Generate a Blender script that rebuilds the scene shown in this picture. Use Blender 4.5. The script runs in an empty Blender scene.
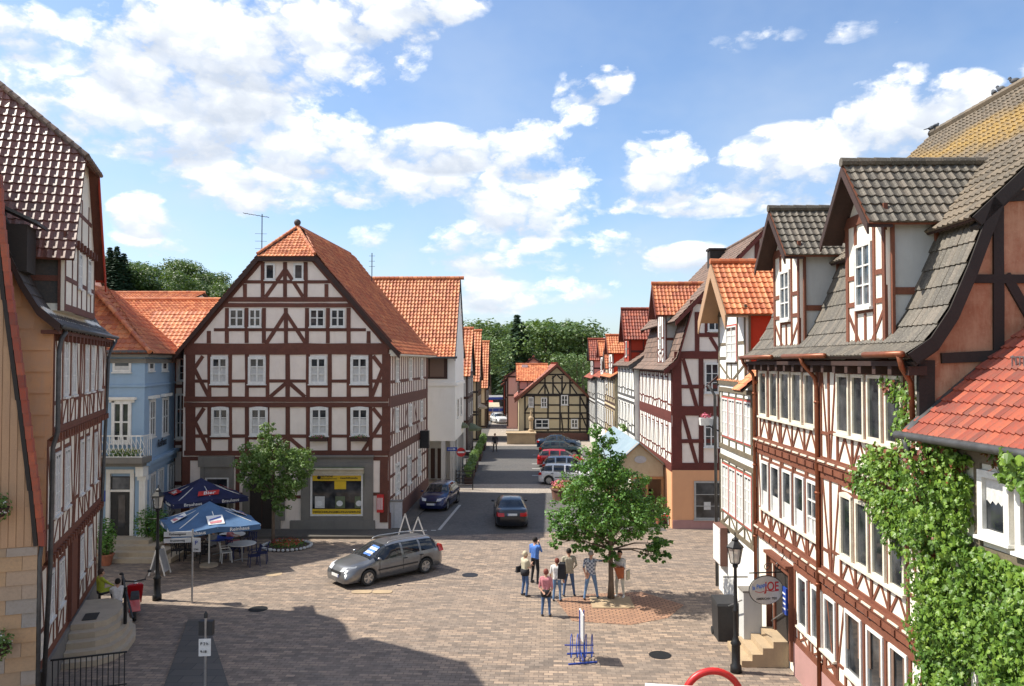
import bpy, bmesh, math, random
from mathutils import Vector, Matrix, noise
random.seed(7)
F=780.0; CAM=Vector((0,0,8.7)); PITCH=math.atan(19/780)
sc=bpy.context.scene; COL=sc.collection
def ray(px,py):
    u=(px-512)/F; v=(343-py)/F; c=math.cos(PITCH); s=math.sin(PITCH)
    return Vector((u,c-v*s,s+v*c))
def at(px,py,Y):
    r=ray(px,py); return CAM+r*(Y/r.y)
def gnd(px,py,z=0.0):
    r=ray(px,py); return CAM+r*((z-CAM.z)/r.z)
def V(*a): return Vector(a)
# ---------------------------------------------------------------- materials
MATS={}
def newmat(name):
    m=bpy.data.materials.new(name); m.use_nodes=True; MATS[name]=m
    nt=m.node_tree; b=nt.nodes['Principled BSDF']; return m,nt,b
def lk(nt,a,b): nt.links.new(a,b)
def nnoise(nt,scale,detail=4,rough=.6,vec=None,mapscale=None):
    n=nt.nodes.new('ShaderNodeTexNoise'); n.inputs['Scale'].default_value=scale; n.inputs['Detail'].default_value=detail; n.inputs['Roughness'].default_value=rough
    if vec is None:
        vec=nt.nodes.new('ShaderNodeTexCoord').outputs['Object']
    if mapscale:
        mp=nt.nodes.new('ShaderNodeMapping'); mp.inputs['Scale'].default_value=mapscale; lk(nt,vec,mp.inputs['Vector']); vec=mp.outputs[0]
    lk(nt,vec,n.inputs['Vector']); return n
def ramp(nt,fac,stops):
    r=nt.nodes.new('ShaderNodeValToRGB'); e=r.color_ramp.elements
    while len(e)<len(stops): e.new(.5)
    for i,(p,c) in enumerate(stops): e[i].position=p; e[i].color=(*c,1) if len(c)==3 else c
    lk(nt,fac,r.inputs[0]); return r.outputs[0]
def mixc(nt,fac,a,b,mode='MIX'):
    m=nt.nodes.new('ShaderNodeMix'); m.data_type='RGBA'; m.blend_type=mode
    for s,v in ((m.inputs[0],fac),(m.inputs[6],a),(m.inputs[7],b)):
        if isinstance(v,(int,float)): s.default_value=v
        elif isinstance(v,tuple): s.default_value=(*v,1)
        else: lk(nt,v,s)
    return m.outputs[2]
def mth(nt,op,a,b=None,c=None,clamp=False):
    m=nt.nodes.new('ShaderNodeMath'); m.operation=op; m.use_clamp=clamp
    for i,v in enumerate((a,b,c)):
        if v is None: continue
        if isinstance(v,(int,float)): m.inputs[i].default_value=v
        else: lk(nt,v,m.inputs[i])
    return m.outputs[0]
def bump(nt,b,h,strength=.3,dist=.02):
    n=nt.nodes.new('ShaderNodeBump'); n.inputs['Strength'].default_value=strength; n.inputs['Distance'].default_value=dist
    lk(nt,h,n.inputs['Height']); lk(nt,n.outputs[0],b.inputs['Normal'])
def rnd(nt):
    a=nt.nodes.new('ShaderNodeAttribute'); a.attribute_name='rnd'; return a.outputs['Fac']
def M(name,col,col2=None,scale=3,rough=.8,bp=.15,metal=0,mapscale=None,fine=40,spec=None,lo=.35,hi=.65):
    if name in MATS: return MATS[name]
    m,nt,b=newmat(name)
    col2=col2 or tuple(c*.8 for c in col)
    n=nnoise(nt,scale,5,.65,mapscale=mapscale)
    c=ramp(nt,n.outputs[0],[(lo,col2),(hi,col)])
    n2=nnoise(nt,fine,3,.6)
    c=mixc(nt,.25,c,ramp(nt,n2.outputs[0],[(.3,tuple(x*.6 for x in col)),(.7,tuple(min(1,x*1.15) for x in col))]))
    lk(nt,c,b.inputs['Base Color']); b.inputs['Roughness'].default_value=rough; b.inputs['Metallic'].default_value=metal
    if spec is not None: b.inputs['Specular IOR Level'].default_value=spec
    if bp: bump(nt,b,n2.outputs[0],bp,.01)
    return m
def Mtile(name,cols,moss=None,mossamt=.5,rough=.65,stain=(.12,.08,.06),stainamt=.35,yellow=None,yz=(13.6,15.4)):
    m,nt,b=newmat(name)
    st=[(i/(len(cols)-1)*.9+.05,c) for i,c in enumerate(cols)]
    c=ramp(nt,rnd(nt),st)
    n=nnoise(nt,.9,6,.7); n2=nnoise(nt,14,5,.75)
    c=mixc(nt,mth(nt,'MULTIPLY',ramp(nt,n2.outputs[0],[(.45,(0,0,0)),(.7,(1,1,1))]),stainamt),c,stain)
    c=mixc(nt,mth(nt,'MULTIPLY',ramp(nt,n.outputs[0],[(.4,(0,0,0)),(.7,(1,1,1))]),stainamt*.8),c,stain)
    if moss:
        n3=nnoise(nt,30,4,.8)
        a=mth(nt,'MULTIPLY',ramp(nt,n3.outputs[0],[(.52,(0,0,0)),(.62,(1,1,1))]),mossamt)
        c=mixc(nt,a,c,moss)
    if yellow:
        n4=nnoise(nt,.35,4,.6); n5=nnoise(nt,9,4,.7)
        sz=nt.nodes.new('ShaderNodeSeparateXYZ'); lk(nt,nt.nodes.new('ShaderNodeTexCoord').outputs['Object'],sz.inputs[0])
        zz=mth(nt,'ADD',mth(nt,'MULTIPLY',sz.outputs[2],.1),mth(nt,'MULTIPLY',n4.outputs[0],.28))
        band=ramp(nt,zz,[(.0,(0,0,0)),(1.0,(0,0,0))])
        bn=nt.nodes[-1].color_ramp
        for p_,v_ in ((1.36-.0,0),): pass
        b1=mth(nt,'MULTIPLY',mth(nt,'SUBTRACT',zz,yz[0]/10+.14),16,clamp=True); b2=mth(nt,'MULTIPLY',mth(nt,'SUBTRACT',yz[1]/10+.14,zz),16,clamp=True)
        a=mth(nt,'MULTIPLY',mth(nt,'MULTIPLY',b1,b2),ramp(nt,n5.outputs[0],[(.3,(.15,.15,.15)),(.6,(1,1,1))]))
        c=mixc(nt,mth(nt,'MULTIPLY',a,.8),c,yellow)
    lk(nt,c,b.inputs['Base Color']); b.inputs['Roughness'].default_value=rough
    bump(nt,b,n2.outputs[0],.25,.01)
    return m
def Mplaster(name,col,dirt=(.45,.40,.34),amt=.42):
    m,nt,b=newmat(name)
    n=nnoise(nt,1.3,6,.7); n1=nnoise(nt,2.2,5,.7,mapscale=(1.5,1.5,.25)); n2=nnoise(nt,60,3,.6)
    c=mixc(nt,mth(nt,'MULTIPLY',ramp(nt,n.outputs[0],[(.42,(0,0,0)),(.75,(1,1,1))]),amt),col,dirt)
    c=mixc(nt,mth(nt,'MULTIPLY',ramp(nt,n1.outputs[0],[(.52,(0,0,0)),(.8,(1,1,1))]),amt),c,dirt)
    n3=nnoise(nt,.55,2,.5); c=mixc(nt,mth(nt,'MULTIPLY',ramp(nt,n3.outputs[0],[(.48,(0,0,0)),(.52,(1,1,1))]),amt*.25),c,tuple(x*.8 for x in col))
    n4=nnoise(nt,9,6,.75); c=mixc(nt,mth(nt,'MULTIPLY',ramp(nt,n4.outputs[0],[(.60,(0,0,0)),(.66,(1,1,1))]),amt*.5),c,dirt)
    lk(nt,c,b.inputs['Base Color']); b.inputs['Roughness'].default_value=.9
    bump(nt,b,mth(nt,'ADD',n2.outputs[0],mth(nt,'MULTIPLY',n1.outputs[0],2)),.3,.012); return m
def Mwood(name,col,col2,rough=.75):
    m,nt,b=newmat(name)
    n=nnoise(nt,2.5,5,.7); n2=nnoise(nt,25,4,.7)
    c=ramp(nt,n.outputs[0],[(.3,col2),(.7,col)])
    c=mixc(nt,.35,c,ramp(nt,n2.outputs[0],[(.35,tuple(x*.5 for x in col)),(.65,tuple(x*1.3 for x in col))]))
    r=ramp(nt,rnd(nt),[(0,(.75,.75,.75)),(1,(1.0,1.0,1.0))])
    c=mixc(nt,1.0,c,r,'MULTIPLY')
    lk(nt,c,b.inputs['Base Color']); b.inputs['Roughness'].default_value=rough; bump(nt,b,n2.outputs[0],.3,.01); return m
def Mglass(name,tint=(.02,.025,.03),rough=.06,var=.06):
    m,nt,b=newmat(name)
    n=nnoise(nt,1.7,2,.5)
    c=ramp(nt,n.outputs[0],[(.4,tint),(.65,tuple(t+var for t in tint))])
    lk(nt,c,b.inputs['Base Color']); b.inputs['Roughness'].default_value=rough; b.inputs['Specular IOR Level'].default_value=.6
    n2=nnoise(nt,2.0,1,.5); bump(nt,b,n2.outputs[0],.08,.02); return m
def Mbrick(name,c1,c2,mort,sx,sy,msize=.02,rough=.85,vecmode='Object',noise_c=None,namt=.4,nscale=.5,bp=.4,rot=None):
    m,nt,b=newmat(name)
    tc=nt.nodes.new('ShaderNodeTexCoord').outputs['Object']
    mp=nt.nodes.new('ShaderNodeMapping'); lk(nt,tc,mp.inputs['Vector'])
    if rot: mp.inputs['Rotation'].default_value=rot
    t=nt.nodes.new('ShaderNodeTexBrick'); lk(nt,mp.outputs[0],t.inputs['Vector'])
    t.inputs['Scale'].default_value=1; t.inputs['Brick Width'].default_value=sx; t.inputs['Row Height'].default_value=sy; t.inputs['Mortar Size'].default_value=msize
    t.inputs['Color1'].default_value=(*c1,1); t.inputs['Color2'].default_value=(*c2,1); t.inputs['Mortar'].default_value=(*mort,1)
    c=t.outputs[0]
    if noise_c:
        n=nnoise(nt,nscale,6,.7)
        c=mixc(nt,mth(nt,'MULTIPLY',ramp(nt,n.outputs[0],[(.35,(0,0,0)),(.7,(1,1,1))]),namt),c,noise_c)
    lk(nt,c,b.inputs['Base Color']); b.inputs['Roughness'].default_value=rough
    n2=nnoise(nt,30,3,.6)
    h=mth(nt,'ADD',mth(nt,'MULTIPLY',t.outputs['Fac'],-1.0),mth(nt,'MULTIPLY',n2.outputs[0],.5))
    bump(nt,b,h,bp,.01); return m
def Mleaf(name,cols,trans=.25,rough=.5):
    m,nt,b=newmat(name)
    st=[(i/(len(cols)-1),c) for i,c in enumerate(cols)]
    c=ramp(nt,rnd(nt),st)
    n=nnoise(nt,.8,3,.6)
    c=mixc(nt,.35,c,ramp(nt,n.outputs[0],[(.35,cols[0]),(.65,cols[-1])]))
    lk(nt,c,b.inputs['Base Color']); b.inputs['Roughness'].default_value=rough
    tr=nt.nodes.new('ShaderNodeBsdfTranslucent'); lk(nt,mixc(nt,.5,c,(.25,.4,.03)),tr.inputs[0])
    mx=nt.nodes.new('ShaderNodeMixShader'); mx.inputs[0].default_value=trans
    lk(nt,b.outputs[0],mx.inputs[1]); lk(nt,tr.outputs[0],mx.inputs[2]); lk(nt,mx.outputs[0],nt.nodes['Material Output'].inputs[0]); return m
# ---------------------------------------------------------------- mesh builder
OFF=Vector((0,0,0))
class MB:
    def __init__(s): s.v=[]; s.f=[]; s.m=[]; s.r=[]
    def face(s,pts,m=0,r=None):
        i=len(s.v); s.v+= [tuple(p) for p in pts]; s.f.append(tuple(range(i,i+len(pts)))); s.m.append(m); s.r.append(random.random() if r is None else r)
    def hexa(s,p,m=0,r=None):
        i=len(s.v); s.v+=[tuple(q) for q in p]; r=random.random() if r is None else r
        for f in ((0,3,2,1),(4,5,6,7),(0,1,5,4),(1,2,6,5),(2,3,7,6),(3,0,4,7)):
            s.f.append(tuple(i+k for k in f)); s.m.append(m); s.r.append(r)
    def box(s,c,sz,m=0,R=None,r=None,taper=1.0):
        c=Vector(c); x,y,z=[a/2 for a in sz]; t=taper
        P=[V(-x,-y,-z),V(x,-y,-z),V(x,y,-z),V(-x,y,-z),V(-x*t,-y*t,z),V(x*t,-y*t,z),V(x*t,y*t,z),V(-x*t,y*t,z)]
        if R is not None: P=[R@q for q in P]
        s.hexa([c+q for q in P],m,r)
    def prism(s,poly,vec,m=0,r=None):
        n=len(poly); i=len(s.v); r=random.random() if r is None else r
        s.v+=[tuple(p) for p in poly]+[tuple(Vector(p)+vec) for p in poly]
        s.f.append(tuple(i+k for k in reversed(range(n)))); s.f.append(tuple(i+n+k for k in range(n)))
        for k in range(n): s.f.append((i+k,i+(k+1)%n,i+n+(k+1)%n,i+n+k))
        s.m+=[m]*(n+2); s.r+=[r]*(n+2)
    def bar(s,a,b,w,d=None,m=0,up=None,r=None):
        a=Vector(a); b=Vector(b); d=d or w; t=(b-a).normalized(); up=Vector(up) if up is not None else (V(0,0,1) if abs(t.z)<.9 else V(0,1,0))
        x=t.cross(up).normalized(); y=x.cross(t)
        q=[(-w/2,-d/2),(w/2,-d/2),(w/2,d/2),(-w/2,d/2)]
        s.hexa([a+x*i+y*j for i,j in q]+[b+x*i+y*j for i,j in q],m,r)
    def tube(s,pts,rad,n=8,m=0,cap=True,r=None):
        pts=[Vector(p) for p in pts]; rad=rad if isinstance(rad,(list,tuple)) else [rad]*len(pts); i0=len(s.v); r=random.random() if r is None else r
        up=None
        for k,p in enumerate(pts):
            t=(pts[min(k+1,len(pts)-1)]-pts[max(k-1,0)]).normalized()
            if up is None: up=V(0,0,1) if abs(t.z)<.9 else V(1,0,0)
            x=t.cross(up).normalized(); y=x.cross(t).normalized(); up=y
            for j in range(n):
                a=2*math.pi*j/n; s.v.append(tuple(p+x*math.cos(a)*rad[k]+y*math.sin(a)*rad[k]))
        for k in range(len(pts)-1):
            for j in range(n):
                a=i0+k*n+j; b=i0+k*n+(j+1)%n; s.f.append((a,a+n,b+n,b)); s.m.append(m); s.r.append(r)
        if cap:
            s.f.append(tuple(i0+j for j in range(n))); s.f.append(tuple(i0+(len(pts)-1)*n+j for j in reversed(range(n)))); s.m+=[m,m]; s.r+=[r,r]
    def lathe(s,c,prof,n=16,m=0,sx=1,sy=1,r=None,axis=None):
        c=Vector(c); i0=len(s.v); r=random.random() if r is None else r
        for rr,z in prof:
            for j in range(n):
                a=2*math.pi*j/n; p=V(rr*math.cos(a)*sx,rr*math.sin(a)*sy,z)
                if axis is not None: p=axis@p
                s.v.append(tuple(c+p))
        for k in range(len(prof)-1):
            for j in range(n):
                a=i0+k*n+j; b=i0+k*n+(j+1)%n; s.f.append((a,b,b+n,a+n)); s.m.append(m); s.r.append(r)
        for k,o in ((0,1),(len(prof)-1,0)):
            if prof[k][0]>1e-4:
                q=[i0+k*n+j for j in range(n)]; s.f.append(tuple(reversed(q)) if o else tuple(q)); s.m.append(m); s.r.append(r)
    def ball(s,c,r,m=0,n=10,k=6,sz=(1,1,1),rr=None):
        prof=[(max(1e-5,math.sin(math.pi*i/k))*r*1.0,-math.cos(math.pi*i/k)*r*sz[2]) for i in range(k+1)]
        s.lathe(c,prof,n,m,sz[0],sz[1],r=rr)
    def build(s,name,mats,parent=None,smooth=False,local=False,**kw):
        me=bpy.data.meshes.new(name); o=V(0,0,0) if local else OFF
        me.from_pydata([(x-o.x,y-o.y,z-o.z) for x,y,z in s.v],[],s.f)
        mats=mats if isinstance(mats,(list,tuple)) else [mats]
        for m in mats: me.materials.append(m)
        me.polygons.foreach_set('material_index',s.m)
        at_=me.attributes.new('rnd','FLOAT','FACE'); at_.data.foreach_set('value',s.r)
        if smooth: me.polygons.foreach_set('use_smooth',[True]*len(s.f))
        me.update()
        ob=bpy.data.objects.new(name,me); COL.objects.link(ob)
        if parent is not None: ob.parent=parent
        elif not local: ob.location=o
        for k,v in kw.items(): ob[k]=v
        return ob
def thing(name,label,cat,loc,group=None,rz=0):
    global OFF
    o=bpy.data.objects.new(name,None); COL.objects.link(o); o.location=loc; o.rotation_euler=(0,0,rz); o.empty_display_size=.3
    o['label']=label; o['category']=cat
    if group: o['group']=group
    OFF=Vector(loc); return o
def tag(o,label,cat,group=None):
    o['label']=label; o['category']=cat
    if group: o['group']=group
    return o
def single(mb,name,mats,label,cat,loc,group=None,smooth=False,world=True):
    """one-mesh thing; verts are in world space when world"""
    global OFF
    if world:
        OFF=Vector(loc); o=mb.build(name,mats,None,smooth)
    else:
        o=mb.build(name,mats,None,smooth,local=True); o.location=loc
    return tag(o,label,cat,group)
def kids(o): return [c for c in bpy.data.objects if c.parent==o]
def copy_tree(o,parent=None):
    c=o.copy(); COL.objects.link(c)
    if parent is not None: c.parent=parent
    for ch in kids(o): copy_tree(ch,c)
    return c
def text(s,size,loc,rot,mat,parent,name='lettering',ext=.004,align='CENTER',shear=0,local=False,sx=1.0):
    cu=bpy.data.curves.new(name,'FONT'); cu.body=s; cu.size=size; cu.extrude=ext; cu.align_x=align; cu.align_y='CENTER'; cu.shear=shear; cu.offset=size*.012
    t=bpy.data.objects.new(name,cu); COL.objects.link(t)
    me=bpy.data.meshes.new_from_object(t.evaluated_get(bpy.context.evaluated_depsgraph_get())); bpy.data.objects.remove(t)
    me.materials.clear(); me.materials.append(mat); o=bpy.data.objects.new(name,me); COL.objects.link(o)
    o.parent=parent; o.location=Vector(loc)-(V(0,0,0) if local else OFF); o.rotation_euler=rot.to_euler() if isinstance(rot,Matrix) else rot; o.scale=(sx,1,1); return o
# ---------------------------------------------------------------- facade frame
class Fac:
    def __init__(s,O,u,ds=1.0):
        s.ds=ds; s.O=Vector((O[0],O[1],0)); s.u=Vector((u[0],u[1],0)).normalized(); s.n=V(s.u.y,-s.u.x,0)
    def P(s,a,z,d=0): return s.O+s.u*a+V(0,0,z)+s.n*d
    def off(s,d): return Fac(s.O+s.n*d,s.u,s.ds)
    def uv(s,px,py):
        r=ray(px,py); t=(s.O-CAM).dot(s.n)/r.dot(s.n); p=CAM+r*t; return ((p-s.O).dot(s.u),p.z)
    def sx(s,px,z):
        r=V((px-512)/F,1,0); nn=V(-r.y,r.x,0)   # vertical plane through camera
        # s such that O+u*s lies on the camera ray in plan
        den=s.u.dot(nn); return -(s.O-V(0,0,0)).dot(nn)/den
    def rot(s): return Matrix((s.u,V(0,0,1),s.n)).transposed()
    def box(s,mb,a0,z0,a1,z1,d0,d1,m=0,r=None):
        mb.hexa([s.P(a0,z0,d1),s.P(a1,z0,d1),s.P(a1,z0,d0),s.P(a0,z0,d0),s.P(a0,z1,d1),s.P(a1,z1,d1),s.P(a1,z1,d0),s.P(a0,z1,d0)],m,r)
    def bar(s,mb,a0,z0,a1,z1,w,d=.03,m=0,d0=-.03):
        d=d*s.ds+random.random()*.004*s.ds+(.006 if s.ds<1 else 0)
        t=V(a1-a0,z1-z0,0); L=t.length; t=t.normalized(); q=V(-t.y,t.x,0)*(w/2); n=max(1,min(9,int(L/.9))); r=random.random(); J=w*.055
        p=[(a0+(a1-a0)*k/n+random.uniform(-J,J)*.6,z0+(z1-z0)*k/n+random.uniform(-J,J)*.6,1+random.uniform(-.07,.07)) for k in range(n+1)]
        for (x0,y0,k0),(x1,y1,k1) in zip(p,p[1:]):
            c=[(x0-q.x*k0,y0-q.y*k0),(x1-q.x*k1,y1-q.y*k1),(x1+q.x*k1,y1+q.y*k1),(x0+q.x*k0,y0+q.y*k0)]
            mb.hexa([s.P(x,z,d) for x,z in c]+[s.P(x,z,d0) for x,z in c],m,r)
    def hb(s,mb,a0,a1,z,w=.2,d=.036,m=0): s.bar(mb,a0,z,a1,z,w,d,m)
    def vb(s,mb,a,z0,z1,w=.18,d=.03,m=0): s.bar(mb,a,z0,a,z1,w,d,m)
    def poly(s,mb,pts,d0,d1,m=0):
        mb.prism([s.P(a,z,d0) for a,z in pts],s.n*(d1-d0),m)
    def window(s,root,a0,z0,a1,z1,cols=2,rows=3,arch=0,frame='win_white',cw=.07,bw=.035,d=.055,pane='glass',curtain=0,sill=True,casing=None,name='window',split=True):
        mb=MB(); f=MATS[frame]; d=.03+(d-.03)*s.ds
        if casing:
            cs=MB()
            for q in ((a0-.06,z0-.06,a0,z1+.06),(a1,z0-.06,a1+.06,z1+.06),(a0,z1,a1,z1+.06),(a0,z0-.06,a1,z0)): s.box(cs,*q,0,.035)
            cs.build('window_casing',MATS[casing],root)
        w=a1-a0; h=z1-z0
        s.box(mb,a0,z0,a0+cw,z1,0,d); s.box(mb,a1-cw,z0,a1,z1,0,d+.001)
        s.box(mb,a0+cw,z0,a1-cw,z0+cw,0,d+.002)
        if arch:
            n=6; pts=[(a0,z1-cw)]+[(a0+w*k/n,z1+arch*math.sin(math.pi*k/n)) for k in range(n+1)]+[(a1,z1-cw)]
            s.poly(mb,pts,0,d+.003)
        else: s.box(mb,a0+cw,z1-cw,a1-cw,z1,0,d+.002)
        ia,ib,ja,jb=a0+cw,a1-cw,z0+cw,z1-cw
        for k in range(1,cols):
            x=ia+(ib-ia)*k/cols; ww=bw*(1.7 if (split and cols%2==0 and k==cols//2) else 1); s.box(mb,x-ww/2,ja,x+ww/2,jb,0,d-.008)
        for k in range(1,rows):
            z=ja+(jb-ja)*k/rows; s.box(mb,ia,z-bw/2,ib,z+bw/2,0,d-.012)
        wn=mb.build(name,f,root)
        g=MB(); s.box(g,ia,ja,ib,jb,.002,.02); g.build('pane',MATS[pane],wn)
        if curtain:
            g=MB(); n=8; zc=ja+(jb-ja)*curtain if curtain<1 else jb
            for side in ((ia,ia+(ib-ia)*.36),(ib-(ib-ia)*.36,ib)) if curtain>=1 else ((ia,ib),):
                for k in range(n):
                    x0=side[0]+(side[1]-side[0])*k/n; x1=side[0]+(side[1]-side[0])*(k+1)/n
                    e0=.0215+.003*(k%2); e1=.0215+.003*((k+1)%2)
                    g.face([s.P(x0,ja,e0),s.P(x1,ja,e1),s.P(x1,zc,e1),s.P(x0,zc,e0)])
            g.build('curtain',MATS['curtain'],wn)
        if sill:
            g=MB(); s.box(g,a0-.04,z0-.06,a1+.04,z0-.003,-.01,d+.05); g.build('sill',f,wn)
        return wn
# ---------------------------------------------------------------- roofs
def lerp_tab(tab,x):
    if x<=tab[0][0]: return tab[0][1]
    for (a,b),(c,d) in zip(tab,tab[1:]):
        if x<=c: return b+(d-b)*(x-a)/(c-a)
    return tab[-1][1]
def roof(mb,A,e,prof,L,R,tw=.22,th=.34,n=4,amp=.035,lift=.03,m=0,inward=None,under=True,um=1,thick=.06):
    """pantiled surface. A ground point, e horizontal eave direction, prof [(out,z)..] from eave up, L/R tables (b,a)"""
    A=Vector(A); e=Vector((e[0],e[1],0)).normalized(); o=V(-e.y,e.x,0) if inward is None else Vector((inward[0],inward[1],0)).normalized()
    arc=[0]
    for (a,b),(c,d) in zip(prof,prof[1:]): arc.append(arc[-1]+math.hypot(c-a,d-b))
    T=arc[-1]
    def pos(a,b,h=0):
        b=max(0,min(T,b)); k=0
        while k<len(arc)-2 and b>arc[k+1]: k+=1
        t=(b-arc[k])/(arc[k+1]-arc[k]); (x0,z0),(x1,z1)=prof[k],prof[k+1]
        x=x0+(x1-x0)*t; z=z0+(z1-z0)*t; l=arc[k+1]-arc[k]; nx,nz=-(z1-z0)/l,(x1-x0)/l
        return A+e*a+o*(x+nx*h)+V(0,0,z+nz*h)
    nr=max(1,round(T/th)); th=T/nr
    amn=min(a for _,a in L); amx=max(a for _,a in R)
    cols=max(1,round((amx-amn)/tw)); tw=(amx-amn)/cols
    pr=[amp*(.5+.5*math.cos(2*math.pi*k/n)) if n>1 else 0 for k in range(n+1)]
    if n==4: pr=[amp,amp*.45,0,amp*.15,amp]
    for j in range(nr):
        b0=j*th; b1=b0+th; l0,l1=lerp_tab(L,b0),lerp_tab(L,b1); r0,r1=lerp_tab(R,b0),lerp_tab(R,b1)
        for c in range(cols):
            x0=amn+c*tw; x1=x0+tw
            if x1<=min(l0,l1)+.01 or x0>=max(r0,r1)-.01: continue
            jit=random.uniform(-.004,.006); rv=random.random(); i0=len(mb.v)
            for k in range(n+1):
                x=x0+tw*k/n; q0=min(max(x,l0),r0); q1=min(max(x,l1),r1)
                mb.v.append(tuple(pos(q0,b0,0))); mb.v.append(tuple(pos(q0,b0+.0,lift+pr[k]+jit))); mb.v.append(tuple(pos(q1,b1,pr[k]+jit*.5)))
            for k in range(n):
                a=i0+k*3; d=a+3
                mb.f.append((a,d,d+1,a+1)); mb.f.append((a+1,d+1,d+2,a+2)); mb.m+=[m,m]; mb.r+=[rv,rv]
    if under:
        ks=sorted(set([round(x,4) for x in arc]+[round(b,4) for b,_ in L]+[round(b,4) for b,_ in R])); ks=[k for k in ks if 0<=k<=T+.001]
        for b0,b1 in zip(ks,ks[1:]):
            l0,l1,r0,r1=lerp_tab(L,b0),lerp_tab(L,b1),lerp_tab(R,b0),lerp_tab(R,b1)
            P=[pos(l0,b0,-.01),pos(r0,b0,-.01),pos(r1,b1,-.01),pos(l1,b1,-.01)]
            Q=[pos(l0,b0,-thick),pos(r0,b0,-thick),pos(r1,b1,-thick),pos(l1,b1,-thick)]
            mb.hexa(Q+P,um)
    return T
def ridge(mb,a,b,r=.12,seg=.35,m=0):
    a=Vector(a); b=Vector(b); n=max(1,int((b-a).length/seg))
    for k in range(n):
        p=a.lerp(b,k/n); q=a.lerp(b,(k+1)/n); d=(q-p)*.04
        mb.tube([p-d,q+d],[r*1.08,r*.94],8,m)
# ---------------------------------------------------------------- palette
M('win_white',(.78,.77,.73),(.62,.60,.55),6,.5,.05)
M('win_cream',(.74,.70,.58),(.58,.50,.38),5,.6,.05)
M('win_red',(.50,.10,.08),(.36,.06,.05),6,.6,.05)
M('win_grey',(.40,.40,.38),(.3,.3,.28),6,.5,.05)
M('win_brown',(.11,.05,.03),(.07,.03,.02),6,.6,.05)
M('curtain',(.62,.61,.58),(.46,.46,.45),9,.9,0)
Mglass('glass',(.014,.017,.02),.05,.05); Mglass('glass_blue',(.03,.045,.06),.05,.10); Mglass('glass_car',(.012,.015,.018),.03,.02)
Mwood('timber_brown',(.165,.054,.032),(.09,.030,.020))
Mwood('timber_rust',(.215,.072,.036),(.13,.040,.022))
Mwood('timber_red',(.15,.030,.020),(.09,.018,.013))
Mwood('timber_dark',(.060,.026,.018),(.030,.016,.012))
Mwood('timber_black',(.030,.022,.018),(.018,.014,.012))
Mwood('timber_moss',(.19,.15,.10),(.10,.085,.055))
Mwood('timber_grey',(.10,.10,.10),(.06,.06,.06))
Mplaster('plaster_white',(.78,.76,.70)); Mplaster('plaster_pink',(.82,.72,.63),(.58,.47,.39),.35); Mplaster('plaster_cream',(.80,.75,.64),(.60,.48,.36),.30)
Mplaster('plaster_bright',(.82,.81,.76),(.6,.58,.5),.2)
Mplaster('plaster_yellow',(.55,.46,.29),(.4,.32,.2),.3); Mplaster('plaster_blue',(.29,.41,.54),(.22,.29,.37),.3)
Mplaster('plaster_orange',(.68,.35,.18),(.56,.28,.15),.3); Mplaster('plaster_rose',(.62,.36,.30),(.5,.28,.22),.3); Mplaster('plaster_grey',(.50,.50,.48),(.35,.34,.32),.4)
Mplaster('brick_plaster',(.33,.145,.08),(.52,.33,.21),.95)
Mplaster('stone_grey',(.20,.185,.16),(.12,.11,.1),.5); Mplaster('stone_sand',(.42,.31,.19),(.25,.19,.13),.6); Mplaster('stone_pink',(.40,.22,.20),(.27,.16,.14),.5)
Mplaster('concrete',(.46,.38,.28),(.30,.25,.19),.6); Mplaster('red_wall',(.42,.045,.02),(.28,.04,.02),.4)
Mplaster('stone_red',(.16,.075,.055),(.10,.055,.045),.5)
OR=[(.44,.11,.035),(.62,.20,.07),(.72,.28,.11),(.50,.13,.04)]
Mtile('tile_orange',OR); Mtile('tile_red',[(.22,.036,.018),(.33,.055,.024),(.43,.09,.036)],stainamt=.5)
Mtile('tile_deep',[(.42,.10,.04),(.56,.16,.06),(.66,.24,.09)],stainamt=.4)
Mtile('tile_brown',[(.12,.075,.055),(.17,.11,.08),(.22,.13,.09)],stainamt=.5)
Mtile('tile_old',[(.07,.058,.045),(.105,.088,.066),(.15,.12,.09)],moss=(.24,.22,.17),mossamt=.55,stainamt=.5,stain=(.04,.036,.03))
Mtile('tile_lichen',[(.09,.068,.045),(.14,.105,.07),(.17,.125,.08)],moss=(.26,.22,.15),mossamt=.4,stainamt=.35,stain=(.05,.045,.03),yellow=(.35,.205,.03))
Mtile('tile_glazed',[(.15,.045,.032),(.20,.065,.045),(.12,.042,.032)],rough=.42,stainamt=.3,moss=(.30,.26,.2),mossamt=.25)
Mtile('tile_slate',[(.030,.028,.027),(.05,.045,.042),(.07,.06,.055)],stainamt=.4)
M('zinc',(.10,.10,.10),(.05,.05,.05),4,.5,.05,metal=.3); M('copper_pipe',(.27,.085,.035),(.16,.05,.025),5,.45,.05,metal=.35)
M('iron_black',(.018,.019,.021),(.03,.03,.03),8,.45,.05,metal=.4); M('steel',(.45,.46,.47),(.33,.33,.34),8,.35,.05,metal=.8)
M('white_plastic',(.72,.72,.70),(.6,.6,.58),8,.45,.0); M('red_plastic',(.45,.02,.02),(.3,.02,.02),8,.5,0)
M('blue_navy',(.012,.018,.085),(.008,.012,.05),3,.8,.03); M('blue_canvas',(.06,.135,.26),(.045,.10,.20),2,.85,.03)
M('cream_canvas',(.52,.46,.33),(.4,.34,.24),2,.85,.03); M('green_canvas',(.14,.17,.10),(.09,.11,.06),2,.85,.03)
M('paint_white',(.8,.8,.78),(.62,.62,.6),10,.6,0); M('paint_black',(.01,.01,.01),(.02,.02,.02),8,.5,0); M('paint_yellow',(.75,.50,.02),(.65,.42,.02),4,.5,0)
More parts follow.
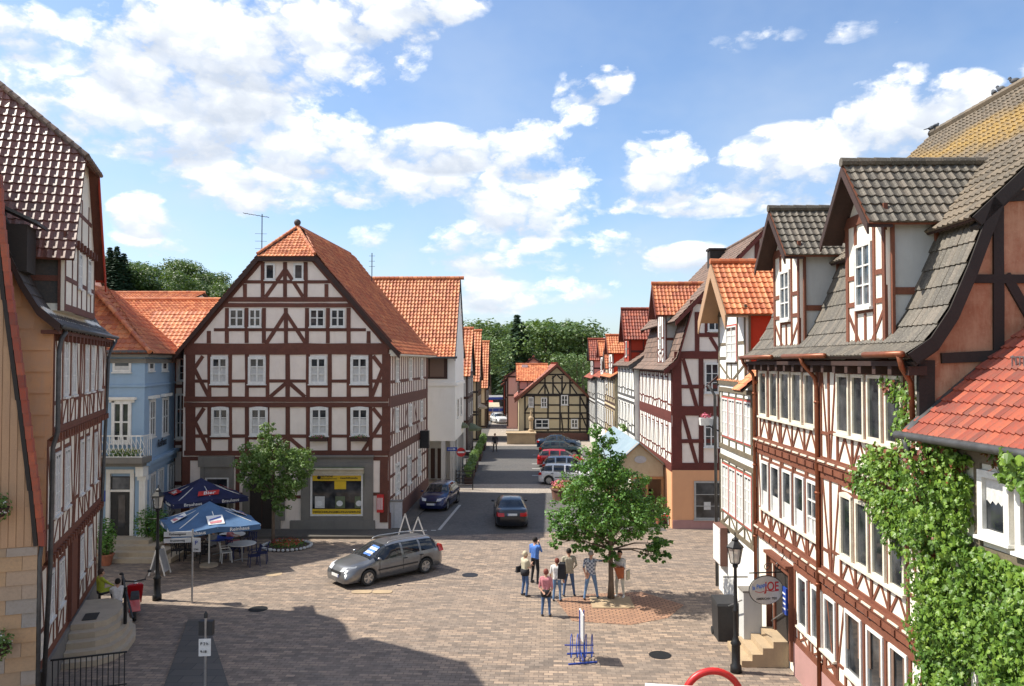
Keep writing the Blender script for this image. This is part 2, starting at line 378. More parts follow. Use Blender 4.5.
M('paint_red',(.55,.02,.02),(.42,.02,.02),6,.4,0); M('paint_blue',(.02,.07,.36),(.02,.05,.28),6,.4,0); M('sign_grey',(.45,.46,.48),(.36,.37,.39),6,.5,0)
M('soil',(.09,.06,.04),(.05,.035,.025),12,.95,.4); M('terracotta',(.40,.14,.07),(.28,.1,.06),6,.8,.1)
M('bark',(.17,.12,.08),(.08,.055,.04),14,.95,.6,mapscale=(1,1,.25))
Mleaf('leaf_tree',[(.03,.09,.012),(.05,.15,.02),(.09,.22,.03),(.15,.30,.05)])
Mleaf('leaf_tree_b',[(.05,.11,.02),(.08,.16,.03),(.13,.22,.05),(.19,.28,.08)])
Mleaf('leaf_ivy',[(.035,.095,.012),(.075,.18,.02),(.13,.26,.03),(.26,.38,.05)],.3,.45)
Mleaf('leaf_red',[(.16,.03,.015),(.28,.06,.02),(.10,.03,.015)],.2)
Mleaf('leaf_forest',[(.035,.065,.016),(.06,.105,.022),(.095,.15,.035)],.2); Mleaf('leaf_forest_light',[(.055,.10,.025),(.085,.15,.035),(.13,.20,.05)],.15)
Mleaf('leaf_spruce',[(.014,.035,.018),(.024,.055,.026),(.036,.07,.034)],.1)
Mleaf('flower_red',[(.5,.03,.015),(.6,.12,.03),(.45,.02,.05)],.2); Mleaf('flower_pink',[(.55,.06,.16),(.6,.03,.06),(.6,.2,.3)],.2); Mleaf('flower_white',[(.7,.7,.66),(.6,.6,.5),(.7,.62,.6)],.2); Mleaf('flower_yellow',[(.6,.45,.04),(.4,.4,.05),(.2,.3,.04)],.2)
Mtile('shingle_tan',[(.44,.28,.155),(.38,.28,.20),(.30,.275,.25),(.47,.29,.155),(.35,.24,.15)],stain=(.2,.15,.1),rough=.85)
Mplaster('shingle_orange',(.62,.33,.17),(.46,.30,.22),.7)
M('board_tan',(.46,.28,.16),(.34,.21,.13),2,.8,.1,mapscale=(1,1,.2))
T=MATS
# ---------------------------------------------------------------- helpers for houses
def timber_row(f,tb,a0,a1,z0,z1,wins,sill,head,w=.15,fill=1.1,style='A',plate=.2,side=True,mid=True):
    """one storey: wins list of (s0,s1)"""
    f.hb(tb,a0,a1,z0+plate/2,plate,.045); f.hb(tb,a0,a1,z1-plate/2,plate,.042)
    zl,zh=z0+plate,z1-plate
    ps=set()
    if side: ps|={a0+w/2,a1-w/2}
    for s0,s1 in wins: ps|={s0-w/2,s1+w/2}
    ps=sorted(ps); out=[]
    for p in ps:
        if out and p-out[-1]<w*1.1: out[-1]=(out[-1]+p)/2
        else: out.append(p)
    ps=out[:]
    for a,b in zip(out,out[1:]):
        mid_=(a+b)/2; iswin=any(s0-.05<mid_<s1+.05 for s0,s1 in wins)
        if not iswin and b-a>fill:
            k=int((b-a)/fill); ps+=[a+(b-a)*j/(k+1) for j in range(1,k+1)]
    ps=sorted(ps)
    for p in ps: f.vb(tb,p+random.uniform(-.015,.015),zl,zh,w,.032)
    for j,(a,b) in enumerate(zip(ps,ps[1:])):
        m_=(a+b)/2; iswin=any(s0-.05<m_<s1+.05 for s0,s1 in wins)
        x0,x1=a+w/2,b-w/2
        if x1-x0<.1: continue
        if iswin:
            f.hb(tb,x0,x1,sill-w*.45,w*.8,.028)
            if zh-head>w*.6: f.hb(tb,x0,x1,head+w*.45,w*.7,.028)
            zz=sill-w*.9
            if zz-zl>.3:
                if style=='A':
                    f.bar(tb,x0,zl,m_,zz,w*.7,.024); f.bar(tb,x1,zl,m_,zz,w*.7,.020)
                elif style=='X':
                    f.bar(tb,x0,zl,x1,zz,w*.6,.024); f.bar(tb,x0,zz,x1,zl,w*.6,.020)
                elif style=='V': 
                    f.bar(tb,x0 if j%2 else x1,zl,x1-.1 if j%2 else x0+.1,zz,w*.65,.024)
        else:
            if mid: f.hb(tb,x0,x1,sill-w*.45+random.uniform(-.1,.1),w*.8,.026)
            if x1-x0>.35:
                if j%2: f.bar(tb,x0+.03,zl,x1-.03,zh,w*.7,.022)
                else: f.bar(tb,x1-.03,zl,x0+.03,zh,w*.7,.022)
def put_windows(f,root,wins,z0,z1,**kw):
    for a,b in wins: f.window(root,a,z0,b,z1,**kw)
def body(root,f,Ls,Dp,pts,mat,s0=0,name='wall'):
    """prism with cross-section pts (inward,z) along u"""
    mb=MB(); mb.prism([f.P(s0,z,-i) for i,z in pts],f.u*Ls); return mb.build(name,mat,root)
def dormer(root,f,s0,s1,zb,ze,zr,back,tile,timb,wall,win=None,ov=.35,oe=.3,cheek='plaster_white',tw=.2,verge=None,wstyle=dict(cols=2,rows=4),hip=0,finish=None,verge_sides=2,hr=1.75,board=.22,vdeep=.08):
    """gabled dormer flush with facade f: front wall s0..s1 from zb to ze, ridge zr, running inward `back`"""
    c=(s0+s1)/2; d=.02
    g=MB()
    if hip:
        zh=zr-(zr-ze)*hip-.1; wq=(zr-.12-zh)/((zr-.12-ze)/(c-s0))
        g.prism([f.P(a,z,d) for a,z in ((s0,zb),(s1,zb),(s1,ze),(c+wq,zh),(c-wq,zh),(s0,ze))],-f.n*(hr+.1)); g.prism([f.P(a,z,d-hr-.1) for a,z in ((s0,zb),(s1,zb),(s1,ze),(c,zr-.12),(s0,ze))],-f.n*(back-hr-.1))
    else: g.prism([f.P(a,z,d) for a,z in ((s0,zb),(s1,zb),(s1,ze),(c,zr-.12),(s0,ze))],-f.n*back)
    dm=g.build('dormer',T[wall],root)
    F2=f.off(d)
    tb=MB(); w=.13
    F2.vb(tb,s0+w/2,zb,ze,w,.03); F2.vb(tb,s1-w/2,zb,ze,w,.03)
    F2.hb(tb,s0-.05,s1+.05,ze,.22,.05); F2.hb(tb,s0,s1,zb+.1,.2,.045)
    if win:
        w0,w1,q0,q1=win
        F2.vb(tb,w0-w/2,zb+.2,ze-.1,w*.8,.028); F2.vb(tb,w1+w/2,zb+.2,ze-.1,w*.8,.028)
        F2.hb(tb,s0+w,w0-w,q0+.1,w*.8,.026); F2.hb(tb,w1+w,s1-w,q0+.1,w*.8,.026); F2.hb(tb,w0,w1,q0-w*.5,w*.8,.026)
        F2.hb(tb,s0+w,w0-w,(q0+q1)/2,w*.8,.026); F2.hb(tb,w1+w,s1-w,(q0+q1)/2,w*.8,.026)
        h=(q0-w-zb-.2)
        if h>.4:
            F2.bar(tb,s0+w,q0-w,c-.15,zb+.2,w*.7,.02); F2.bar(tb,s1-w,q0-w,c+.15,zb+.2,w*.7,.02); F2.vb(tb,c,zb+.2,q0-w,w*.7,.024)
    if not hip: F2.vb(tb,c,ze+.1,zr-.45,w*.8,.026)
    tb.build('timber_frame',T[timb],dm)
    if win: F2.window(dm,win[0],win[2],win[1],win[3],**wstyle)
    # cheeks facing along the street (both ends)
    for sgn,s in ((1,s1),(-1,s0)):
        ck=MB(); ck.prism([f.P(s,zb+.2,d-.12),f.P(s,ze-.05,d-.12),f.P(s,ze-.05,-back),f.P(s,zb+.2,-back)],f.u*.012*sgn)
        ck.build('cheek',T[cheek],dm)
    ct=MB()
    for sgn,s in ((1,s1),(-1,s0)):
        for i in (0.05,.95,1.9):
            if i<back: ct.bar(f.P(s+sgn*.015,zb,d-i-.07),f.P(s+sgn*.015,ze-.16,d-i-.07),.14,.06,up=f.n)
        for z in (ze-.2,(zb+ze)/2-.15,): ct.bar(f.P(s+sgn*.015,z,d-.1),f.P(s+sgn*.015,z,-back),.05,.15)
    ct.build('cheek_frame',T[timb],dm)
    sl=(zr-ze)/(c-s0)
    rm=MB(); W=c-s0+oe
    for side in (0,1):
        # eave line runs inward (along -n); a measured from front
        if side==0: A=f.P(s0-oe,0,ov); inw=f.u
        else: A=f.P(s1+oe,0,ov); inw=-f.u
        prof=[(0,ze-oe*sl),(W,zr)]
        t=math.hypot(W,zr-ze+oe*sl)
        Lt=[(0,0),(t,0)]
        if hip: Lt=[(0,0),(t*(1-hip),0),(t,hr)]
        roof(rm,A,-f.n,prof,Lt,[(0,back+ov),(t,back+ov)],tw,.3,4,inward=inw)
    zz=zr+.07
    ridge(rm,f.P(c,zz,ov+.02 if not hip else ov-hr),f.P(c,zz,-back),.10)
    rf=rm.build('roof',[T[tile],T[timb]],dm)
    vb=MB(); 
    for side in (0,1):
        if side==0 and verge_sides==1: continue
        a=s0-oe if side==0 else s1+oe; z=ze-oe*sl
        if hip:
            k=1-hip; cx_=a+(c-a)*k; zx=z+(zr-z)*k
            vb.prism([f.P(a,z-.02,ov+.03),f.P(cx_,zx-.02,ov+.03),f.P(cx_,zx-.02-board,ov+.03),f.P(a,z-.02-board,ov+.03)],-f.n*.04)
            vb.prism([f.P(a,z-.07,ov),f.P(cx_,zx-.07,ov),f.P(cx_,zx-.10,ov),f.P(a,z-.10,ov)],-f.n*ov); continue
        q=[f.P(a,z-.02,ov+.03),f.P(c,zr-.02,ov+.03),f.P(c,zr-.02-board,ov+.03),f.P(a,z-.02-board*1.0,ov+.03)]
        vb.prism(q,-f.n*.04)
        vb.prism([f.P(a,z-.07,ov),f.P(c,zr-.07,ov),f.P(c,zr-.10,ov),f.P(a,z-.10,ov)],-f.n*ov)
    vb.build('verge_board',T[verge or timb],rf)
    return dm
def gutter(root,f,a0,a1,z,out,mat='zinc',r=.07,pipes=(),bot=0):
    mb=MB(); mb.tube([f.P(a0,z,out),f.P(a1,z,out)],r,8)
    g=mb.build('gutter',T[mat],root,smooth=True)
    for s in pipes:
        mb=MB(); pts=[f.P(s,z,out),f.P(s,z-.18,out-.05),f.P(s,z-.55,.14),f.P(s,z-.8,.1),f.P(s,bot,.1)]
        mb.tube(pts,.055,8); 
        for k in range(3):
            zz=z-1.2-k*2.3
            if zz>bot: mb.tube([f.P(s,zz,.1),f.P(s,zz+.06,.1)],.075,8)
        mb.build('downpipe',T[mat],root,smooth=True)
# ================================================================ BIG HOUSE (left centre)
def big_house():
    f=Fac((-17.0,40.4),(1,0)); W=10.62
    root=thing('timber_house','large gabled half-timbered corner house with brown beams and a yellow shop window','house',f.P(W/2,0))
    c=W/2+.02; L=12.6; us=V(.05,1,0).normalized()
    zE=9.2; zR=16.0
    mb=MB(); v=us*L
    mb.prism([f.P(0,0),f.P(W,0),f.P(W,zE),f.P(c+1.42,14.15),f.P(c-1.42,14.15),f.P(0,zE)],v)
    mb.prism([f.P(c-1.42,14.1,-1.9),f.P(c+1.42,14.1,-1.9),f.P(c,15.85,-1.9)],us*(L-2))
    mb.build('wall',T['plaster_pink'],root)
    tb=MB()
    def B(x0,y0,x1,y1,w=.2,d=.03):
        a=f.uv(x0,y0); b=f.uv(x1,y1); f.bar(tb,a[0],a[1],b[0],b[1],w,d)
    for x,w in ((190.5,.5),(209.5,.2),(230.2,.2),(247,.2),(267.6,.2),(287.7,.24),(308,.2),(329.8,.2),(348.8,.2),(370.6,.2),(386,.42)):
        B(x,354,x,398,w,.03); B(x,406,x,452,w,.03)
    for y,w,d in ((350.5,.42,.05),(399.2,.26,.05),(404.8,.24,.07),(453,.26,.05)): B(184.5,y,388.5,y,w,d)
    for y in (381,436):
        for a,b in ((192,209),(231,246),(268,287),(289,307),(331,348),(371,384)): B(a,y,b,y,.17,.026)
    for y,h in ((386.3,0),(438,0)):
        for a,b in ((210,229.5),(248,267),(309,329),(350,370)): B(a,y,b,y,.14,.026)
    for q in ((194,369,203,356),(194,368,208.5,396),(383,369,373,356),(383,368,372,396),(195,422,204,408),(195,421,209,451),(382.7,420,373,408),(382.7,420.6,363,451),
              (286,383,270,397),(289.5,383,305,397),(286,438,270,451),(289.5,438,305,451)): B(*q,.2,.022)
    # attic storeys
    for x,y0,y1 in ((208.9,331,343),(227,308,343),(246.7,308,343),(264,308,343),(286,308,343),(307,308,343),(328,308,343),(348.6,308,343),(368.7,331,343),
                    (245,284,297),(262.7,262,297),(285,262,297),(305.7,262,297),(326.5,284,297)): B(x,y0,x,y1,.2,.03)
    B(187,346.2,391,346.2,.3,.055); B(214,329.7,366,329.7,.16,.024); B(223,305.2,356,305.2,.22,.055); B(228,299.4,351,299.4,.24,.045); B(240,281.8,338,281.8,.17,.026); B(259,256.8,315,256.8,.5,.06)
    for q in ((285,270,265.5,297),(286,270,303,297),(285.5,314,266,344),(286.5,314,306,344)): B(*q,.2,.022)
    for q in ((188,344,262,256),(389,344,312,256)): B(*q,.42,.04)
    tb.build('timber_frame',T['timber_brown'],root)
    def WN(x0,y0,x1,y1,**k):
        a=f.uv(x0,y1); b=f.uv(x1,y0); return f.window(root,a[0],a[1],b[0],b[1],**k)
    for x0,x1 in ((210.9,228.7),(248.3,266.2),(309.2,327.2),(350.6,368.6)): WN(x0,356.8,x1,384,cols=2,rows=3,arch=.06,cw=.13,bw=.05,d=.09,curtain=.66,pane='glass')
    for i,(x0,x1) in enumerate(((211.6,229.4),(250,268.2),(310.3,328.6),(350.7,369))): WN(x0,407.6,x1,435.6,cols=2,rows=3,arch=.06,cw=.13,bw=.05,d=.09,curtain=.62,pane='glass')
    for x0,x1 in ((229.4,244.4),(249,261.5),(309.6,325),(330.6,345)): WN(x0,309,x1,327,cols=2,rows=2,cw=.08,bw=.05,d=.07)
    for x0,x1 in ((265,275.3),(293.6,303.8)): WN(x0,263.6,x1,280,cols=1,rows=1,cw=.09,d=.07)
    # flower boxes
    for x in (319.5,360):
        a=f.uv(x,437); g=MB(); f.box(g,a[0]-.45,a[1]-.2,a[0]+.45,a[1]-.02,.12,.3); bx=g.build('flower_box',T['timber_dark'],root)
        g=MB(); leaf_cluster(g,f.P(a[0],a[1]+.02,.22),(.5,.14,.14),160,.07); g.build('leaves',T['leaf_tree'],bx)
        g=MB(); leaf_cluster(g,f.P(a[0],a[1]+.05,.26),(.5,.12,.12),60,.05); g.build('blossoms',T['flower_pink'],bx)
    # ground floor : stone shop front
    g=MB(); f.box(g,.85,3.3,2.7,3.85,0,.16); f.box(g,.95,.35,1.15,3.3,0,.12); f.box(g,2.45,.35,2.65,3.3,0,.12); f.box(g,1.15,2.75,2.45,3.3,0,.08); f.box(g,.8,0,2.75,.35,0,.14)
    f.box(g,5.0,3.25,9.85,3.5,0,.15); f.box(g,5.0,3.5,9.85,3.8,0,.10); f.box(g,5.0,3.8,9.9,3.9,0,.22)
    for a,b in ((5.0,5.3),(6.15,6.6),(9.35,9.85)): f.box(g,a,.55,b,3.25,0,.13)
    f.box(g,5.6,0,9.95,.55,0,.2); f.box(g,6.6,.55,9.35,.75,0,.1); f.box(g,6.6,2.95,9.35,3.25,0,.06)
    # arched door surround
    for a,b in ((3.15,3.5),(4.75,5.08)): f.box(g,a,0,b,2.2,0,.15)
    for k in range(8):
        t0=math.pi*k/8; t1=math.pi*(k+1)/8; cx=4.12
        p=[(cx-math.cos(t)*r,2.2+math.sin(t)*r*.95) for t,r in ((t0,.64),(t1,.64),(t1,.96),(t0,.96))]
        f.poly(g,p,0,.15)
    g.build('stone_front',T['stone_grey'],root)
    g=MB(); f.poly(g,[(3.5,.0),(4.74,.0),(4.74,2.25),(4.6,2.6),(4.12,2.8),(3.64,2.6),(3.5,2.25)],.0,.03); d_=g.build('door',T['timber_black'],root)
    g=MB(); f.vb(g,4.12,0,2.7,.05,.05); f.hb(g,3.5,4.74,2.1,.08,.05); g.build('door_frame',T['timber_dark'],d_)
    tb2=MB()
    for z in (1.9,): f.hb(tb2,.1,.85,z,.16); f.hb(tb2,2.75,3.1,z,.16); f.hb(tb2,5.3,6.1,1.75,.16); f.hb(tb2,9.85,10.2,1.9,.16)
    f.vb(tb2,.2,0.3,3.8,.4,.05); f.vb(tb2,2.85,.3,3.8,.2,.03); f.vb(tb2,W-.22,.45,3.8,.42,.05); f.hb(tb2,.1,W,3.72,.2,.03)
    f.hb(tb2,2.9,5.0,3.2,.2,.03)
    tb2.build('timber_frame',T['timber_brown'],root)
    f.window(root,1.2,.5,2.4,2.75,cols=1,rows=2,cw=.08,pane='glass',name='shop_window')
    # yellow shop window
    w=f.window(root,6.62,.78,9.33,2.95,cols=1,rows=1,cw=.09,d=.10,pane='glass',name='shop_window',sill=False)
    for z0,z1 in ((2.58,2.93),(.84,1.13)):
        g=MB(); f.box(g,6.72,z0,9.24,z1,.02,.06); y=g.build('yellow_band',T['paint_yellow'],w)
    y=None
    def TX(s,a,z,size,mat,d=.066,par=w,**k): return text(s,size,f.P(a,z,d),f.rot(),T[mat],par,**k)
    g=MB(); f.poly(g,[(7.05+.1*math.cos(t*math.pi/4),2.75+.1*math.sin(t*math.pi/4)) for t in range(8)],.06,.066); g.build('emblem',T['paint_black'],w)
    TX('DEUTSCHE',7.45,2.80,.13,'paint_black'); TX('VERMÖGENSBERATUNG',7.52,2.68,.085,'paint_black'); TX('Geschäftsstelle',8.6,2.72,.15,'paint_black')
    TX('VERSICHERUNGEN',7.4,.98,.15,'paint_black'); TX('BAUFINANZIERUNG',8.6,.98,.15,'paint_black')
    g=MB(); f.box(g,7.85,2.15,8.45,2.56,.03,.045); g.build('yellow_card',T['paint_yellow'],w)
    for a,mt in ((6.85,'curtain'),(7.9,'green_canvas'),(8.9,'green_canvas')):
        g=MB(); f.box(g,a,1.18,a+(.5 if a<8.5 else .3),1.78,.025,.04); p=g.build('poster',T[mt],w)
        g=MB(); f.poly(g,[(a+.22+.17*math.cos(t*math.pi/5),1.42+.15*math.sin(t*math.pi/5)) for t in range(10)],.04,.045); g.build('picture',T['white_plastic'],p)
    # rolled awning
    g=MB(); g.tube([f.P(6.5,3.2,.28),f.P(9.4,3.2,.28)],.08,8); f.box(g,6.55,2.98,9.4,3.14,.1,.3); g.build('awning',T['cream_canvas'],root)
    g=MB(); g.bar(f.P(9.4,3.2,.3),f.P(9.4,2.3,.12),.03); g.bar(f.P(6.5,3.2,.3),f.P(6.5,2.3,.12),.03); g.tube([f.P(6.45,3.3,.3),f.P(9.45,3.3,.3)],.03,6); g.build('awning_arm',T['green_canvas'],root)
    # side facade
    P0=f.P(W,0); sf=Fac(P0,us,.45); Ls=12.2
    tb=MB()
    levels=((3.95,6.5),(6.65,9.2))
    for z0,z1 in levels:
        sf.hb(tb,0,L,z0+.13,.26,.07); sf.hb(tb,0,L,z0-.08,.2,.05); sf.hb(tb,0,L,z1-.1,.2,.05)
        k=0; s=.35
        while s<L-.1:
            sf.vb(tb,s,z0+.26,z1-.2,.15,.03); s+=.62; k+=1
        sf.hb(tb,.3,L,z0+1.0,.16,.026)
    for s,t in ((.5,1.3),(4.0,5.3),(9.0,7.6)): sf.bar(tb,s,4.3,t,6.2,.15,.022)
    s=.35
    while s<L-.1: sf.vb(tb,s,.9,3.8,.14,.03); s+=.8
    for z in (1.6,2.7): sf.hb(tb,.3,L,z,.15,.026)
    sf.vb(tb,.18,0.5,9.1,.34,.05); sf.vb(tb,L-.15,.5,9.1,.3,.05)
    tb.build('timber_frame',T['timber_brown'],root)
    g=MB(); sf.box(g,0,0,L,.9,0,.10); g.build('plinth',T['stone_red'],root)
    for z0,z1 in ((4.95,6.2),(7.65,8.95)):
        for a in (1.6,5.6,9.6): sf.window(root,a,z0,a+.85,z1,cols=2,rows=3,cw=.13,d=.12,bw=.05,curtain=.9)
    for a in (1.7,5.2,8.8): sf.window(root,a,1.55,a+1.1,3.2,cols=2,rows=3,cw=.13,d=.12,bw=.05,curtain=.9)
    # coved eave
    g=MB(); g.prism([sf.P(0,9.0,0.03),sf.P(0,9.05,.62),sf.P(0,9.2,.62),sf.P(0,9.35,0.03)],sf.u*L); g.build('eave_cove',T['plaster_cream'],root)
    # roof
    rm=MB()
    ov=.62; A=sf.P(0,0,ov)-V(0,.25,0)
    hw=W/2-.12+ov
    prof=[(0,9.12),(1.0,9.98),(hw,zR)]
    t1=math.hypot(1.0,.86); t2=math.hypot(hw-1,zR-9.98); TT=t1+t2
    fr=(14.25-9.98)/(zR-9.98)
    roof(rm,A,us,prof,[(0,0),(t1+t2*fr,0),(TT,2.0)],[(0,L+.5),(TT,L+.5)],.24,.32,4,amp=.05,inward=(-1,.05),lift=.04)
    A=f.P(-.5,0,.25); hw2=c+.5
    roof(rm,A,us,[(0,8.9),(hw2,zR)],[(0,0),(math.hypot(hw2,zR-8.9)*.76,0),(math.hypot(hw2,zR-8.9),2.0)],[(0,L+.5),(TT+2,L+.5)],.3,.32,2,inward=(1,0),lift=.04)
    ridge(rm,f.P(c,zR+.06,-1.8),f.P(c,zR+.06)+us*(L),.12)
    rm.build('roof',[T['tile_deep'],T['timber_dark']],root)
    rm=MB()
    w2=2.95; A=f.P(c-w2/2,0,.3); tt=math.hypot(2.1,zR-14.1)
    roof(rm,A,(1,0),[(0,14.15),(2.15,zR)],[(0,0),(tt,w2/2)],[(0,w2),(tt,w2/2)],.2,.27,4,inward=(0,1),amp=.03)
    for sx in (-1,1): ridge(rm,f.P(c+sx*w2/2,14.3,.22),f.P(c,zR+.06,-1.85),.09,.28)
    rm.build('hip_roof',[T['tile_orange'],T['timber_dark']],root)
    g=MB(); g.box(f.P(c,14.02,.22),(w2+.1,.14,.2)); 
    for sx,zz in ((-1,8.95),(1,9.1)):
        a0=-.5 if sx<0 else W+ov-.02
        g.prism([f.P(a0,zz+.05,.27),f.P(c+sx*1.46,14.25,.27),f.P(c+sx*1.46,13.9,.27),f.P(a0,zz-.25,.27)],-f.n*.05)
    g.build('verge_board',T['timber_dark'],root)
    g=MB(); g.ball(f.P(c,zR+.28,-1.85),.19); g.tube([f.P(c,zR,-1.85),f.P(c,zR+.2,-1.85)],.05); g.build('finial',T['tile_slate'],root,smooth=True)
    # antenna
    an=MB(); b=at(262,228,41.5); an.tube([V(b.x,b.y,13.8),V(b.x,b.y,b.z+.75)],.025,6); an.bar(V(b.x-1.0,b.y,b.z+.8),V(b.x+.4,b.y-.1,b.z+.55),.025)
    for k in range(7): q=V(b.x-.95+.21*k,b.y,b.z+.79-.035*k); an.bar(q-V(0,.22,0),q+V(0,.22,0),.012)
    for k in range(4): q=V(b.x-.12,b.y,b.z-.3-.4*k); an.bar(q-V(.25,0,0),q+V(.35,.1,0),.015)
    an.build('antenna',T['iron_black'],root)
    an=MB(); b=at(372,253,52); an.tube([V(b.x,b.y,12.8),V(b.x,b.y,b.z)],.03,6); 
    for k in range(3): q=V(b.x,b.y,b.z-.2-.35*k); an.bar(q-V(.2,0,0),q+V(.2,0,0),.02)
    an.build('antenna',T['iron_black'],root)
    # small things on the front
    g=MB(); f.box(g,10.08,1.0,10.42,1.9,.09,.3); vm=g.build('vending_machine_body',T['paint_red'],None)
    vm.location=OFF; tag(vm,'red vending box on the corner post beside the yellow shop window','vending box'); vm.name='vending_box'
    g=MB(); [f.box(g,10.12+.1*k,1.15,10.17+.1*k,1.75,.3,.31) for k in range(3)]; g.build('front_panel',T['white_plastic'],vm)
    for o in [o for o in bpy.data.objects if o.parent==vm]: pass
# leaf helper
def leaf_cluster(mb,c,r,n,size,m=0,hang=0,kite=True,up=.4):
    c=Vector(c)
    for _ in range(n):
        while True:
            p=V(random.uniform(-1,1),random.uniform(-1,1),random.uniform(-1,1))
            if p.length<=1: break
        p=p*(.55+.45*random.random()**.3) if p.length>.1 else p
        q=c+V(p.x*r[0],p.y*r[1],p.z*r[2])
        leaf(mb,q,V(p.x+random.uniform(-.8,.8),p.y+random.uniform(-.8,.8),p.z+up+random.uniform(-.6,.6)),size*random.uniform(.7,1.3),m)
def leaf(mb,q,nrm,s,m=0,down=None):
    nrm=nrm.normalized() if nrm.length>.01 else V(0,0,1)
    t=nrm.cross(V(random.uniform(-1,1),random.uniform(-1,1),random.uniform(-1,1))) if down is None else (down-nrm*down.dot(nrm))
    if t.length<1e-3: t=V(1,0,0)
    t.normalize(); b=nrm.cross(t)
    mb.face([q-t*s*.5,q+b*s*.38-nrm*s*.06,q+t*s*.55,q-b*s*.38-nrm*s*.06],m)
# ================================================================ LEFT HOUSE (white windows facing street, dark mansard, patterned roof dormer)
def left_house():
    d=V(-.339,.941,0).normalized(); N0=V(-12.06,20.06,0)
    f=Fac(N0,d,.35); L=8.97; inn=-f.n
    root=thing('timber_house','tall left half-timbered house with dark slate mansard and patterned tile cross gable','house',f.P(L/2,0))
    zE=9.75
    mp=[(-.45,9.62),(.05,10.05),(.45,10.75),(.9,11.9),(1.5,13.4),(2.6,15.2)]
    g=MB(); g.prism([f.P(0,0,-i) if False else f.P(0,z,-i) for i,z in ((0,0),(0,3.5),(-.12,3.6),(-.12,6.7),(-.24,6.8),(-.24,9.8),(.4,10.5),(.85,11.7),(1.5,13.2),(2.6,15.0),(6,15.0),(6,0))],d*L)
    g.build('wall',T['plaster_cream'],root)
    fs=[f,f.off(.12),f.off(.24)]
    tb=MB(); W=[]
    for k,(z0,z1) in enumerate(((.8,3.5),(3.6,6.7),(6.8,9.8))):
        ff=fs[k]
        if k==0: wins=[(.9,1.65),(2.3,3.0),(5.5,6.2),(7.1,7.8)]
        elif k==1: wins=[(.9,1.65),(2.2,2.95),(4.6,5.2),(5.7,6.3),(7.3,7.9)]
        else: wins=[(1.2,1.85),(2.35,3.0),(4.5,5.1),(5.6,6.2),(7.2,7.8)]
        sill,head=z0+.95,z1-.45
        timber_row(ff,tb,0,L,z0,z1,wins,sill,head,w=.13,fill=1.1,style='V',plate=.2)
        ff.bar(tb,3.5,z0+.2,4.1,z1-.2,.14,.02); ff.bar(tb,8.7,z0+.2,8.1,z1-.2,.14,.02)
        for a,b in wins: ff.window(root,a,sill,b,head,cols=2,rows=3,cw=.09,d=.07,curtain=.95)
    for z,k in ((3.55,1),(6.75,2)):
        for j in range(24): s=.15+j*.375; fs[k-1].box(tb,s,z-.1,s+.16,z+.08,0,.24)
        fs[k].hb(tb,0,L,z+.2,.12,.07)
    tb.build('timber_frame',T['timber_rust'],root)
    g=MB(); f.box(g,0,0,L,.8,0,.10); g.build('plinth',T['stone_grey'],root)
    g=MB(); f.box(g,3.75,.95,4.9,3.45,0,.07); dd=g.build('door',T['timber_rust'],root)
    g=MB(); f.box(g,3.65,.95,3.75,3.5,0,.12); f.box(g,4.9,.95,5.0,3.5,0,.12); f.vb(g,4.32,.95,3.4,.06,.09); g.build('door_frame',T['timber_brown'],dd)
    # gable wall facing the camera, clad in orange shingles
    gf=Fac(N0-V(0,0,0),f.n); # u=+n -> normal toward camera side
    g=MB()
    prof=[(0,3.4),(.12,3.6),(.12,6.7),(.235,6.8),(.235,9.8),(-.4,10.45),(-.85,11.65),(-1.5,13.1),(-2.5,14.6),(-6,14.6),(-6,3.4)]
    gf.poly(g,prof,.0,.03); 
    z=3.5; k=0
    while z<14:
        zt=z+.55; lim=-max(0,lerp_tab([(9.8,0),(10.45,.4),(11.65,.85),(13.1,1.5),(14.6,2.5)],zt))
        if zt<9.8: lim=.21 if z>6.8 else .10
        g.hexa([gf.P(-6,z,.075),gf.P(lim-.02,z,.075),gf.P(lim-.02,z,.034),gf.P(-6,z,.034),gf.P(-6,zt,.04),gf.P(lim-.02,zt,.04),gf.P(lim-.02,zt,.034),gf.P(-6,zt,.034)])
        z+=.55
    g.build('shingle_cladding',T['shingle_orange'],root)
    # mansard slope
    rm=MB(); A=f.P(-.35,0,0); A=V(A.x,A.y,0)
    roof(rm,A,d,[(i,z) for i,z in mp],[(0,0),(9,0)],[(0,L+.75),(9,L+.75)],.28,.36,2,amp=.012,lift=.025,inward=inn)
    g=rm.build('mansard_roof',[T['tile_slate'],T['timber_brown']],root)
    vb=MB()
    for (i0,z0),(i1,z1) in zip(mp,mp[1:]):
        vb.prism([f.P(-.37,z0+.06,-i0),f.P(-.37,z1+.06,-i1),f.P(-.37,z1-.16,-i1-.03),f.P(-.37,z0-.16,-i0-.03)],d*.05)
    vb.build('verge_board',T['timber_dark'],g)
    vb=MB(); f.box(vb,-.3,9.42,L+.7,9.52,.0,.42); 
    for j in range(16): s=.2+j*.6; f.box(vb,s,9.25,s+.15,9.42,.2,.42)
    vb.build('eave_board',T['timber_brown'],root)
    gutter(root,f,-.3,L+.7,9.6,.52,'zinc',.07,pipes=())
    mb=MB(); mb.tube([f.P(.1,9.5,.5),f.P(.05,9.3,.4),f.P(-.02,8.9,.36),f.P(-.02,6.9,.36),f.P(-.05,6.5,.26),f.P(-.05,3.5,.24),f.P(-.05,.1,.12)],.06,8); mb.build('downpipe',T['zinc'],root,smooth=True)
    mb=MB(); mb.tube([f.P(L+.5,9.5,.5),f.P(L+.1,9.1,.36),f.P(L,8.9,.33),f.P(L,2.0,.12),f.P(L,.1,.12)],.06,8); mb.build('downpipe',T['zinc'],root,smooth=True)
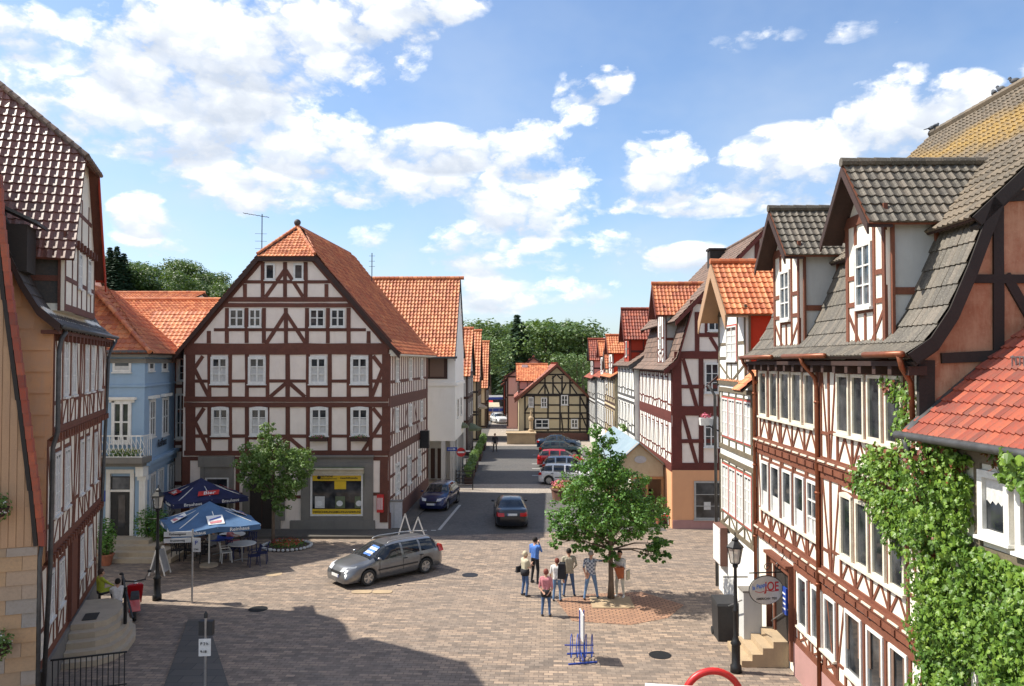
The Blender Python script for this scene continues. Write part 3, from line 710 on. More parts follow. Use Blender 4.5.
    # cross gable
    dm=dormer(root,f.off(.24),1.15,6.05,10.1,12.15,16.9,6.5,'tile_glazed','timber_brown','plaster_cream',ov=.3,oe=.35,cheek='tile_slate',tw=.21,verge='red_wall',hip=.42,hr=2.6,board=.40,verge_sides=1)
    ff=f.off(.26); tb=MB()
    for s in (2.2,3.0,3.7,4.6,5.3): ff.vb(tb,s,10.3,12.0,.1,.03)
    for s in (2.4,3.6,4.8): ff.vb(tb,s,12.2,13.6,.1,.03)
    ff.hb(tb,1.2,6,11.0,.13,.028); ff.hb(tb,1.9,5.3,13.1,.13,.03)
    for k in range(9): ff.box(tb,1.3+k*.52,12.0,1.45+k*.52,12.2,0,.16)
    tb.build('timber_frame',T['timber_brown'],dm)
    for a in (3.08,4.68): ff.window(dm,a,10.9,a+.55,11.95,cols=2,rows=3,cw=.05,d=.05,curtain=.9)
    # half hip plane facing the street
    rm=MB(); c=3.6; hw=2.8*.5
    sl_=(16.9-12.15)/2.45; ze_=12.15-.35*sl_; hw=2.8*.42; zm=ze_+(16.9-ze_)*.58
    roof(rm,f.P(c-hw,0,.56),d,[(0,zm),(2.6,16.9)],[(0,0),(math.hypot(2.6,16.9-zm),hw)],[(0,2*hw),(math.hypot(2.6,16.9-zm),hw)],.2,.28,4,inward=inn)
    for sx in (-1,1): ridge(rm,f.P(c+sx*hw,zm+.06,.56),f.P(c,16.98,-2.04),.09,.3)
    ridge(rm,f.P(c-hw,zm+.02,.6),f.P(c+hw,zm+.02,.6),.07,.3)
    rm.build('hip_roof',[T['tile_brown'],T['timber_brown']],dm)
    # small shed dormer on the slate
    g=MB(); 
    g.hexa([f.P(-.2,11.0,-.35),f.P(.75,11.0,-.35),f.P(.75,12.2,-.35),f.P(-.2,12.2,-.35),f.P(-.2,11.0,-2),f.P(.75,11.0,-2),f.P(.75,12.2,-2),f.P(-.2,12.2,-2)])
    sd=g.build('shed_dormer',T['timber_black'],root)
    g=MB(); g.hexa([f.P(-.35,12.2,-.1),f.P(.95,12.2,-.1),f.P(.95,12.28,-.1),f.P(-.35,12.28,-.1),f.P(-.35,13.2,-2.2),f.P(.95,13.2,-2.2),f.P(.95,13.28,-2.2),f.P(-.35,13.28,-2.2)]); g.build('shed_roof',T['zinc'],sd)
# ================================================================ NEAR TAN GABLE at the left border
def near_gable():
    d=V(-.339,.941,0).normalized(); f=Fac(V(-11.62,18.75,0),V(.941,.339,0)) # normal toward camera
    root=thing('clad_house','narrow tan clad gable end with steep red tiled verge at the left border','house',V(-13.5,18.5,0))
    def U(px,py): return f.uv(px,py)
    P=[U(0,175),U(2,215),U(12,300),U(26,400),U(38,490),U(44,545)]
    pts=[(a,z) for a,z in P]; zl=U(44,546)[1]
    g=MB(); right=[(a-.05,z) for a,z in reversed(pts)]
    low=U(37,548)[0]
    poly=[(-6,0),(low,0),(low,zl)]+right+[(-6,right[-1][1])]
    f.poly(g,poly,-.45,0); g.build('wall',T['board_tan'],root)
    g=MB(); a=-5.8
    while a<low:
        zt=lerp_tab(sorted([(x,z) for x,z in pts],key=lambda t:t[0]),a+.2) if a>pts[0][0] else pts[0][1]
        # lean of the verge: top limit for each board
        cand=[(x,z) for x,z in pts]; 
        if a+.14>cand[0][0]-.1:
            xs=sorted(cand,key=lambda t:t[0]); zt=lerp_tab(xs,a+.3)
        f.box(g,a,zl+.02,a+.15,max(zl+.1,zt-.05),0,.02+.004*random.random()); a+=.165
    g.build('board_cladding',T['board_tan'],root)
    g=MB(); z=.0; k=0
    while z<zl-.1:
        zt=min(z+.34,zl); x=-6
        off=.0 if k%2 else .33
        while x<low:
            x1=min(x+.66+(off if x==-6 else 0),low+.02)
            g.hexa([f.P(x+.004,z,.05),f.P(x1-.004,z,.05),f.P(x1-.004,z,.0),f.P(x+.004,z,.0),f.P(x+.004,zt,.02),f.P(x1-.004,zt,.02),f.P(x1-.004,zt,.0),f.P(x+.004,zt,.0)])
            x=x1
        z=zt; k+=1
    g.build('shingle_cladding',T['shingle_tan'],root)
    g=MB()
    for (a0,z0),(a1,z1) in zip(pts,pts[1:]):
        n=max(1,int(math.hypot(a1-a0,z1-z0)/.3))
        for k in range(n):
            A=V(a0+(a1-a0)*k/n,z0+(z1-z0)*k/n,0); B=V(a0+(a1-a0)*(k+1)/n,z0+(z1-z0)*(k+1)/n,0)
            f.poly(g,[(A.x-.09,A.y),(A.x+.04,A.y),(B.x+.02,B.y-.02),(B.x-.10,B.y)],-.14,.08)
    g.build('verge_tiles',T['tile_red'],root)
    g=MB()
    for (a0,z0),(a1,z1) in zip(pts,pts[1:]): f.poly(g,[(a0-.19,z0),(a0-.1,z0),(a1-.12,z1),(a1-.21,z1)],-.02,.07)
    g.build('verge_board',T['timber_black'],root)
    g=MB(); g.tube([f.P(low+.10,zl+.3,-.1),f.P(low+.06,zl-.3,.0),f.P(low+.06,0,.0)],.05,8); g.build('downpipe',T['zinc'],root,smooth=True)
    # flower baskets hanging from it
    for px,py,lb in ((0,505,'upper flower basket with trailing leaves on the tan gable at the left border'),(2,640,'lower white flower basket on the tan shingle wall at the left border')):
        a,z=f.uv(px,py); c=f.P(a,z,.35)
        t=thing('flower_basket',lb,'flower basket',c,'flower baskets on the tan gable')
        g=MB(); g.lathe(c-V(0,0,.25),[(.05,0),(.2,.05),(.28,.25)],12); g.build('basket',T['timber_dark'],t)
        g=MB(); g.bar(c+V(0,0,.0),c-f.n*.33+V(0,0,.25),.02); g.build('bracket',T['iron_black'],t)
        g=MB(); leaf_cluster(g,c,(.38,.3,.4),420,.075); 
        g.build('leaves',T['leaf_tree_b'],t)
        g=MB(); leaf_cluster(g,c+V(0,0,.03),(.4,.32,.42),60,.05); g.build('blossoms',T['flower_white'],t)
# ================================================================ BLUE HOUSE
def blue_house():
    f=Fac((-20.5,36.0),(1,0)); c0=f.sx(145,5); us=V(-.2,1,0).normalized(); 
    root=thing('town_house','pale blue plastered house with a red hipped roof and a balcony over its entrance','house',f.P(c0,0)-V(1,0,0))
    zE=9.15; Ls=6.3
    cp=f.P(c0,0); sf=Fac(cp,us); e=sf.P(Ls,0)
    foot=[f.P(0,0),cp,e,V(-20.5,e.y,0)]
    g=MB(); g.prism(foot,V(0,0,zE)); g.build('wall',T['plaster_blue'],root)
    g=MB()
    def ring(z0,z1,dd,a=0):
        f.box(g,a,z0,c0+dd,z1,0,dd); sf.box(g,-dd*.5,z0,Ls,z1,0,dd)
    ring(zE-.22,zE-.02,.28); ring(zE-.5,zE-.3,.08)
    g.build('cornice',T['stone_grey'],root)
    g=MB(); ring(7.55,7.64,.07); ring(3.6,3.95,.14); ring(3.95,4.1,.3)
    for z0 in (.1,): f.box(g,c0-.35,z0,c0-.05,3.6,0,.08)
    g.build('band_course',T['plaster_blue'],root)
    def W(ff,p0,y0,p1,y1,**k):
        a=ff.uv(p0,y1); b=ff.uv(p1,y0); return ff.window(root,min(a[0],b[0]),a[1],max(a[0],b[0]),b[1],**k)
    W(f,113,360,131.5,372,cols=1,rows=1,cw=.1,curtain=.5)
    w=W(f,112,401,132,443,cols=2,rows=2,cw=.14,bw=.07,d=.1)
    g=MB(); a,z=f.uv(108,397); b,_=f.uv(137,397); f.box(g,a,z-.12,b,z,0,.2); f.box(g,a+.1,z-.25,b-.1,z-.12,0,.1); g.build('lintel',T['plaster_white'],w)
    for p in ((148,361,153.5,371),(161.5,361,167,371)): W(sf,*p,cols=1,rows=1,cw=.12)
    for p in ((149,399,154.8,438),(161.8,397,168,436)):
        w=W(sf,*p,cols=2,rows=2,cw=.12,bw=.06); g=MB()
        a,z=sf.uv(p[0]-1,p[1]-3); b,_=sf.uv(p[2]+1,p[1]-3); sf.box(g,a,z-.15,b,z,0,.2); g.build('lintel',T['plaster_white'],w)
    for a in (1.0,2.6): sf.window(root,a,1.0,a+1.0,3.4,cols=2,rows=2,cw=.1,d=.08)
    sf.window(root,4.6,.8,5.9,3.4,cols=2,rows=2,cw=.12,d=.08)
    # balcony
    a0,a1=f.sx(103,4.5),f.sx(153,4.5)
    g=MB(); f.box(g,a0,4.15,a1,4.4,0,.95); f.box(g,a0+.1,3.98,a1-.1,4.15,0,.7); bl=g.build('balcony',T['stone_grey'],root)
    g=MB(); 
    f.box(g,a0,5.35,a1,5.41,.88,.93); f.box(g,a0,4.42,a1,4.46,.89,.92); f.box(g,a1-.05,5.35,a1-.002,5.4,0,.88)
    x=a0
    while x<a1:
        f.box(g,x,4.46,x+.03,5.35,.895,.92); 
        f.bar(g.__class__() if False else g,x,4.5,x+.2,4.9,.02,.91,d0=.9); f.bar(g,x+.2,4.9,x,5.3,.02,.91,d0=.9); f.bar(g,x+.2,4.5,x,4.9,.02,.917,d0=.905)
        x+=.2
    for k in range(5): sf_=.9*k/5; f.box(g,a1-.03,4.42,a1-.005,5.35,sf_,sf_+.03)
    g.build('railing',T['win_white'],bl)
    g=MB()
    for k in range(6): leaf_cluster(g,f.P(a0+(a1-a0)*(.42+k*.09),4.62,.85),(.3,.15,.2),90,.08)
    g.build('plants',T['leaf_tree_b'],bl)
    g=MB()
    for k in range(6): leaf_cluster(g,f.P(a0+(a1-a0)*(.4+k*.1),4.75,.9),(.3,.15,.15),18,.06)
    g.build('blossoms',T['flower_yellow'],bl)
    # entrance
    d0,d1=f.sx(113,1.5),f.sx(133,1.5)
    g=MB(); f.box(g,d0,.75,d1,3.45,.0,.04); dr=g.build('door',T['paint_black'],root)
    g=MB(); f.box(g,d0-.18,.75,d0,3.6,0,.14); f.box(g,d1,.75,d1+.18,3.6,0,.14); f.box(g,d0-.18,3.6,d1+.18,3.78,0,.16); f.box(g,d0,2.75,d1,2.85,.04,.1); g.build('door_frame',T['plaster_white'],dr)
    g=MB(); f.box(g,d0+.08,2.88,d1-.08,3.4,.045,.06); g.build('fanlight',T['glass_blue'],dr)
    g=MB(); f.box(g,(d0+d1)/2-.1,1.1,d1-.25,2.6,.045,.055); g.build('pane',T['glass'],dr)
    g=MB()
    for a in (d0-.75,d1+.45):
        f.box(g,a,.75,a+.28,3.3,0,.22); f.box(g,a-.06,3.3,a+.34,3.5,0,.28); f.box(g,a-.06,.6,a+.34,.8,0,.28)
        for k in range(3): f.box(g,a+.04+.08*k,.85,a+.08+.08*k,3.25,.22,.24)
        f.box(g,a-.04,3.5,a+.32,3.95,0,.5)
    g.build('pilaster',T['plaster_white'],root)
    # steps
    g=MB()
    for k in range(4): 
        r=.55+.38*(4-k); cx=(d0+d1)/2+.3
        f.box(g,cx-1.2-.25*(3-k),.185*k,cx+1.4+.5*(3-k),.185*(k+1),0,r)
    g.build('steps',T['concrete'],root)
    # roof: hipped
    ap=V(-19.5,e.y-2.9,12.4)
    rm=MB(); Af=f.P(-2,0,.4); w=c0+2.45
    run=math.hypot(3.2,3.2); b_=math.hypot(3.3,3.3)
    roof(rm,Af,(1,0),[(0,zE-.05),(3.6,12.5)],[(0,0),(9,0)],[(0,w),(math.hypot(3.6,3.4),w-3.9)],.27,.33,4,inward=(0,1),amp=.05)
    As=sf.P(-.4,0,.42); 
    roof(rm,As,us,[(0,zE-.05),(3.65,12.5)],[(0,0),(math.hypot(3.65,3.4),3.4)],[(0,Ls+.7),(9,Ls+.7)],.27,.33,4,inward=-sf.n,amp=.05)
    hA=f.P(c0+.42,zE+.02,.42); hB=sf.P(3.1,12.5,-3.3)
    ridge(rm,hA,hB,.1,.33)
    rm.build('roof',[T['tile_deep'],T['timber_dark']],root)
    gutter(root,f,0,c0+.3,zE+.02,.38,'zinc',.07)
    text('Reifhaus',.55,sf.P(3.2,4.68,.06),sf.rot(),T['paint_black'],root,shear=.25)
    g=MB(); a=f.sx(103,2.6); f.box(g,a-.1,2.3,a+.3,2.8,.02,.06); g.build('house_sign',T['paint_blue'],root)
# narrow brown-and-white house slot between blue and big house
def slot_house():
    f=Fac((-18.6,42.0),(1,0)); a0=f.sx(173,5); a1=f.sx(186,5)
    root=thing('narrow_house','narrow timbered house squeezed between the blue house and the big gabled house','house',f.P((a0+a1)/2,0))
    g=MB(); f.box(g,a0-2,0,a1+1,9.2,-6,0); g.build('wall',T['plaster_pink'],root)
    tb=MB()
    for a in (a0+.1,a0+.62,a1-.1): f.vb(tb,a,0.2,9.1,.16,.03)
    for z in (2.2,4.0,4.35,6.1,7.4,9.0): f.hb(tb,a0-.5,a1+.1,z,.2,.04)
    tb.build('timber_frame',T['timber_brown'],root)
    f.window(root,a0+.2,4.6,a1+.02,7.0,cols=2,rows=3,cw=.1,d=.09); f.window(root,a0+.35,7.7,a1+.02,8.9,cols=1,rows=3,cw=.06,d=.09)
    rm=MB(); roof(rm,f.P(a0-2.3,0,.3),(1,0),[(0,9.1),(3,11.6)],[(0,0),(9,0)],[(0,4.5),(9,4.5)],.25,.33,4,inward=(0,1)); rm.build('roof',[T['tile_orange'],T['timber_dark']],root)
def bg_roof(name_label,p0,p1,yr,ye,D,depth,tile='tile_orange',wall='plaster_pink',tw=.25):
    """house behind: roof slope facing camera, ridge from px p0..p1 at image height yr, eave at ye"""
    zr=at(500,yr,D+depth).z; ze=at(500,ye,D).z; x0=at(p0,yr,D+depth).x; x1=at(p1,yr,D+depth).x
    f=Fac((x0,D+.4),(1,0)); W=x1-x0
    root=thing('town_house',name_label,'house',f.P(W/2,0))
    g=MB(); g.prism([f.P(0,0),f.P(0,ze),f.P(0,zr-.15,-depth),f.P(0,ze,-depth*2),f.P(0,0,-depth*2)],f.u*W); g.build('wall',T[wall],root)
    rm=MB(); t=math.hypot(depth,zr-ze)
    roof(rm,f.P(-.3,0,.4),(1,0),[(0,ze),(depth+.4,zr)],[(0,0),(t+2,0)],[(0,W+.6),(t+2,W+.6)],tw,.34,4,inward=(0,1),amp=.05,lift=.04)
    roof(rm,f.P(-.3,0,-depth*2-.4),(1,0),[(0,ze),(depth+.4,zr)],[(0,0),(t+2,0)],[(0,W+.6),(t+2,W+.6)],.5,.5,1,inward=(0,-1))
    ridge(rm,f.P(-.3,zr+.08,-depth),f.P(W+.3,zr+.08,-depth),.13,.4)
    rm.build('roof',[T[tile],T['timber_dark']],root)
    return root,f,W,ze,zr
# ================================================================ generic street house
def street_house(name,label,f,Ls,Dp,zE,zR,timb='timber_red',wall='plaster_bright',tile='tile_red',storeys=(),winstyle=None,mans=None,ov=.4,near='end',gable_t=None,ground=None,gz=0,frame='win_white',dorm=(),far=True,tw=.25,n=4,vtimb=None,gwall=None,verge_o=.3,style='X',fill=.8,lower_tile=None,wmat='glass',curt=.6,mo=.45):
    """f faces the street. near: 'end' -> nearer gable at s=Ls else at 0. mans=(inward,z) break of mansard"""
    inn=-f.n; h=Dp/2
    root=thing(name,label,'house',f.P(Ls/2,0,-h/2))
    if mans:
        mi,mz=mans; prof1=[(-ov,zE-.15),(.25,zE+.45),(mi*.62,zE+.45+(mz-zE-.45)*.52),(mi,mz)]; prof2=[(mi-mo,mz-mo*((zR-mz)/(h-mi))+.12),(h,zR)]
        sec=[(0,gz),(0,zE),(.3,zE+.35),(mi*.66,zE+.35+(mz-zE-.35)*.5),(mi+.05,mz-.12),(h,zR-.15)]
    else:
        sl=(zR-zE)/h; prof1=[(-ov,zE-ov*sl*.6),(h*.15,zE+h*.15*sl),(h,zR)]; prof2=None
        sec=[(0,gz),(0,zE),(h,zR-.15)]
    full=sec+[(Dp-i,z) for i,z in reversed(sec[:-1])]
    body(root,f,Ls,Dp,full,T[gwall or wall])
    g=MB(); f.box(g,0,gz,Ls,zE,0,.012); g.build('street_wall',T[wall],root)
    if ground:
        g=MB(); f.box(g,-.02,0,Ls+.02,gz if gz else 3,-.01,.03); 
        g.build('ground_floor',T[ground],root)
    tb=MB(); f2=f.off(.012)
    for st in storeys:
        timber_row(f2,tb,0,Ls,st['z0'],st['z1'],st['w'],st['sill'],st['head'],w=st.get('tw',.13),fill=fill,style=style,plate=st.get('pl',.18))
        for a,b in st['w']: f2.window(root,a,st['sill'],b,st['head'],cols=2,rows=st.get('rows',3),cw=.055,d=.05,frame='win_white' if frame=='win_red' else frame,casing='win_red' if frame=='win_red' else None,pane=wmat,curtain=curt,sill=False)
    if gable_t:
        gf=Fac(f.P(Ls,0),-f.n)
        for z in (zE-2.5,zE-.1,zE+(zR-zE)*.5):
            e=0 if z<zE else (z-zE)/(zR-zE)*h; gf.hb(tb,e,Dp-e,z,.2,.05)
        for k in range(6): a=.1+k*(Dp-.2)/5; gf.vb(tb,a,.3,zE+(zR-zE)*(1-abs(a-h)/h)-.2,.16,.04)
    if storeys: tb.build('timber_frame',T[timb],root)
    rm=MB(); s0,s1=-verge_o,Ls+verge_o
    for side in (0,1):
        A=f.P(s0,0,0) if side==0 else f.P(s0,0,-Dp); iv=inn if side==0 else -inn
        for q,pr in enumerate((prof1,prof2)):
            if pr is None: continue
            roof(rm,A,f.u,pr,[(0,0),(99,0)],[(0,s1-s0),(99,s1-s0)],tw if side==0 else .5,.34 if side==0 else .6,n if side==0 else 1,inward=iv,amp=.04,lift=.035,m=2 if (q==0 and lower_tile) else 0)
    ridge(rm,f.P(s0,zR+.07,-h),f.P(s1,zR+.07,-h),.12,.4)
    rf=rm.build('roof',[T[tile],T['timber_dark']]+([T[lower_tile]] if lower_tile else []),root)
    vb=MB()
    for s in (s0-.03,s1-.02):
        for pr in (prof1,prof2):
            if pr is None: continue
            for side in (0,1):
                for (i0,z0),(i1,z1) in zip(pr,pr[1:]):
                    a,b=(i0,i1) if side==0 else (Dp-i0,Dp-i1)
                    vb.prism([f.P(s,z0+.02,-a),f.P(s,z1+.02,-b),f.P(s,z1-.24,-b),f.P(s,z0-.24,-a)],f.u*.05)
    vb.build('verge_board',T[vtimb or timb],rf)
    for dk in dorm: dormer(root,f,**dk)
    return root
def right_houses():
    AX=V(14/780,1,0).normalized()
    def RF(Dfar,Dnear,off=7.5):
        # facade facing the street, s=0 at far end
        a=V(off,0,0)+AX*Dfar; a=V(off+.018*Dfar,Dfar,0); b=V(off+.018*Dnear,Dnear,0)
        return Fac(a,b-a),(b-a).length
    # ---------------- R2 : brown house with two dormers
    f,L=RF(25.35,14.75); zE=8.95
    root=street_house('timber_house','long right half-timbered house with grey mossy roof, two gabled dormers and rows of cream windows','',0,0,0,0) if False else None
    root=thing('timber_house','long right half-timbered house with grey mossy roof and two gabled dormers','house',f.P(L/2,0,-2))
    h=5.8; Dp=11.6; zR=16.1; mi,mz=1.15,11.75
    lo=[(-.42,8.82),(.0,9.12),(.35,9.65),(.7,10.45),(mi+.05,mz+.0)]; up=[(mi-.35,mz-.38),(h,zR)]
    sec=[(0,0),(0,8.85),(.38,9.5),(.75,10.4),(1.2,11.6),(h,zR-.15)]
    body(root,f,L,Dp,sec+[(Dp-i,z) for i,z in reversed(sec[:-1])],T['plaster_cream'])
    tb=MB(); 
    def sp(px,z=7): return f.sx(px,z)
    sS=sp(820); 
    st2=[(6.98,8.4)]; 
    W2=[(sp(a),sp(b)) for a,b in ((760.5,768),(771,779),(781.5,791),(793,803),(805.6,816.4))]; N2=[(sp(a),sp(b)) for a,b in ((838,850.5),(853,865.5),(868.5,883),(886.5,904))]
    W1=[(sp(a),sp(b)) for a,b in ((762,769),(771.5,780),(783,792),(795,804.5),(807.5,818))]; N1=[(sp(a),sp(b)) for a,b in ((840.5,852),(855.5,868.5),(871.5,885),(889,904.5))]
    WG=[(sp(a),sp(b)) for a,b in ((797.6,806.5),(811,821),(823.5,834.5))]; NG=[(sp(a),sp(b)) for a,b in ((844,860.5),(865.5,882),(888,906))]
    for z0,z1,si,he,ws,lo_,hi_ in ((6.15,8.75,7.0,8.42,W2,0,sS),(6.15,8.75,7.0,8.42,N2,sS,L),(3.4,5.95,4.12,5.6,W1,0,sS),(3.4,5.95,4.12,5.6,N1,sS,L),(.9,3.1,1.5,2.9,WG,sp(793),sS+.2),(.9,3.1,1.5,2.95,NG,sS+.2,L)):
        timber_row(f,tb,lo_,hi_,z0,z1,ws,si,he,w=.095,fill=.62,style='A' if (z0>1) else 'X',plate=.17)
        for k,(a,b) in enumerate(ws):
            wn=f.window(root,a,si,b,he,cols=1 if not(ws is W1 and k==4) else 2,rows=1 if not(ws is W1 and k==4) else 3,cw=.075,d=.07,frame='win_cream' if z0>6 or ws is N1 else 'win_white',pane='glass',curtain=.35 if (ws is W1) else 0,sill=False,split=False,arch=.06 if (ws is N1 and k==0) else 0)
            if ws is NG:
                g=MB(); 
                for x in (a+.09,b-.19): f.box(g,x,he-.9,x+.1,he-.1,.03,.05)
                g.build('curtain',T['tile_brown'],wn)
        g=MB(); f.box(g,min(a for a,b in ws)-.04,si-.06,max(b for a,b in ws)+.04,si-.005,0,.12); g.build('window_ledge',T['win_cream'],root)
    for z in (3.27,6.05):
        f.hb(tb,0,L,z,.2,.09); f.hb(tb,0,L,z+.17,.12,.13)
        k=.15
        while k<L: f.box(tb,k,z-.085,k+.12,z+.05,.02,.125); k+=.62
    tb.build('timber_frame',T['timber_rust'],root)
    g=MB()
    for z in (3.46,6.24):
        k=.05
        while k<L-.5: f.box(g,k,z-.03,k+.45,z+.01,.05,.16); k+=.62
    g.build('ledge_boards',T['win_cream'],root)
    g=MB(); f.box(g,sp(793),0,L,.9,0,.06); g.build('plinth',T['stone_pink'],root)
    # joe's door recess and porch
    a0,a1=sp(773,1.5),sp(790,1.5)
    g=MB(); f.poly(g,[(a0+.25,.7),(a1,.7),(a1,2.6),((a0+a1)/2+.12,2.95),(a0+.25,2.6)],.01,.04); dr=g.build('door',T['timber_black'],root)
    g=MB(); f.box(g,a0+.13,.3,a0+.25,2.8,0,.1); f.box(g,a1,.3,a1+.12,2.8,0,.1); f.box(g,a0+.1,2.7,a1+.12,2.85,.1,.16); g.build('door_frame',T['timber_rust'],dr)
    g=MB(); f.box(g,a1+.15,.9,a1+.2,2.9,0,.16); f.box(g,a0-.3,2.9,a1+.2,2.98,0,.25); f.box(g,a0-.35,.2,a0-.27,2.95,0,.16); g.build('porch_frame',T['timber_rust'],root)
    # roof
    rm=MB(); inn=-f.n; s0=-.15; s1=L+.28
    roof(rm,f.P(s0,0),f.u,lo,[(0,0),(9,0)],[(0,s1-s0),(9,s1-s0)],.19,.42,4,amp=.03,lift=.03,inward=inn)
    rf=rm.build('lower_roof',[T['tile_old'],T['timber_dark']],root)
    rm=MB(); roof(rm,f.P(s0,0),f.u,up,[(0,0),(9,0)],[(0,s1-s0),(9,s1-s0)],.19,.3,4,amp=.04,lift=.035,inward=inn)
    roof(rm,f.P(s0,0,-Dp),f.u,[(-.4,8.8),(h,zR)],[(0,0),(19,0)],[(0,s1-s0),(19,s1-s0)],.5,.5,1,inward=f.n)
    ridge(rm,f.P(s0,zR+.08,-h),f.P(s1,zR+.08,-h),.12)
    rm.build('upper_roof',[T['tile_lichen'],T['timber_dark']],root)
    vb=MB()
    for pr,w in ((lo,.3),(up,.26)):
        for (i0,z0),(i1,z1) in zip(pr,pr[1:]):
            vb.prism([f.P(s1-.02,z0+.03,-i0),f.P(s1-.02,z1+.03,-i1),f.P(s1-.02,z1-w*.5,-i1-.16),f.P(s1-.02,z0-w*.5,-i0-.16)],f.u*.06)
            vb.prism([f.P(L,z0-.12,-i0-.09),f.P(L,z1-.12,-i1-.09),f.P(L,z1-.2,-i1-.15),f.P(L,z0-.2,-i0-.15)],f.u*.28)
    vb.build('verge_board',T['timber_black'],rf)
    eb=MB(); f.box(eb,0,8.62,L,8.72,0,.36)
    k=.1
    while k<L: f.box(eb,k,8.45,k+.16,8.62,0,.34); k+=.7
    eb.build('eave_board',T['timber_dark'],root)
    for a0_,a1_,ps in ((-.1,sp(789,9),(.02,)),(sp(801,9),sp(846,9),(sS,)),(sp(888,9),L+.25,())):
        gutter(root,f,a0_,a1_,8.85,.5,'copper_pipe',.06,pipes=ps)
    mb=MB(); mb.tube([f.P(L+.1,8.85,.5),f.P(L+.05,8.6,.42),f.P(L-.15,8.3,.15),f.P(L-.15,7.2,.12)],.055,8); mb.build('downpipe',T['copper_pipe'],root,smooth=True)
    for (pl,pr,zr_,lb) in ((848.5,888,13.0,0),(775.5,801,13.0,1)):
        a=sp(pl,10); b=sp(pr,10)
        dormer(root,f,a,b,8.75,11.9,zr_+.05,4.6,'tile_old','timber_rust','plaster_cream',win=((a+b)/2-.40,(a+b)/2+.40,9.9,11.32),ov=.5,oe=.30,cheek='plaster_grey',tw=.19,verge='timber_dark',wstyle=dict(cols=2,rows=3,cw=.07,d=.07,bw=.035,pane='glass_blue'))
    # near gable wall (faces the camera)
    gf=Fac(f.P(L,0),-f.n)
    g=MB(); pts=[(i,z) for i,z in sec]; gf.poly(g,[(0,0),(0,8.85),(.38,9.5),(.75,10.4),(1.2,11.55),(h,15.9),(Dp-.1,9),(Dp-.1,0)],0,.02); g.build('gable_wall',T['brick_plaster'],root)
    tb=MB()
    def GB(x0,y0,x1,y1,w):
        a=gf.uv(x0,y0); b=gf.uv(x1,y1); gf.bar(tb,a[0],a[1],b[0],b[1],w,.07)
    GB(997,196,997,352,.2); GB(968,279,1040,279,.17); GB(990,198,1060,194,.2); GB(940,358,1010,355,.2); GB(1004,275,1040,338,.17)
    GB(1050,150,1050,400,.2); GB(925,360,925,440,.3)
    tb.build('gable_frame',T['timber_black'],root)
    # ---------------- R3 white house
    f3,L3=RF(30.2,25.5); sp3=lambda px,z=6: f3.sx(px,z)
    u=[(sp3(a),sp3(b)) for a,b in ((723,728.6),(729.6,735.6),(737,743.5),(745,751.5))]
    dw=(sp3(728),sp3(738),8.7,9.95)
    r3=street_house('timber_house','narrow white house with moss green beams, red framed windows and an orange tiled dormer','house' and f3,L3,9,8.0,13.2,'timber_moss','plaster_bright','tile_orange',
      storeys=(dict(z0=5.45,z1=7.75,w=u,sill=5.95,head=7.35,pl=.16,rows=3),dict(z0=2.5,z1=5.2,w=u,sill=3.15,head=4.85,pl=.16,rows=4)),frame='win_red',ov=.04,fill=.7,style='V',curt=.95,
      dorm=())
    dormer(r3,f3,sp3(719.5),sp3(746.5),7.85,10.55,12.3,5.2,'tile_orange','timber_moss','plaster_bright',win=(dw[0],dw[1],8.75,10.0),ov=.75,oe=.25,cheek='red_wall',verge='board_tan',board=.5,wstyle=dict(cols=2,rows=4,casing='win_red',cw=.05,curtain=.9))
    for q0,q1 in ((-.2,sp3(719.5)-.3),(sp3(746.5)+.1,L3+.1)):
        rm=MB(); roof(rm,f3.P(q0,0),f3.u,[(-.5,7.75),(.6,8.75)],[(0,0),(3,0)],[(0,q1-q0),(3,q1-q0)],.2,.3,4,inward=-f3.n); rm.build('skirt_roof',[T['tile_orange'],T['timber_dark']],r3)
    g=MB(); f3.box(g,0,0,L3,2.4,.01,.10); g.build('ground_floor',T['plaster_bright'],r3)
    mb=MB(); mb.tube([f3.P(.05,7.8,.45),f3.P(.0,7.4,.2),f3.P(0,.1,.16)],.06,8); mb.build('downpipe',T['zinc'],r3,smooth=True)
    # ---------------- R4 red/white gable
    f4,L4=RF(52.5,41.0,7.65); f4.ds=.3
    ws=lambda k: [(.8+i*1.5,1.35+i*1.5) for i in range(k)]
    r4=street_house('timber_house','white half-timbered house with dark red beams and an orange ground floor',f4,L4,9.6,8.4,15.6,'timber_red','plaster_bright','tile_brown',
      storeys=(dict(z0=5.9,z1=8.3,w=ws(7),sill=6.6,head=7.85,pl=.2,tw=.12),dict(z0=3.2,z1=5.7,w=ws(7),sill=3.9,head=5.2,pl=.2,tw=.12)),mans=(1.05,11.65),mo=.9,ov=.45,gwall='plaster_pink',ground='plaster_orange',gz=0,fill=1.2,style='V',curt=.95,verge_o=.35,lower_tile='tile_brown',vtimb='timber_red')
    bpy.data.objects['ground_floor.001' if 'ground_floor.001' in bpy.data.objects else 'ground_floor'].name='ground_floor'
    dormer(r4,f4,7.3,9.3,8.5,11.75,13.1,4.0,'tile_deep','timber_red','plaster_bright',win=(8.0,8.6,9.3,10.8),ov=.5,oe=.35,cheek='plaster_grey',verge='timber_red')
    gf=Fac(f4.P(L4,0),-f4.n)
    tb=MB()
    def GB(x0,y0,x1,y1,w,d=.04):
        a=gf.uv(x0,y0); b=gf.uv(x1,y1); gf.bar(tb,a[0],a[1],b[0],b[1],w,d)
    for x in (677,): GB(x,358,x,468,.5,.06)
    for x,y0,y1 in ((701,355,468),(697,312,352),(707,292,333),(720,355,468),(726,272,352),(745,262,468),(757,240,262)): GB(x,y0,x,y1,.24)
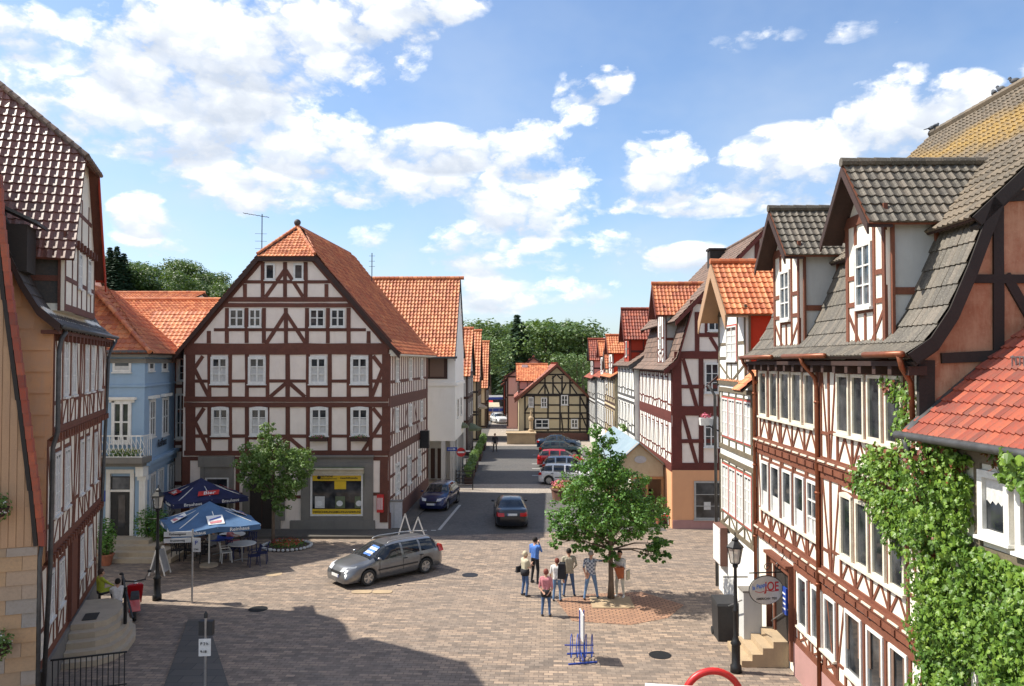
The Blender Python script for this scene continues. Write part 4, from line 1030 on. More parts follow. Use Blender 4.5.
    for y,x0,w in ((355,674,.4),(411,672,.5),(467,672,.45),(386.5,680,.2),(441,680,.2),(335,697,.22),(302,690,.22),(262,722,.24)): GB(x0,y,800,y,w,.05)
    for q in ((683,359,697,408),(683,415,697,465),(710,337,719,352)): GB(*q,.2,.03)
    tb.build('gable_frame',T['timber_red'],r4)
    for x0,y0,x1,y1 in ((704,417,718,447),(704.5,363,719,393),(707.5,307,722,331)):
        a=gf.uv(x0,y1); b=gf.uv(x1,y0); gf.window(r4,a[0],a[1],b[0],b[1],cols=2,rows=3,cw=.09,d=.07)
    g=MB(); a=gf.uv(672,470); gf.box(g,0,0,9.6,a[1],0,.06); gg=g.build('ground_wall',T['plaster_orange'],r4)
    g=MB(); gf.box(g,0,0,9.6,.45,.05,.11); g.build('plinth',T['stone_pink'],r4)
    a=gf.uv(694,519); b=gf.uv(730,481); wn=gf.off(.06).window(r4,a[0],a[1],b[0],b[1],cols=1,rows=3,cw=.09,frame='win_grey',name='shop_window')
    g=MB(); gf.box(g,a[0]+.5,1.0,a[0]+.85,1.4,.085,.1); g.build('notice',T['curtain'],wn)
    g=MB(); p=f4.P(5.5,15.2,-4.0); b=at(716,268,48); g.box((b.x,b.y,b.z+.4),(.9,.7,1.4)); g.box((b.x,b.y,b.z+1.12),(1.05,.85,.12)); g.build('chimney',T['timber_black'],r4)
    g=MB(); f4.hb(g,0,L4,3.1,.3,.12); f4.hb(g,0,L4,5.8,.25,.12); g.build('ledge_beam',T['timber_red'],r4)
    # ---------------- farther row on the right
    specs=[(62.0,52.6,7.3,8.6,12.2,'plaster_bright','timber_grey','tile_brown','tile_red','red_wall','white house with a red dormer roof beyond the red beamed mansard house'),
           (70.5,62.2,7.1,7.6,10.6,'plaster_yellow','timber_dark','tile_orange','tile_orange','red_wall','cream house with an orange roof and small red dormer in the right row'),
           (79.0,70.7,7.2,7.4,10.3,'plaster_bright','timber_grey','tile_red','tile_orange','plaster_orange','low white house with an orange gable halfway down the right row'),
           (88.5,79.2,7.0,7.2,10.9,'plaster_grey','timber_black','tile_red','tile_red','plaster_rose','grey timbered house with a red roof at the far end of the right row')]
    for k,(D1,D0,off,ze,zr,wl,tm,tl,dt,ck,lb) in enumerate(specs):
        ff,LL=RF(D1,D0,off); ff.ds=.3
        w=[(.7+i*1.8,1.35+i*1.8) for i in range(int((LL-1)/1.8))]
        r=street_house('town_house',lb,ff,LL,9,ze,zr,tm,wl,tl,storeys=(dict(z0=ze-2.4,z1=ze-.1,w=w,sill=ze-1.75,head=ze-.5),dict(z0=ze-4.9,z1=ze-2.6,w=w,sill=ze-4.2,head=ze-3)),curt=.95,n=2,tw=.28,style='V',fill=1.3,verge_o=.25)
        dormer(r,ff,LL*.45,LL*.45+2.6,ze-.1,ze+2.1,min(zr+.3,ze+3.9),4,dt,'timber_red' if k<3 else tm,'plaster_bright' if k else 'red_wall',win=(LL*.45+.9,LL*.45+1.6,ze+.5,ze+1.6),cheek=ck,ov=.4,wstyle=dict(cols=2,rows=2,cw=.06))
        if k==1: dormer(r,ff,1.0,3.0,ze-1.4,ze+.9,ze+2.1,3,'tile_orange','timber_grey','plaster_yellow',win=(1.6,2.3,ze-.8,ze+.3),cheek='plaster_orange',ov=.3,wstyle=dict(cols=2,rows=2,cw=.06))
    return f
# ================================================================ near right lean-to with ivy
def ivy_house():
    dr=V(-.105,1,0).normalized(); C=V(7.77,14.72,0)
    # facade facing the street; s=0 at the corner with the brown house
    f=Fac(C,-dr); L=8.0
    root=thing('annex_house','low annex at the right border with red tiled roof, dark gutter and white windows','house',f.P(2,0,-1))
    zE=7.45
    g=MB(); g.prism([f.P(0,0),f.P(0,zE),f.P(0,zE+2.9,-3.5),f.P(0,zE+2.9,-6),f.P(0,0,-6)],f.u*L); g.build('wall',T['plaster_cream'],root)
    tb=MB(); f.hb(tb,0,L,7.15,.3,.06); 
    for a in (1.45,1.62+.95,3.9,5.2): f.vb(tb,a,3.0,7.1,.16,.04)
    f.hb(tb,1.2,L,5.55,.12,.05)
    tb.build('timber_frame',T['timber_moss'],root)
    a0=f.sx(979,6.5); a1=f.sx(1012,6.5)
    f.window(root,a0+.03,5.8,a1,6.9,cols=1,rows=1,cw=.12,d=.1,curtain=0); 
    f.window(root,a1+.12,5.72,a1+1.1,6.95,cols=1,rows=1,cw=.12,d=.1)
    g=MB(); ia=a0+.12; ib=a1-.12
    for k in range(8): x0=ia+(ib-ia)*k/8; x1=ia+(ib-ia)*(k+1)/8; g.face([f.P(x0,6.35+.06*(k%2),.024+.01*(k%2)),f.P(x1,6.35+.06*((k+1)%2),.024+.01*((k+1)%2)),f.P(x1,6.83,.03),f.P(x0,6.83,.03)])
    g.build('lace_curtain',T['curtain'],root)
    b0=f.sx(972,3.3); f.window(root,b0,2.2,b0+.95,3.95,cols=1,rows=1,cw=.12,d=.1)
    rm=MB(); prof=[(-.42,zE-.1),(3.5,zE-.1+3.92*.86)]
    roof(rm,f.P(0,0),f.u,prof,[(0,.02),(9,.02)],[(0,L),(9,L)],.15,.30,4,amp=.045,lift=.035,inward=-f.n)
    # clip where it meets the gable: keep in front of plane
    rf=rm.build('roof',[T['tile_red'],T['timber_dark']],root)
    g=MB(); g.bar(f.P(.05,zE-.02,.38),f.P(.05,zE+3.1,-3.3),.2,.05); g.build('flashing',T['zinc'],root)
    gutter(root,f,-.12,L,zE-.12,.5,'zinc',.075)
    mb=MB(); mb.tube([f.P(.15,zE-.15,.5),f.P(.15,zE-.5,.42),f.P(.0,zE-.75,.2),f.P(-.2,zE-.78,.15)],.055,8); mb.build('downpipe',T['zinc'],root,smooth=True)
    g=MB()
    for k in range(46): a=1.0+k*.09; q=f.P(a,zE+1.12,-1.0); g.bar(q,q+V(0,0,.22),.02)
    for z in (1.16,1.34): g.bar(f.P(.95,zE+z,-1.0),f.P(5.1,zE+z,-1.0),.02)
    for k in range(5): q=f.P(1.0+k*1.0,zE+1.36,-1.0); g.bar(q,f.P(1.0+k,zE+1.0,-1.25),.03)
    g.build('snow_guard',T['steel'],root)
    return f
def ivy(f2,f):
    """f annex facade, f2 brown house facade"""
    lf=[]
    random.seed(11)
    def patch(F_,poly,n,size,d=(.05,.28),down=True,bias=None):
        xs=[p[0] for p in poly]; zs=[p[1] for p in poly]; out=0
        def inside(x,z):
            c=False; j=len(poly)-1
            for i in range(len(poly)):
                if (poly[i][1]>z)!=(poly[j][1]>z) and x<(poly[j][0]-poly[i][0])*(z-poly[i][1])/(poly[j][1]-poly[i][1])+poly[i][0]: c=not c
                j=i
            return c
        while out<n:
            x=random.uniform(min(xs),max(xs)); z=random.uniform(min(zs),max(zs))
            if not inside(x,z): continue
            nz=noise.noise(V(x*1.1,z*1.1,3)); nz2=noise.noise(V(x*3,z*3,9))
            if nz2<-.22 and random.random()<.8: out+=1; continue
            dd=random.uniform(*d)*(1+.9*nz)+.06
            if random.random()<.3: dd*=.5
            q=F_.P(x,z,max(.03,dd))
            nr=F_.n+V(random.uniform(-.8,.8),random.uniform(-.8,.8),random.uniform(-.4,1.1))
            lf.append((q,nr,size*random.uniform(.55,1.35),x,z)); out+=1
    hole0=f.sx(976,6.3); L2=(f2.P(0,0)-f.P(0,0)).length
    a_=f.sx(976,6)-.05; a2=f.sx(1016,6)
    # annex wall: left of window, below window
    patch(f,[(-.1,7.3),(.5,7.35),(a_,7.1),(a_,5.55),(3.6,5.45),(3.6,3.9),(2.3,3.6),(1.0,3.6),(1.0,0),(-.02,0)],11500,.088,(.03,.42))
    patch(f,[(1.0,3.6),(1.35,3.5),(1.3,2.4),(1.05,1.0),(1.0,1)],600,.10)
    patch(f,[(1.3,3.95),(3.6,3.9),(3.6,3.4),(2.6,3.1),(2.4,3.5),(1.6,3.3)],1100,.10)
    # top right tuft hanging by the window
    patch(f,[(2.0,7.35),(3.4,7.35),(3.4,6.5),(2.6,6.75),(2.2,6.9)],420,.13,(.3,.55))
    # brown house facade near its corner
    def S(px,py): return f2.uv(px,py)
    poly=[S(*p) for p in ((862,470),(872,452),(884,442),(900,450),(905,470),(921,480),(921,560),(912,545),(905,560),(900,540),(880,520),(878,500),(866,494),(858,484))]
    patch(f2,poly,1900,.095,(.06,.26))
    patch(f2,[S(*p) for p in ((885,378),(905,376),(922,385),(922,420),(912,430),(905,470),(896,440),(903,410))],420,.09,(.05,.2))
    patch(f,[(.0,7.2),(.5,7.3),(a_,7.0),(a_,5.6),(3.6,5.4),(3.6,3.9),(2.3,3.65),(1.0,3.6),(1.0,0),(.03,0)],4200,.14,(.02,.10))
    patch(f2,poly,350,.13,(.02,.1))
    g=MB(); gr=MB(); st=MB()
    root=thing('ivy','dense green ivy climbing the annex wall and reaching over the brown beamed facade','ivy',f.P(.5,0,.1))
    for q,nr,s,x,z in lf:
        red=noise.noise(V(q.x*1.6+5,q.y*1.6,q.z*.6))>.42 and random.random()<.5 and q.z>4.8
        if q.z>6.6 and f.P(0,0).y-q.y<1.2 and random.random()<.14: red=True
        mb=gr if red else g
        n=nr.normalized(); dn=V(random.uniform(-.5,.5),random.uniform(-.5,.5),-1); t=(dn-n*dn.dot(n)).normalized(); b=n.cross(t)
        k=s
        # lobed leaf, folded
        P=[q-t*k*.35, q-t*k*.25+b*k*.32-n*k*.05, q+b*k*.52+t*k*.02-n*k*.1, q+b*k*.22+t*k*.18, q+b*k*.3+t*k*.45-n*k*.1, q+t*k*.62-n*k*.05, q-b*k*.3+t*k*.45-n*k*.1, q-b*k*.22+t*k*.18, q-b*k*.52+t*k*.02-n*k*.1, q-t*k*.25-b*k*.32-n*k*.05]
        r=random.random(); i0=len(mb.v); mb.v+= [tuple(p) for p in P]
        mb.f.append((i0,i0+1,i0+2,i0+3,i0+4,i0+5)); mb.f.append((i0,i0+5,i0+6,i0+7,i0+8,i0+9)); mb.m+=[0,0]; mb.r+=[r,r]
    for k in range(14):
        a=random.uniform(-.1,.9); pts=[f.P(a,0,.05)]; z=0
        while z<7: z+=.5; a+=random.uniform(-.12,.14); pts.append(f.P(max(-.1,a),z,.05))
        st.tube(pts,[.03*(1-.6*j/len(pts)) for j in range(len(pts))],5)
    for k in range(7):
        p=S(905,480); q=S(862+random.uniform(0,30),455+random.uniform(0,40)); st.tube([f.P(0,5.2,.08),f2.P(*p,.1),f2.P(*q,.12)],[.02,.015,.006],5)
    g.build('leaves',T['leaf_ivy'],root); gr.build('red_leaves',T['leaf_red'],root); st.build('stems',T['bark'],root)
# ================================================================ middle distance left side of the street
def left_row():
    # white house with orange roof
    D=55.8; d=V(.022,1,0).normalized()
    x1=at(455,470,D).x
    f=Fac((x1,D),d,.4); Ls=7.2   # street facade faces +X
    zr=at(400,279,D+3.6).z; ze=at(400,354,D-.4).z+.1
    root=thing('town_house','plain white house with big orange roof and open ground floor in the left row','house',f.P(2,0,-2))
    W=7.5
    g=MB(); zg=at(440,441,D).z
    g.prism([f.P(0,zg),f.P(0,ze),f.P(3.6,zr-.2),f.P(Ls,ze),f.P(Ls,zg)],-f.n*W); g.build('wall',T['plaster_bright'],root)
    gf=Fac(f.P(0,0)-f.n*W,f.n)
    g=MB(); gf.box(g,0,0,W,zg,-Ls,-2.2); 
    for a in (W-.35,W-1.0,W-3.2): gf.box(g,a,0,a+.3,zg,-.32,0)
    f.box(g,1.5,0,Ls,zg,-.3,0); g.build('ground_floor',T['plaster_grey'],root)
    g=MB()
    for k in range(4): gf.box(g,W-3.0+k*.5,0.1,W-2.7+k*.5,2.3,-2.2,-2.1)
    g.build('shop_door',T['timber_dark'],root)
    g=MB(); gf.box(g,W-3.4,7.5,W-.55,9.3,.01,.06); p=g.build('recessed_panel',T['timber_dark'],root)
    g=MB(); gf.box(g,W-2.9,7.65,W-1.9,9.2,.06,.08); gf.box(g,W-1.8,7.65,W-.8,9.2,.06,.08); g.build('panel',T['tile_brown'],p)
    g=MB(); gf.box(g,0,7.0,W+.05,7.25,0,.12); f.box(g,0,7.0,Ls,7.25,0,.1); g.build('band_course',T['plaster_bright'],root)
    for a in (1.5,4.2):
        f.window(root,a,4.6,a+1.1,6.0,cols=2,rows=2)
    rm=MB(); hh=3.6; ov=.7
    xl=at(372,279,D+3.6).x; wl=(f.P(3.6,0)-V(xl,D+3.6,0)).length
    for side in (0,1):
        A=(gf.P(W+.02,0,ov) if side==0 else gf.P(W+.02,0,-Ls-ov))
        roof(rm,A,-gf.u,[(0,ze-.35),(ov+.4,ze+.6),(hh+ov,zr)],[(0,0),(19,0)],[(0,W+2.0),(19,W+2.0)],.26,.34,4,inward=-gf.n if side==0 else gf.n,amp=.06,lift=.05)
    ridge(rm,gf.P(W+.3,zr+.08,-3.6),gf.P(-1.8,zr+.08,-3.6),.13)
    rf=rm.build('roof',[T['tile_orange'],T['timber_dark']],root)
    vb=MB()
    for a,b in (((-ov),hh),(Ls+ov,hh)):
        vb.prism([gf.P(W+.03,ze-.3,-a),gf.P(W+.03,zr,-b),gf.P(W+.03,zr-.3,-b),gf.P(W+.03,ze-.6,-a)],gf.u*.05)
    vb.build('verge_board',T['timber_dark'],rf)
    gutter(root,gf,0,W+.2,ze-.35,.75,'zinc',.08)
    # three more houses behind it along the street
    for D,px,yr,ye,wall,tm,lb in ((72,468,329,372,'plaster_grey','timber_dark','first narrow house with an orange roof behind the plain white house'),(86,477.5,331,378,'plaster_yellow','timber_black','second narrow house with an orange roof in the left row'),(103,486,342,385,'plaster_yellow','timber_dark','low yellow house with an orange roof at the far end of the left row')):
        x1=at(px,350,D).x; zr=at(450,yr,D+3.2).z; ze=at(450,ye,D).z
        f=Fac((x1,D),d); gf=Fac(f.P(0,0)-f.n*8,f.n)
        root=thing('town_house',lb,'house',f.P(2,0,-2))
        g=MB(); g.prism([f.P(0,0),f.P(0,ze),f.P(3.2,zr-.15),f.P(6.4,ze),f.P(6.4,0)],-f.n*8); g.build('wall',T[wall],root)
        tb=MB()
        for z in (.2,2.9,3.2,5.4,ze-.1): f.hb(tb,0,6.4,z,.22,.05); gf.hb(tb,4,8,z,.22,.05)
        for k in range(7): f.vb(tb,.1+k*1.03,.2,ze,.16,.04); gf.vb(tb,8-.1-k*.8,.2,ze,.16,.04)
        f.bar(tb,.2,ze,3.2,zr-.3,.2,.05); f.bar(tb,6.2,ze,3.2,zr-.3,.2,.05)
        tb.build('timber_frame',T[tm],root)
        for z in (3.7,5.9):
            if z+1.2<ze:
                for k in (0,2,4): f.window(root,.35+k*1.03,z,.95+k*1.03,z+1.2,cols=2,rows=2)
        rm=MB()
        for side in (0,1):
            A=(gf.P(8.25,0,.5) if side==0 else gf.P(8.25,0,-6.9))
            roof(rm,A,-gf.u,[(0,ze-.4),(3.7,zr)],[(0,0),(19,0)],[(0,8),(19,8)],.32,.4,2 if side==0 else 1,inward=-gf.n if side==0 else gf.n,amp=.06,lift=.05)
        ridge(rm,gf.P(8.3,zr+.08,-3.2),gf.P(0,zr+.08,-3.2),.13)
        rm.build('roof',[T['tile_orange'],T['timber_dark']],root)
def end_house():
    D=87.0; f=Fac((at(519,440,D).x,D),(1,0)); W=(at(588,440,D).x-f.O.x)
    root=thing('timber_house','cream half-timbered gable house with black beams closing the end of the street','house',f.P(W/2,0))
    c=f.uv(557,366); zE=f.uv(520,397)[1]; zR=c[1]+.2; c=c[0]
    g=MB(); g.prism([f.P(0,0),f.P(W,0),f.P(W,zE),f.P(c,zR-.15),f.P(0,zE)],V(0,12,0)); g.build('wall',T['plaster_yellow'],root)
    tb=MB()
    def B(x0,y0,x1,y1,w=.17,d=.04):
        a=f.uv(x0,y0); b=f.uv(x1,y1); f.bar(tb,a[0],a[1],b[0],b[1],w,d)
    for y,x0,x1 in ((432,524,588),(429,524,588),(418.5,528,588),(413,524,588),(395,522,588),(383,533,582),(374.5,545,570),(405,528,588)): B(x0,y,x1,y,.16 if y!=395 else .28)
    for x in (525,534,548,560,568.5,580,587):
        B(x,396,x,431)
    for x in (545,553,562,570): B(x,376,x,394)
    for q in ((538,394,545,384),(549,394,545,384),(553,384,560,394),(566,384,561,394),(570,384,577,394),(556,375,552,379),(557,375,561,379),(533,396,525,412),(580,396,588,412),(581,413,588,431),(561,413,563,431)): B(*q,.15,.035)
    B(521,398,557,366,.25,.05); B(589,397,557,366,.25,.05)
    tb.build('timber_frame',T['timber_black'],root)
    for x0,y0,x1,y1 in ((528.5,397,533.5,407),(541,397.5,547,407.5),(561,395,568,405),(535,419,549,428),(571,419,578,428)):
        a=f.uv(x0,y1); b=f.uv(x1,y0); f.window(root,a[0],a[1],b[0],b[1],cols=2,rows=2,cw=.12,d=.1,bw=.06)
    g=MB(); a=f.uv(520,433)[1]; f.box(g,.3,0,W,a,0,.12); g.build('ground_floor',T['stone_red'],root)
    rm=MB()
    t=math.hypot(c+.4,zR-zE)
    roof(rm,f.P(-.5,0,.5),(0,1),[(0,zE-.3),(c+.5,zR)],[(0,0),(19,0)],[(0,12.5),(19,12.5)],.3,.4,4,inward=(1,0),amp=.06)
    roof(rm,f.P(W+.5,0,.5),(0,1),[(0,zE-.3),(W-c+.5,zR)],[(0,0),(19,0)],[(0,12.5),(19,12.5)],.4,.5,2,inward=(-1,0))
    ridge(rm,f.P(c,zR+.08,.5),f.P(c,zR+.08,-12),.13)
    rf=rm.build('roof',[T['tile_red'],T['timber_dark']],root)
    g=MB(); g.box(f.P(c-3.5,zR-1.2,-6),(.7,.7,2.2)); g.build('chimney',T['plaster_bright'],rf)
    g=MB(); f.poly(g,[(-.5,zE-.3),(c,zR+.1),(c,zR-.25),(-.5,zE-.65)],.5,.56); f.poly(g,[(W+.5,zE-.3),(c,zR+.1),(c,zR-.25),(W+.5,zE-.65)],.5,.565); g.build('verge_board',T['timber_rust'],rf)
    # long dormer on the left slope
    lf=Fac(f.P(0,0,-2),(0,1)); lf=Fac(f.P(0,0,-11),(0,-1))
    dormer(root,lf,2,7.5,zE-.2,zE+1.9,zE+3.6,3.5,'tile_orange','timber_black','plaster_rose',win=(4,5,zE+.4,zE+1.5),cheek='plaster_rose',ov=.3)
    # row houses behind it on its left
    for D,px,yr,ye,wl,lb in ((102,508,357,376,'plaster_rose','pink walled house with a red roof behind the cream gable house'),(112,506,360,380,'plaster_bright','white house with a red roof second behind the cream gable house'),(124,504,366,384,'red_wall','small red walled house at the far left end of the street')):
        bf=Fac((at(px,400,D).x,D+7),(0,-1)); bf=Fac((at(px,400,D).x,D+7),V(-.02,-1,0))
        zr=at(500,yr,D+3).z; ze=at(500,ye,D).z
        w=[(.8+i*1.5,1.6+i*1.5) for i in range(4)]
        street_house('town_house',lb,bf,7,7,ze,max(zr,ze+2.2),'timber_dark',wl,'tile_red',storeys=(dict(z0=ze-2.4,z1=ze-.1,w=w,sill=ze-1.7,head=ze-.5),dict(z0=ze-4.9,z1=ze-2.6,w=w,sill=ze-4.2,head=ze-3.2)),curt=0,n=2,tw=.35,fill=2,gable_t=True)
# ================================================================ ground
def brick_ground():
    m,nt,b=newmat('paving')
    tc=nt.nodes.new('ShaderNodeTexCoord').outputs['Object']
    def brick(w,h,c1,c2,mo,rot=0,ms=.012,bias=0):
        mp=nt.nodes.new('ShaderNodeMapping'); mp.inputs['Rotation'].default_value=(0,0,rot); lk(nt,tc,mp.inputs['Vector'])
        t=nt.nodes.new('ShaderNodeTexBrick'); lk(nt,mp.outputs[0],t.inputs['Vector']); t.inputs['Scale'].default_value=1
        t.inputs['Brick Width'].default_value=w; t.inputs['Row Height'].default_value=h; t.inputs['Mortar Size'].default_value=ms; t.inputs['Bias'].default_value=bias
        t.inputs['Color1'].default_value=(*c1,1); t.inputs['Color2'].default_value=(*c2,1); t.inputs['Mortar'].default_value=(*mo,1); return t
    r=math.radians(3)
    t1=brick(.27,.16,(.40,.305,.23),(.16,.125,.10),(.09,.07,.058),r,.010)
    t2=brick(.81,.16,(1.2,1.12,1.02),(.52,.54,.57),(.85,.85,.85),r,0.0,.1)
    c=mixc(nt,.85,t1.outputs[0],t2.outputs[0],'MULTIPLY')
    n=nnoise(nt,.25,5,.6); c=mixc(nt,mth(nt,'MULTIPLY',ramp(nt,n.outputs[0],[(.42,(0,0,0)),(.7,(1,1,1))]),.35),c,(.20,.165,.135))
    n2=nnoise(nt,3,4,.7); c=mixc(nt,.3,c,ramp(nt,n2.outputs[0],[(.35,(.14,.11,.09)),(.7,(.38,.29,.22))]))
    lk(nt,c,b.inputs['Base Color']); b.inputs['Roughness'].default_value=.85
    n3=nnoise(nt,25,3,.6); bump(nt,b,mth(nt,'SUBTRACT',mth(nt,'MULTIPLY',n3.outputs[0],.4),t1.outputs['Fac']),.5,.01)
    Mbrick('tree_paving',(.42,.235,.14),(.31,.175,.11),(.12,.07,.05),.25,.14,.022,rot=(0,0,.05),noise_c=(.25,.13,.08),namt=.4)
    Mbrick('street_setts',(.115,.11,.105),(.07,.068,.066),(.04,.04,.04),.16,.16,.012,noise_c=(.12,.11,.10),namt=.6,nscale=.3)
    Mbrick('pale_setts',(.44,.38,.32),(.34,.29,.24),(.14,.12,.1),.2,.12,.012,noise_c=(.22,.18,.15),namt=.4)
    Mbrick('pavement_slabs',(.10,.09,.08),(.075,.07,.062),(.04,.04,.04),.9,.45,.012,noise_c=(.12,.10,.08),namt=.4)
    M('field',(.12,.15,.05),(.08,.10,.03),.05,.95,0)
    def sheet(name,pts,z,mat,kind='structure'):
        mb=MB(); mb.face([V(p[0],p[1],z) for p in pts]); o=mb.build(name,T[mat],None,local=True); o['kind']=kind; return o
    # big ground sheet to the horizon
    mb=MB(); mb.face([V(-1500,-300,-.02),V(1500,-300,-.02),V(1500,3000,-.02),V(-1500,3000,-.02)]); o=mb.build('ground',T['field'],None,local=True); o['kind']='structure'
    sheet('town_ground',[(-60,-20),(60,-20),(60,170),(-60,170)],-.012,'pale_setts')
    yk=gnd(500,531).y
    sheet('plaza',[(-40,-8),(40,-8),(40,46),(-40,46)],-.004,'paving')
    # street
    a=gnd(383,538); b=gnd(570,531)
    sheet('street',[(-6.6,a.y),(3.6,b.y),(8,b.y),(7.2,52),(7.2,92),(-2.9,92),(-2.9,140),(-6.0,140),(-4.2,60),(-5.8,53)],.0,'street_setts')
    a=gnd(500,493).y; b=gnd(500,484).y
    sheet('pale_street_strip',[(-5.2,a),(8,a),(8,b),(-4.3,b)],.004,'pale_setts')  # sheet of paler setts across the street
    a=gnd(500,446).y; b=gnd(500,441).y
    sheet('pale_street_strip',[(-3.0,a),(7,a),(7,b),(-3,b)],.004,'pale_setts')
    # pavement with kerb in front of the big house
    mb=MB(); P=[(-17.5,38.6),(-6.0,38.6),(-5.6,40.2),(-6.0,40.4),(-17.5,40.4)]
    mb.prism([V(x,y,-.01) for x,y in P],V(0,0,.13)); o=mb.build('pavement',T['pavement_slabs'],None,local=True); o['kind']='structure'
    mb=MB(); P=[(-6.2,40.4),(-5.4,40.6),(-4.9,52.5),(-5.75,52.5)]
    mb.prism([V(x,y,-.01) for x,y in P],V(0,0,.12)); o=mb.build('pavement',T['pavement_slabs'],None,local=True); o['kind']='structure'
    # dark slab strip at lower left with kerb
    p=[gnd(188,622),gnd(207,622),gnd(232,700),gnd(160,700)]
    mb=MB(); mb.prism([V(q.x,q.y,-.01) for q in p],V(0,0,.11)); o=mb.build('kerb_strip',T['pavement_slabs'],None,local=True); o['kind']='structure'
    # tree paving
    cx,cy=3.75,27.9
    q=[gnd(556,600),gnd(590,594),gnd(642,592),gnd(684,605),gnd(668,618),gnd(630,625),gnd(572,621)]
    sheet('tree_surround',[(p_.x,p_.y) for p_ in q],.006,'tree_paving')
    g=MB(); c=gnd(611,602); g.box((c.x,c.y-.1,.01),(1.5,1.3,.05)); o=g.build('tree_grate',T['stone_sand'],None,local=True); o['kind']='structure'
    # painted markings
    def mark(x0,y0,x1,y1,w=.12,lab=''):
        A=gnd(x0,y0); B=gnd(x1,y1); A.z=B.z=.009; t=(B-A).normalized(); n=V(-t.y,t.x,0)*w/2
        mb=MB(); mb.face([A-n,B-n,B+n,A+n]); o=mb.build('road_marking',T['paint_marking'],None,local=True); o['kind']='structure'
    M('paint_marking',(.50,.49,.46),(.25,.24,.22),9,.7,.1)
    mark(439,530,460,505,.16)
    for x in (413,422,431): mark(x,530.5,x+5,530.5,.2)
    for y,x in ((463.9,532),(468.6,532),(475.5,532)): mark(x,y,x+8,y+.1,.3)
    mark(533,455,538,455,.25)
    for px,py,mt in ((274,574,'stone_sand'),(258,609,'iron_black'),(660,655,'iron_black'),(470,575,'iron_black')):
        c=gnd(px,py); mb=MB(); mb.prism([c+V(.33*math.cos(t*math.pi/10),.33*math.sin(t*math.pi/10),-.001) for t in range(20)],V(0,0,.008)); o=mb.build('manhole_cover',T[mt],None,local=True); o['kind']='structure'
    # small white plates set in the paving near the car
    for k in range(2):
        A=gnd(352+20.5*k,591.5); B=gnd(371.5+20.5*k,592.5); mb=MB()
        c=(A+B)/2; w=(B.x-A.x)/2; mb.prism([c+V(w*math.copysign(abs(math.cos(t*math.pi/8))**.6,math.cos(t*math.pi/8)),.22*math.copysign(abs(math.sin(t*math.pi/8))**.6,math.sin(t*math.pi/8)),.004) for t in range(16)],V(0,0,.015))
        o=mb.build('paving_plate',T['stone_sand'],None,local=True); o['kind']='structure'
# ================================================================ vegetation
def tree_mesh(root,base,H,crown,trunk_r,nleaf,lsize,leafmat,trunk_h,clumps,seed=1,limbs=9,barkmat='bark'):
    random.seed(seed); base=Vector(base)
    tk=MB(); top=base+V(0,0,H*.88)
    pts=[base+V(noise.noise(V(k*.7,seed,0))*.12*k/6,noise.noise(V(seed,k*.7,2))*.12*k/6,H*.9*k/8) for k in range(9)]
    tk.tube(pts,[trunk_r*(1.25 if k==0 else 1-.85*k/8) for k in range(9)],9)
    for c,r,_ in clumps:
        c=base+Vector(c); zz=max(trunk_h*.9,min(H*.75,(c.z-base.z)*.7)); s=base+V(0,0,zz); mid=s.lerp(c,.5)+V(0,0,.12)
        tk.tube([s,mid,c],[trunk_r*.35,trunk_r*.22,trunk_r*.07],6)
        for _k in range(3): 
            e=c+V(random.uniform(-1,1)*r[0],random.uniform(-1,1)*r[1],random.uniform(-.6,.8)*r[2])*.8
            tk.tube([mid.lerp(c,.6),e],[trunk_r*.12,trunk_r*.04],4)
    tk.build('trunk',T[barkmat],root,smooth=True)
    lf=MB(); tot=sum(w for _,_,w in clumps)
    for c,r,w in clumps:
        n=int(nleaf*w/tot); c=base+Vector(c)
        subs=[(V(random.gauss(0,.62),random.gauss(0,.62),random.gauss(0,.55))) for _ in range(max(3,int(n/30)))]
        for s_ in subs:
            if s_.length>1.15: s_=s_.normalized()*1.15
            q=c+V(s_.x*r[0],s_.y*r[1],s_.z*r[2]); rr=min(r)*random.uniform(.25,.52)
            leaf_cluster(lf,q,(rr,rr,rr*.75),int(n/len(subs)),lsize,up=.6)
    lf.build('crown',T[leafmat],root)
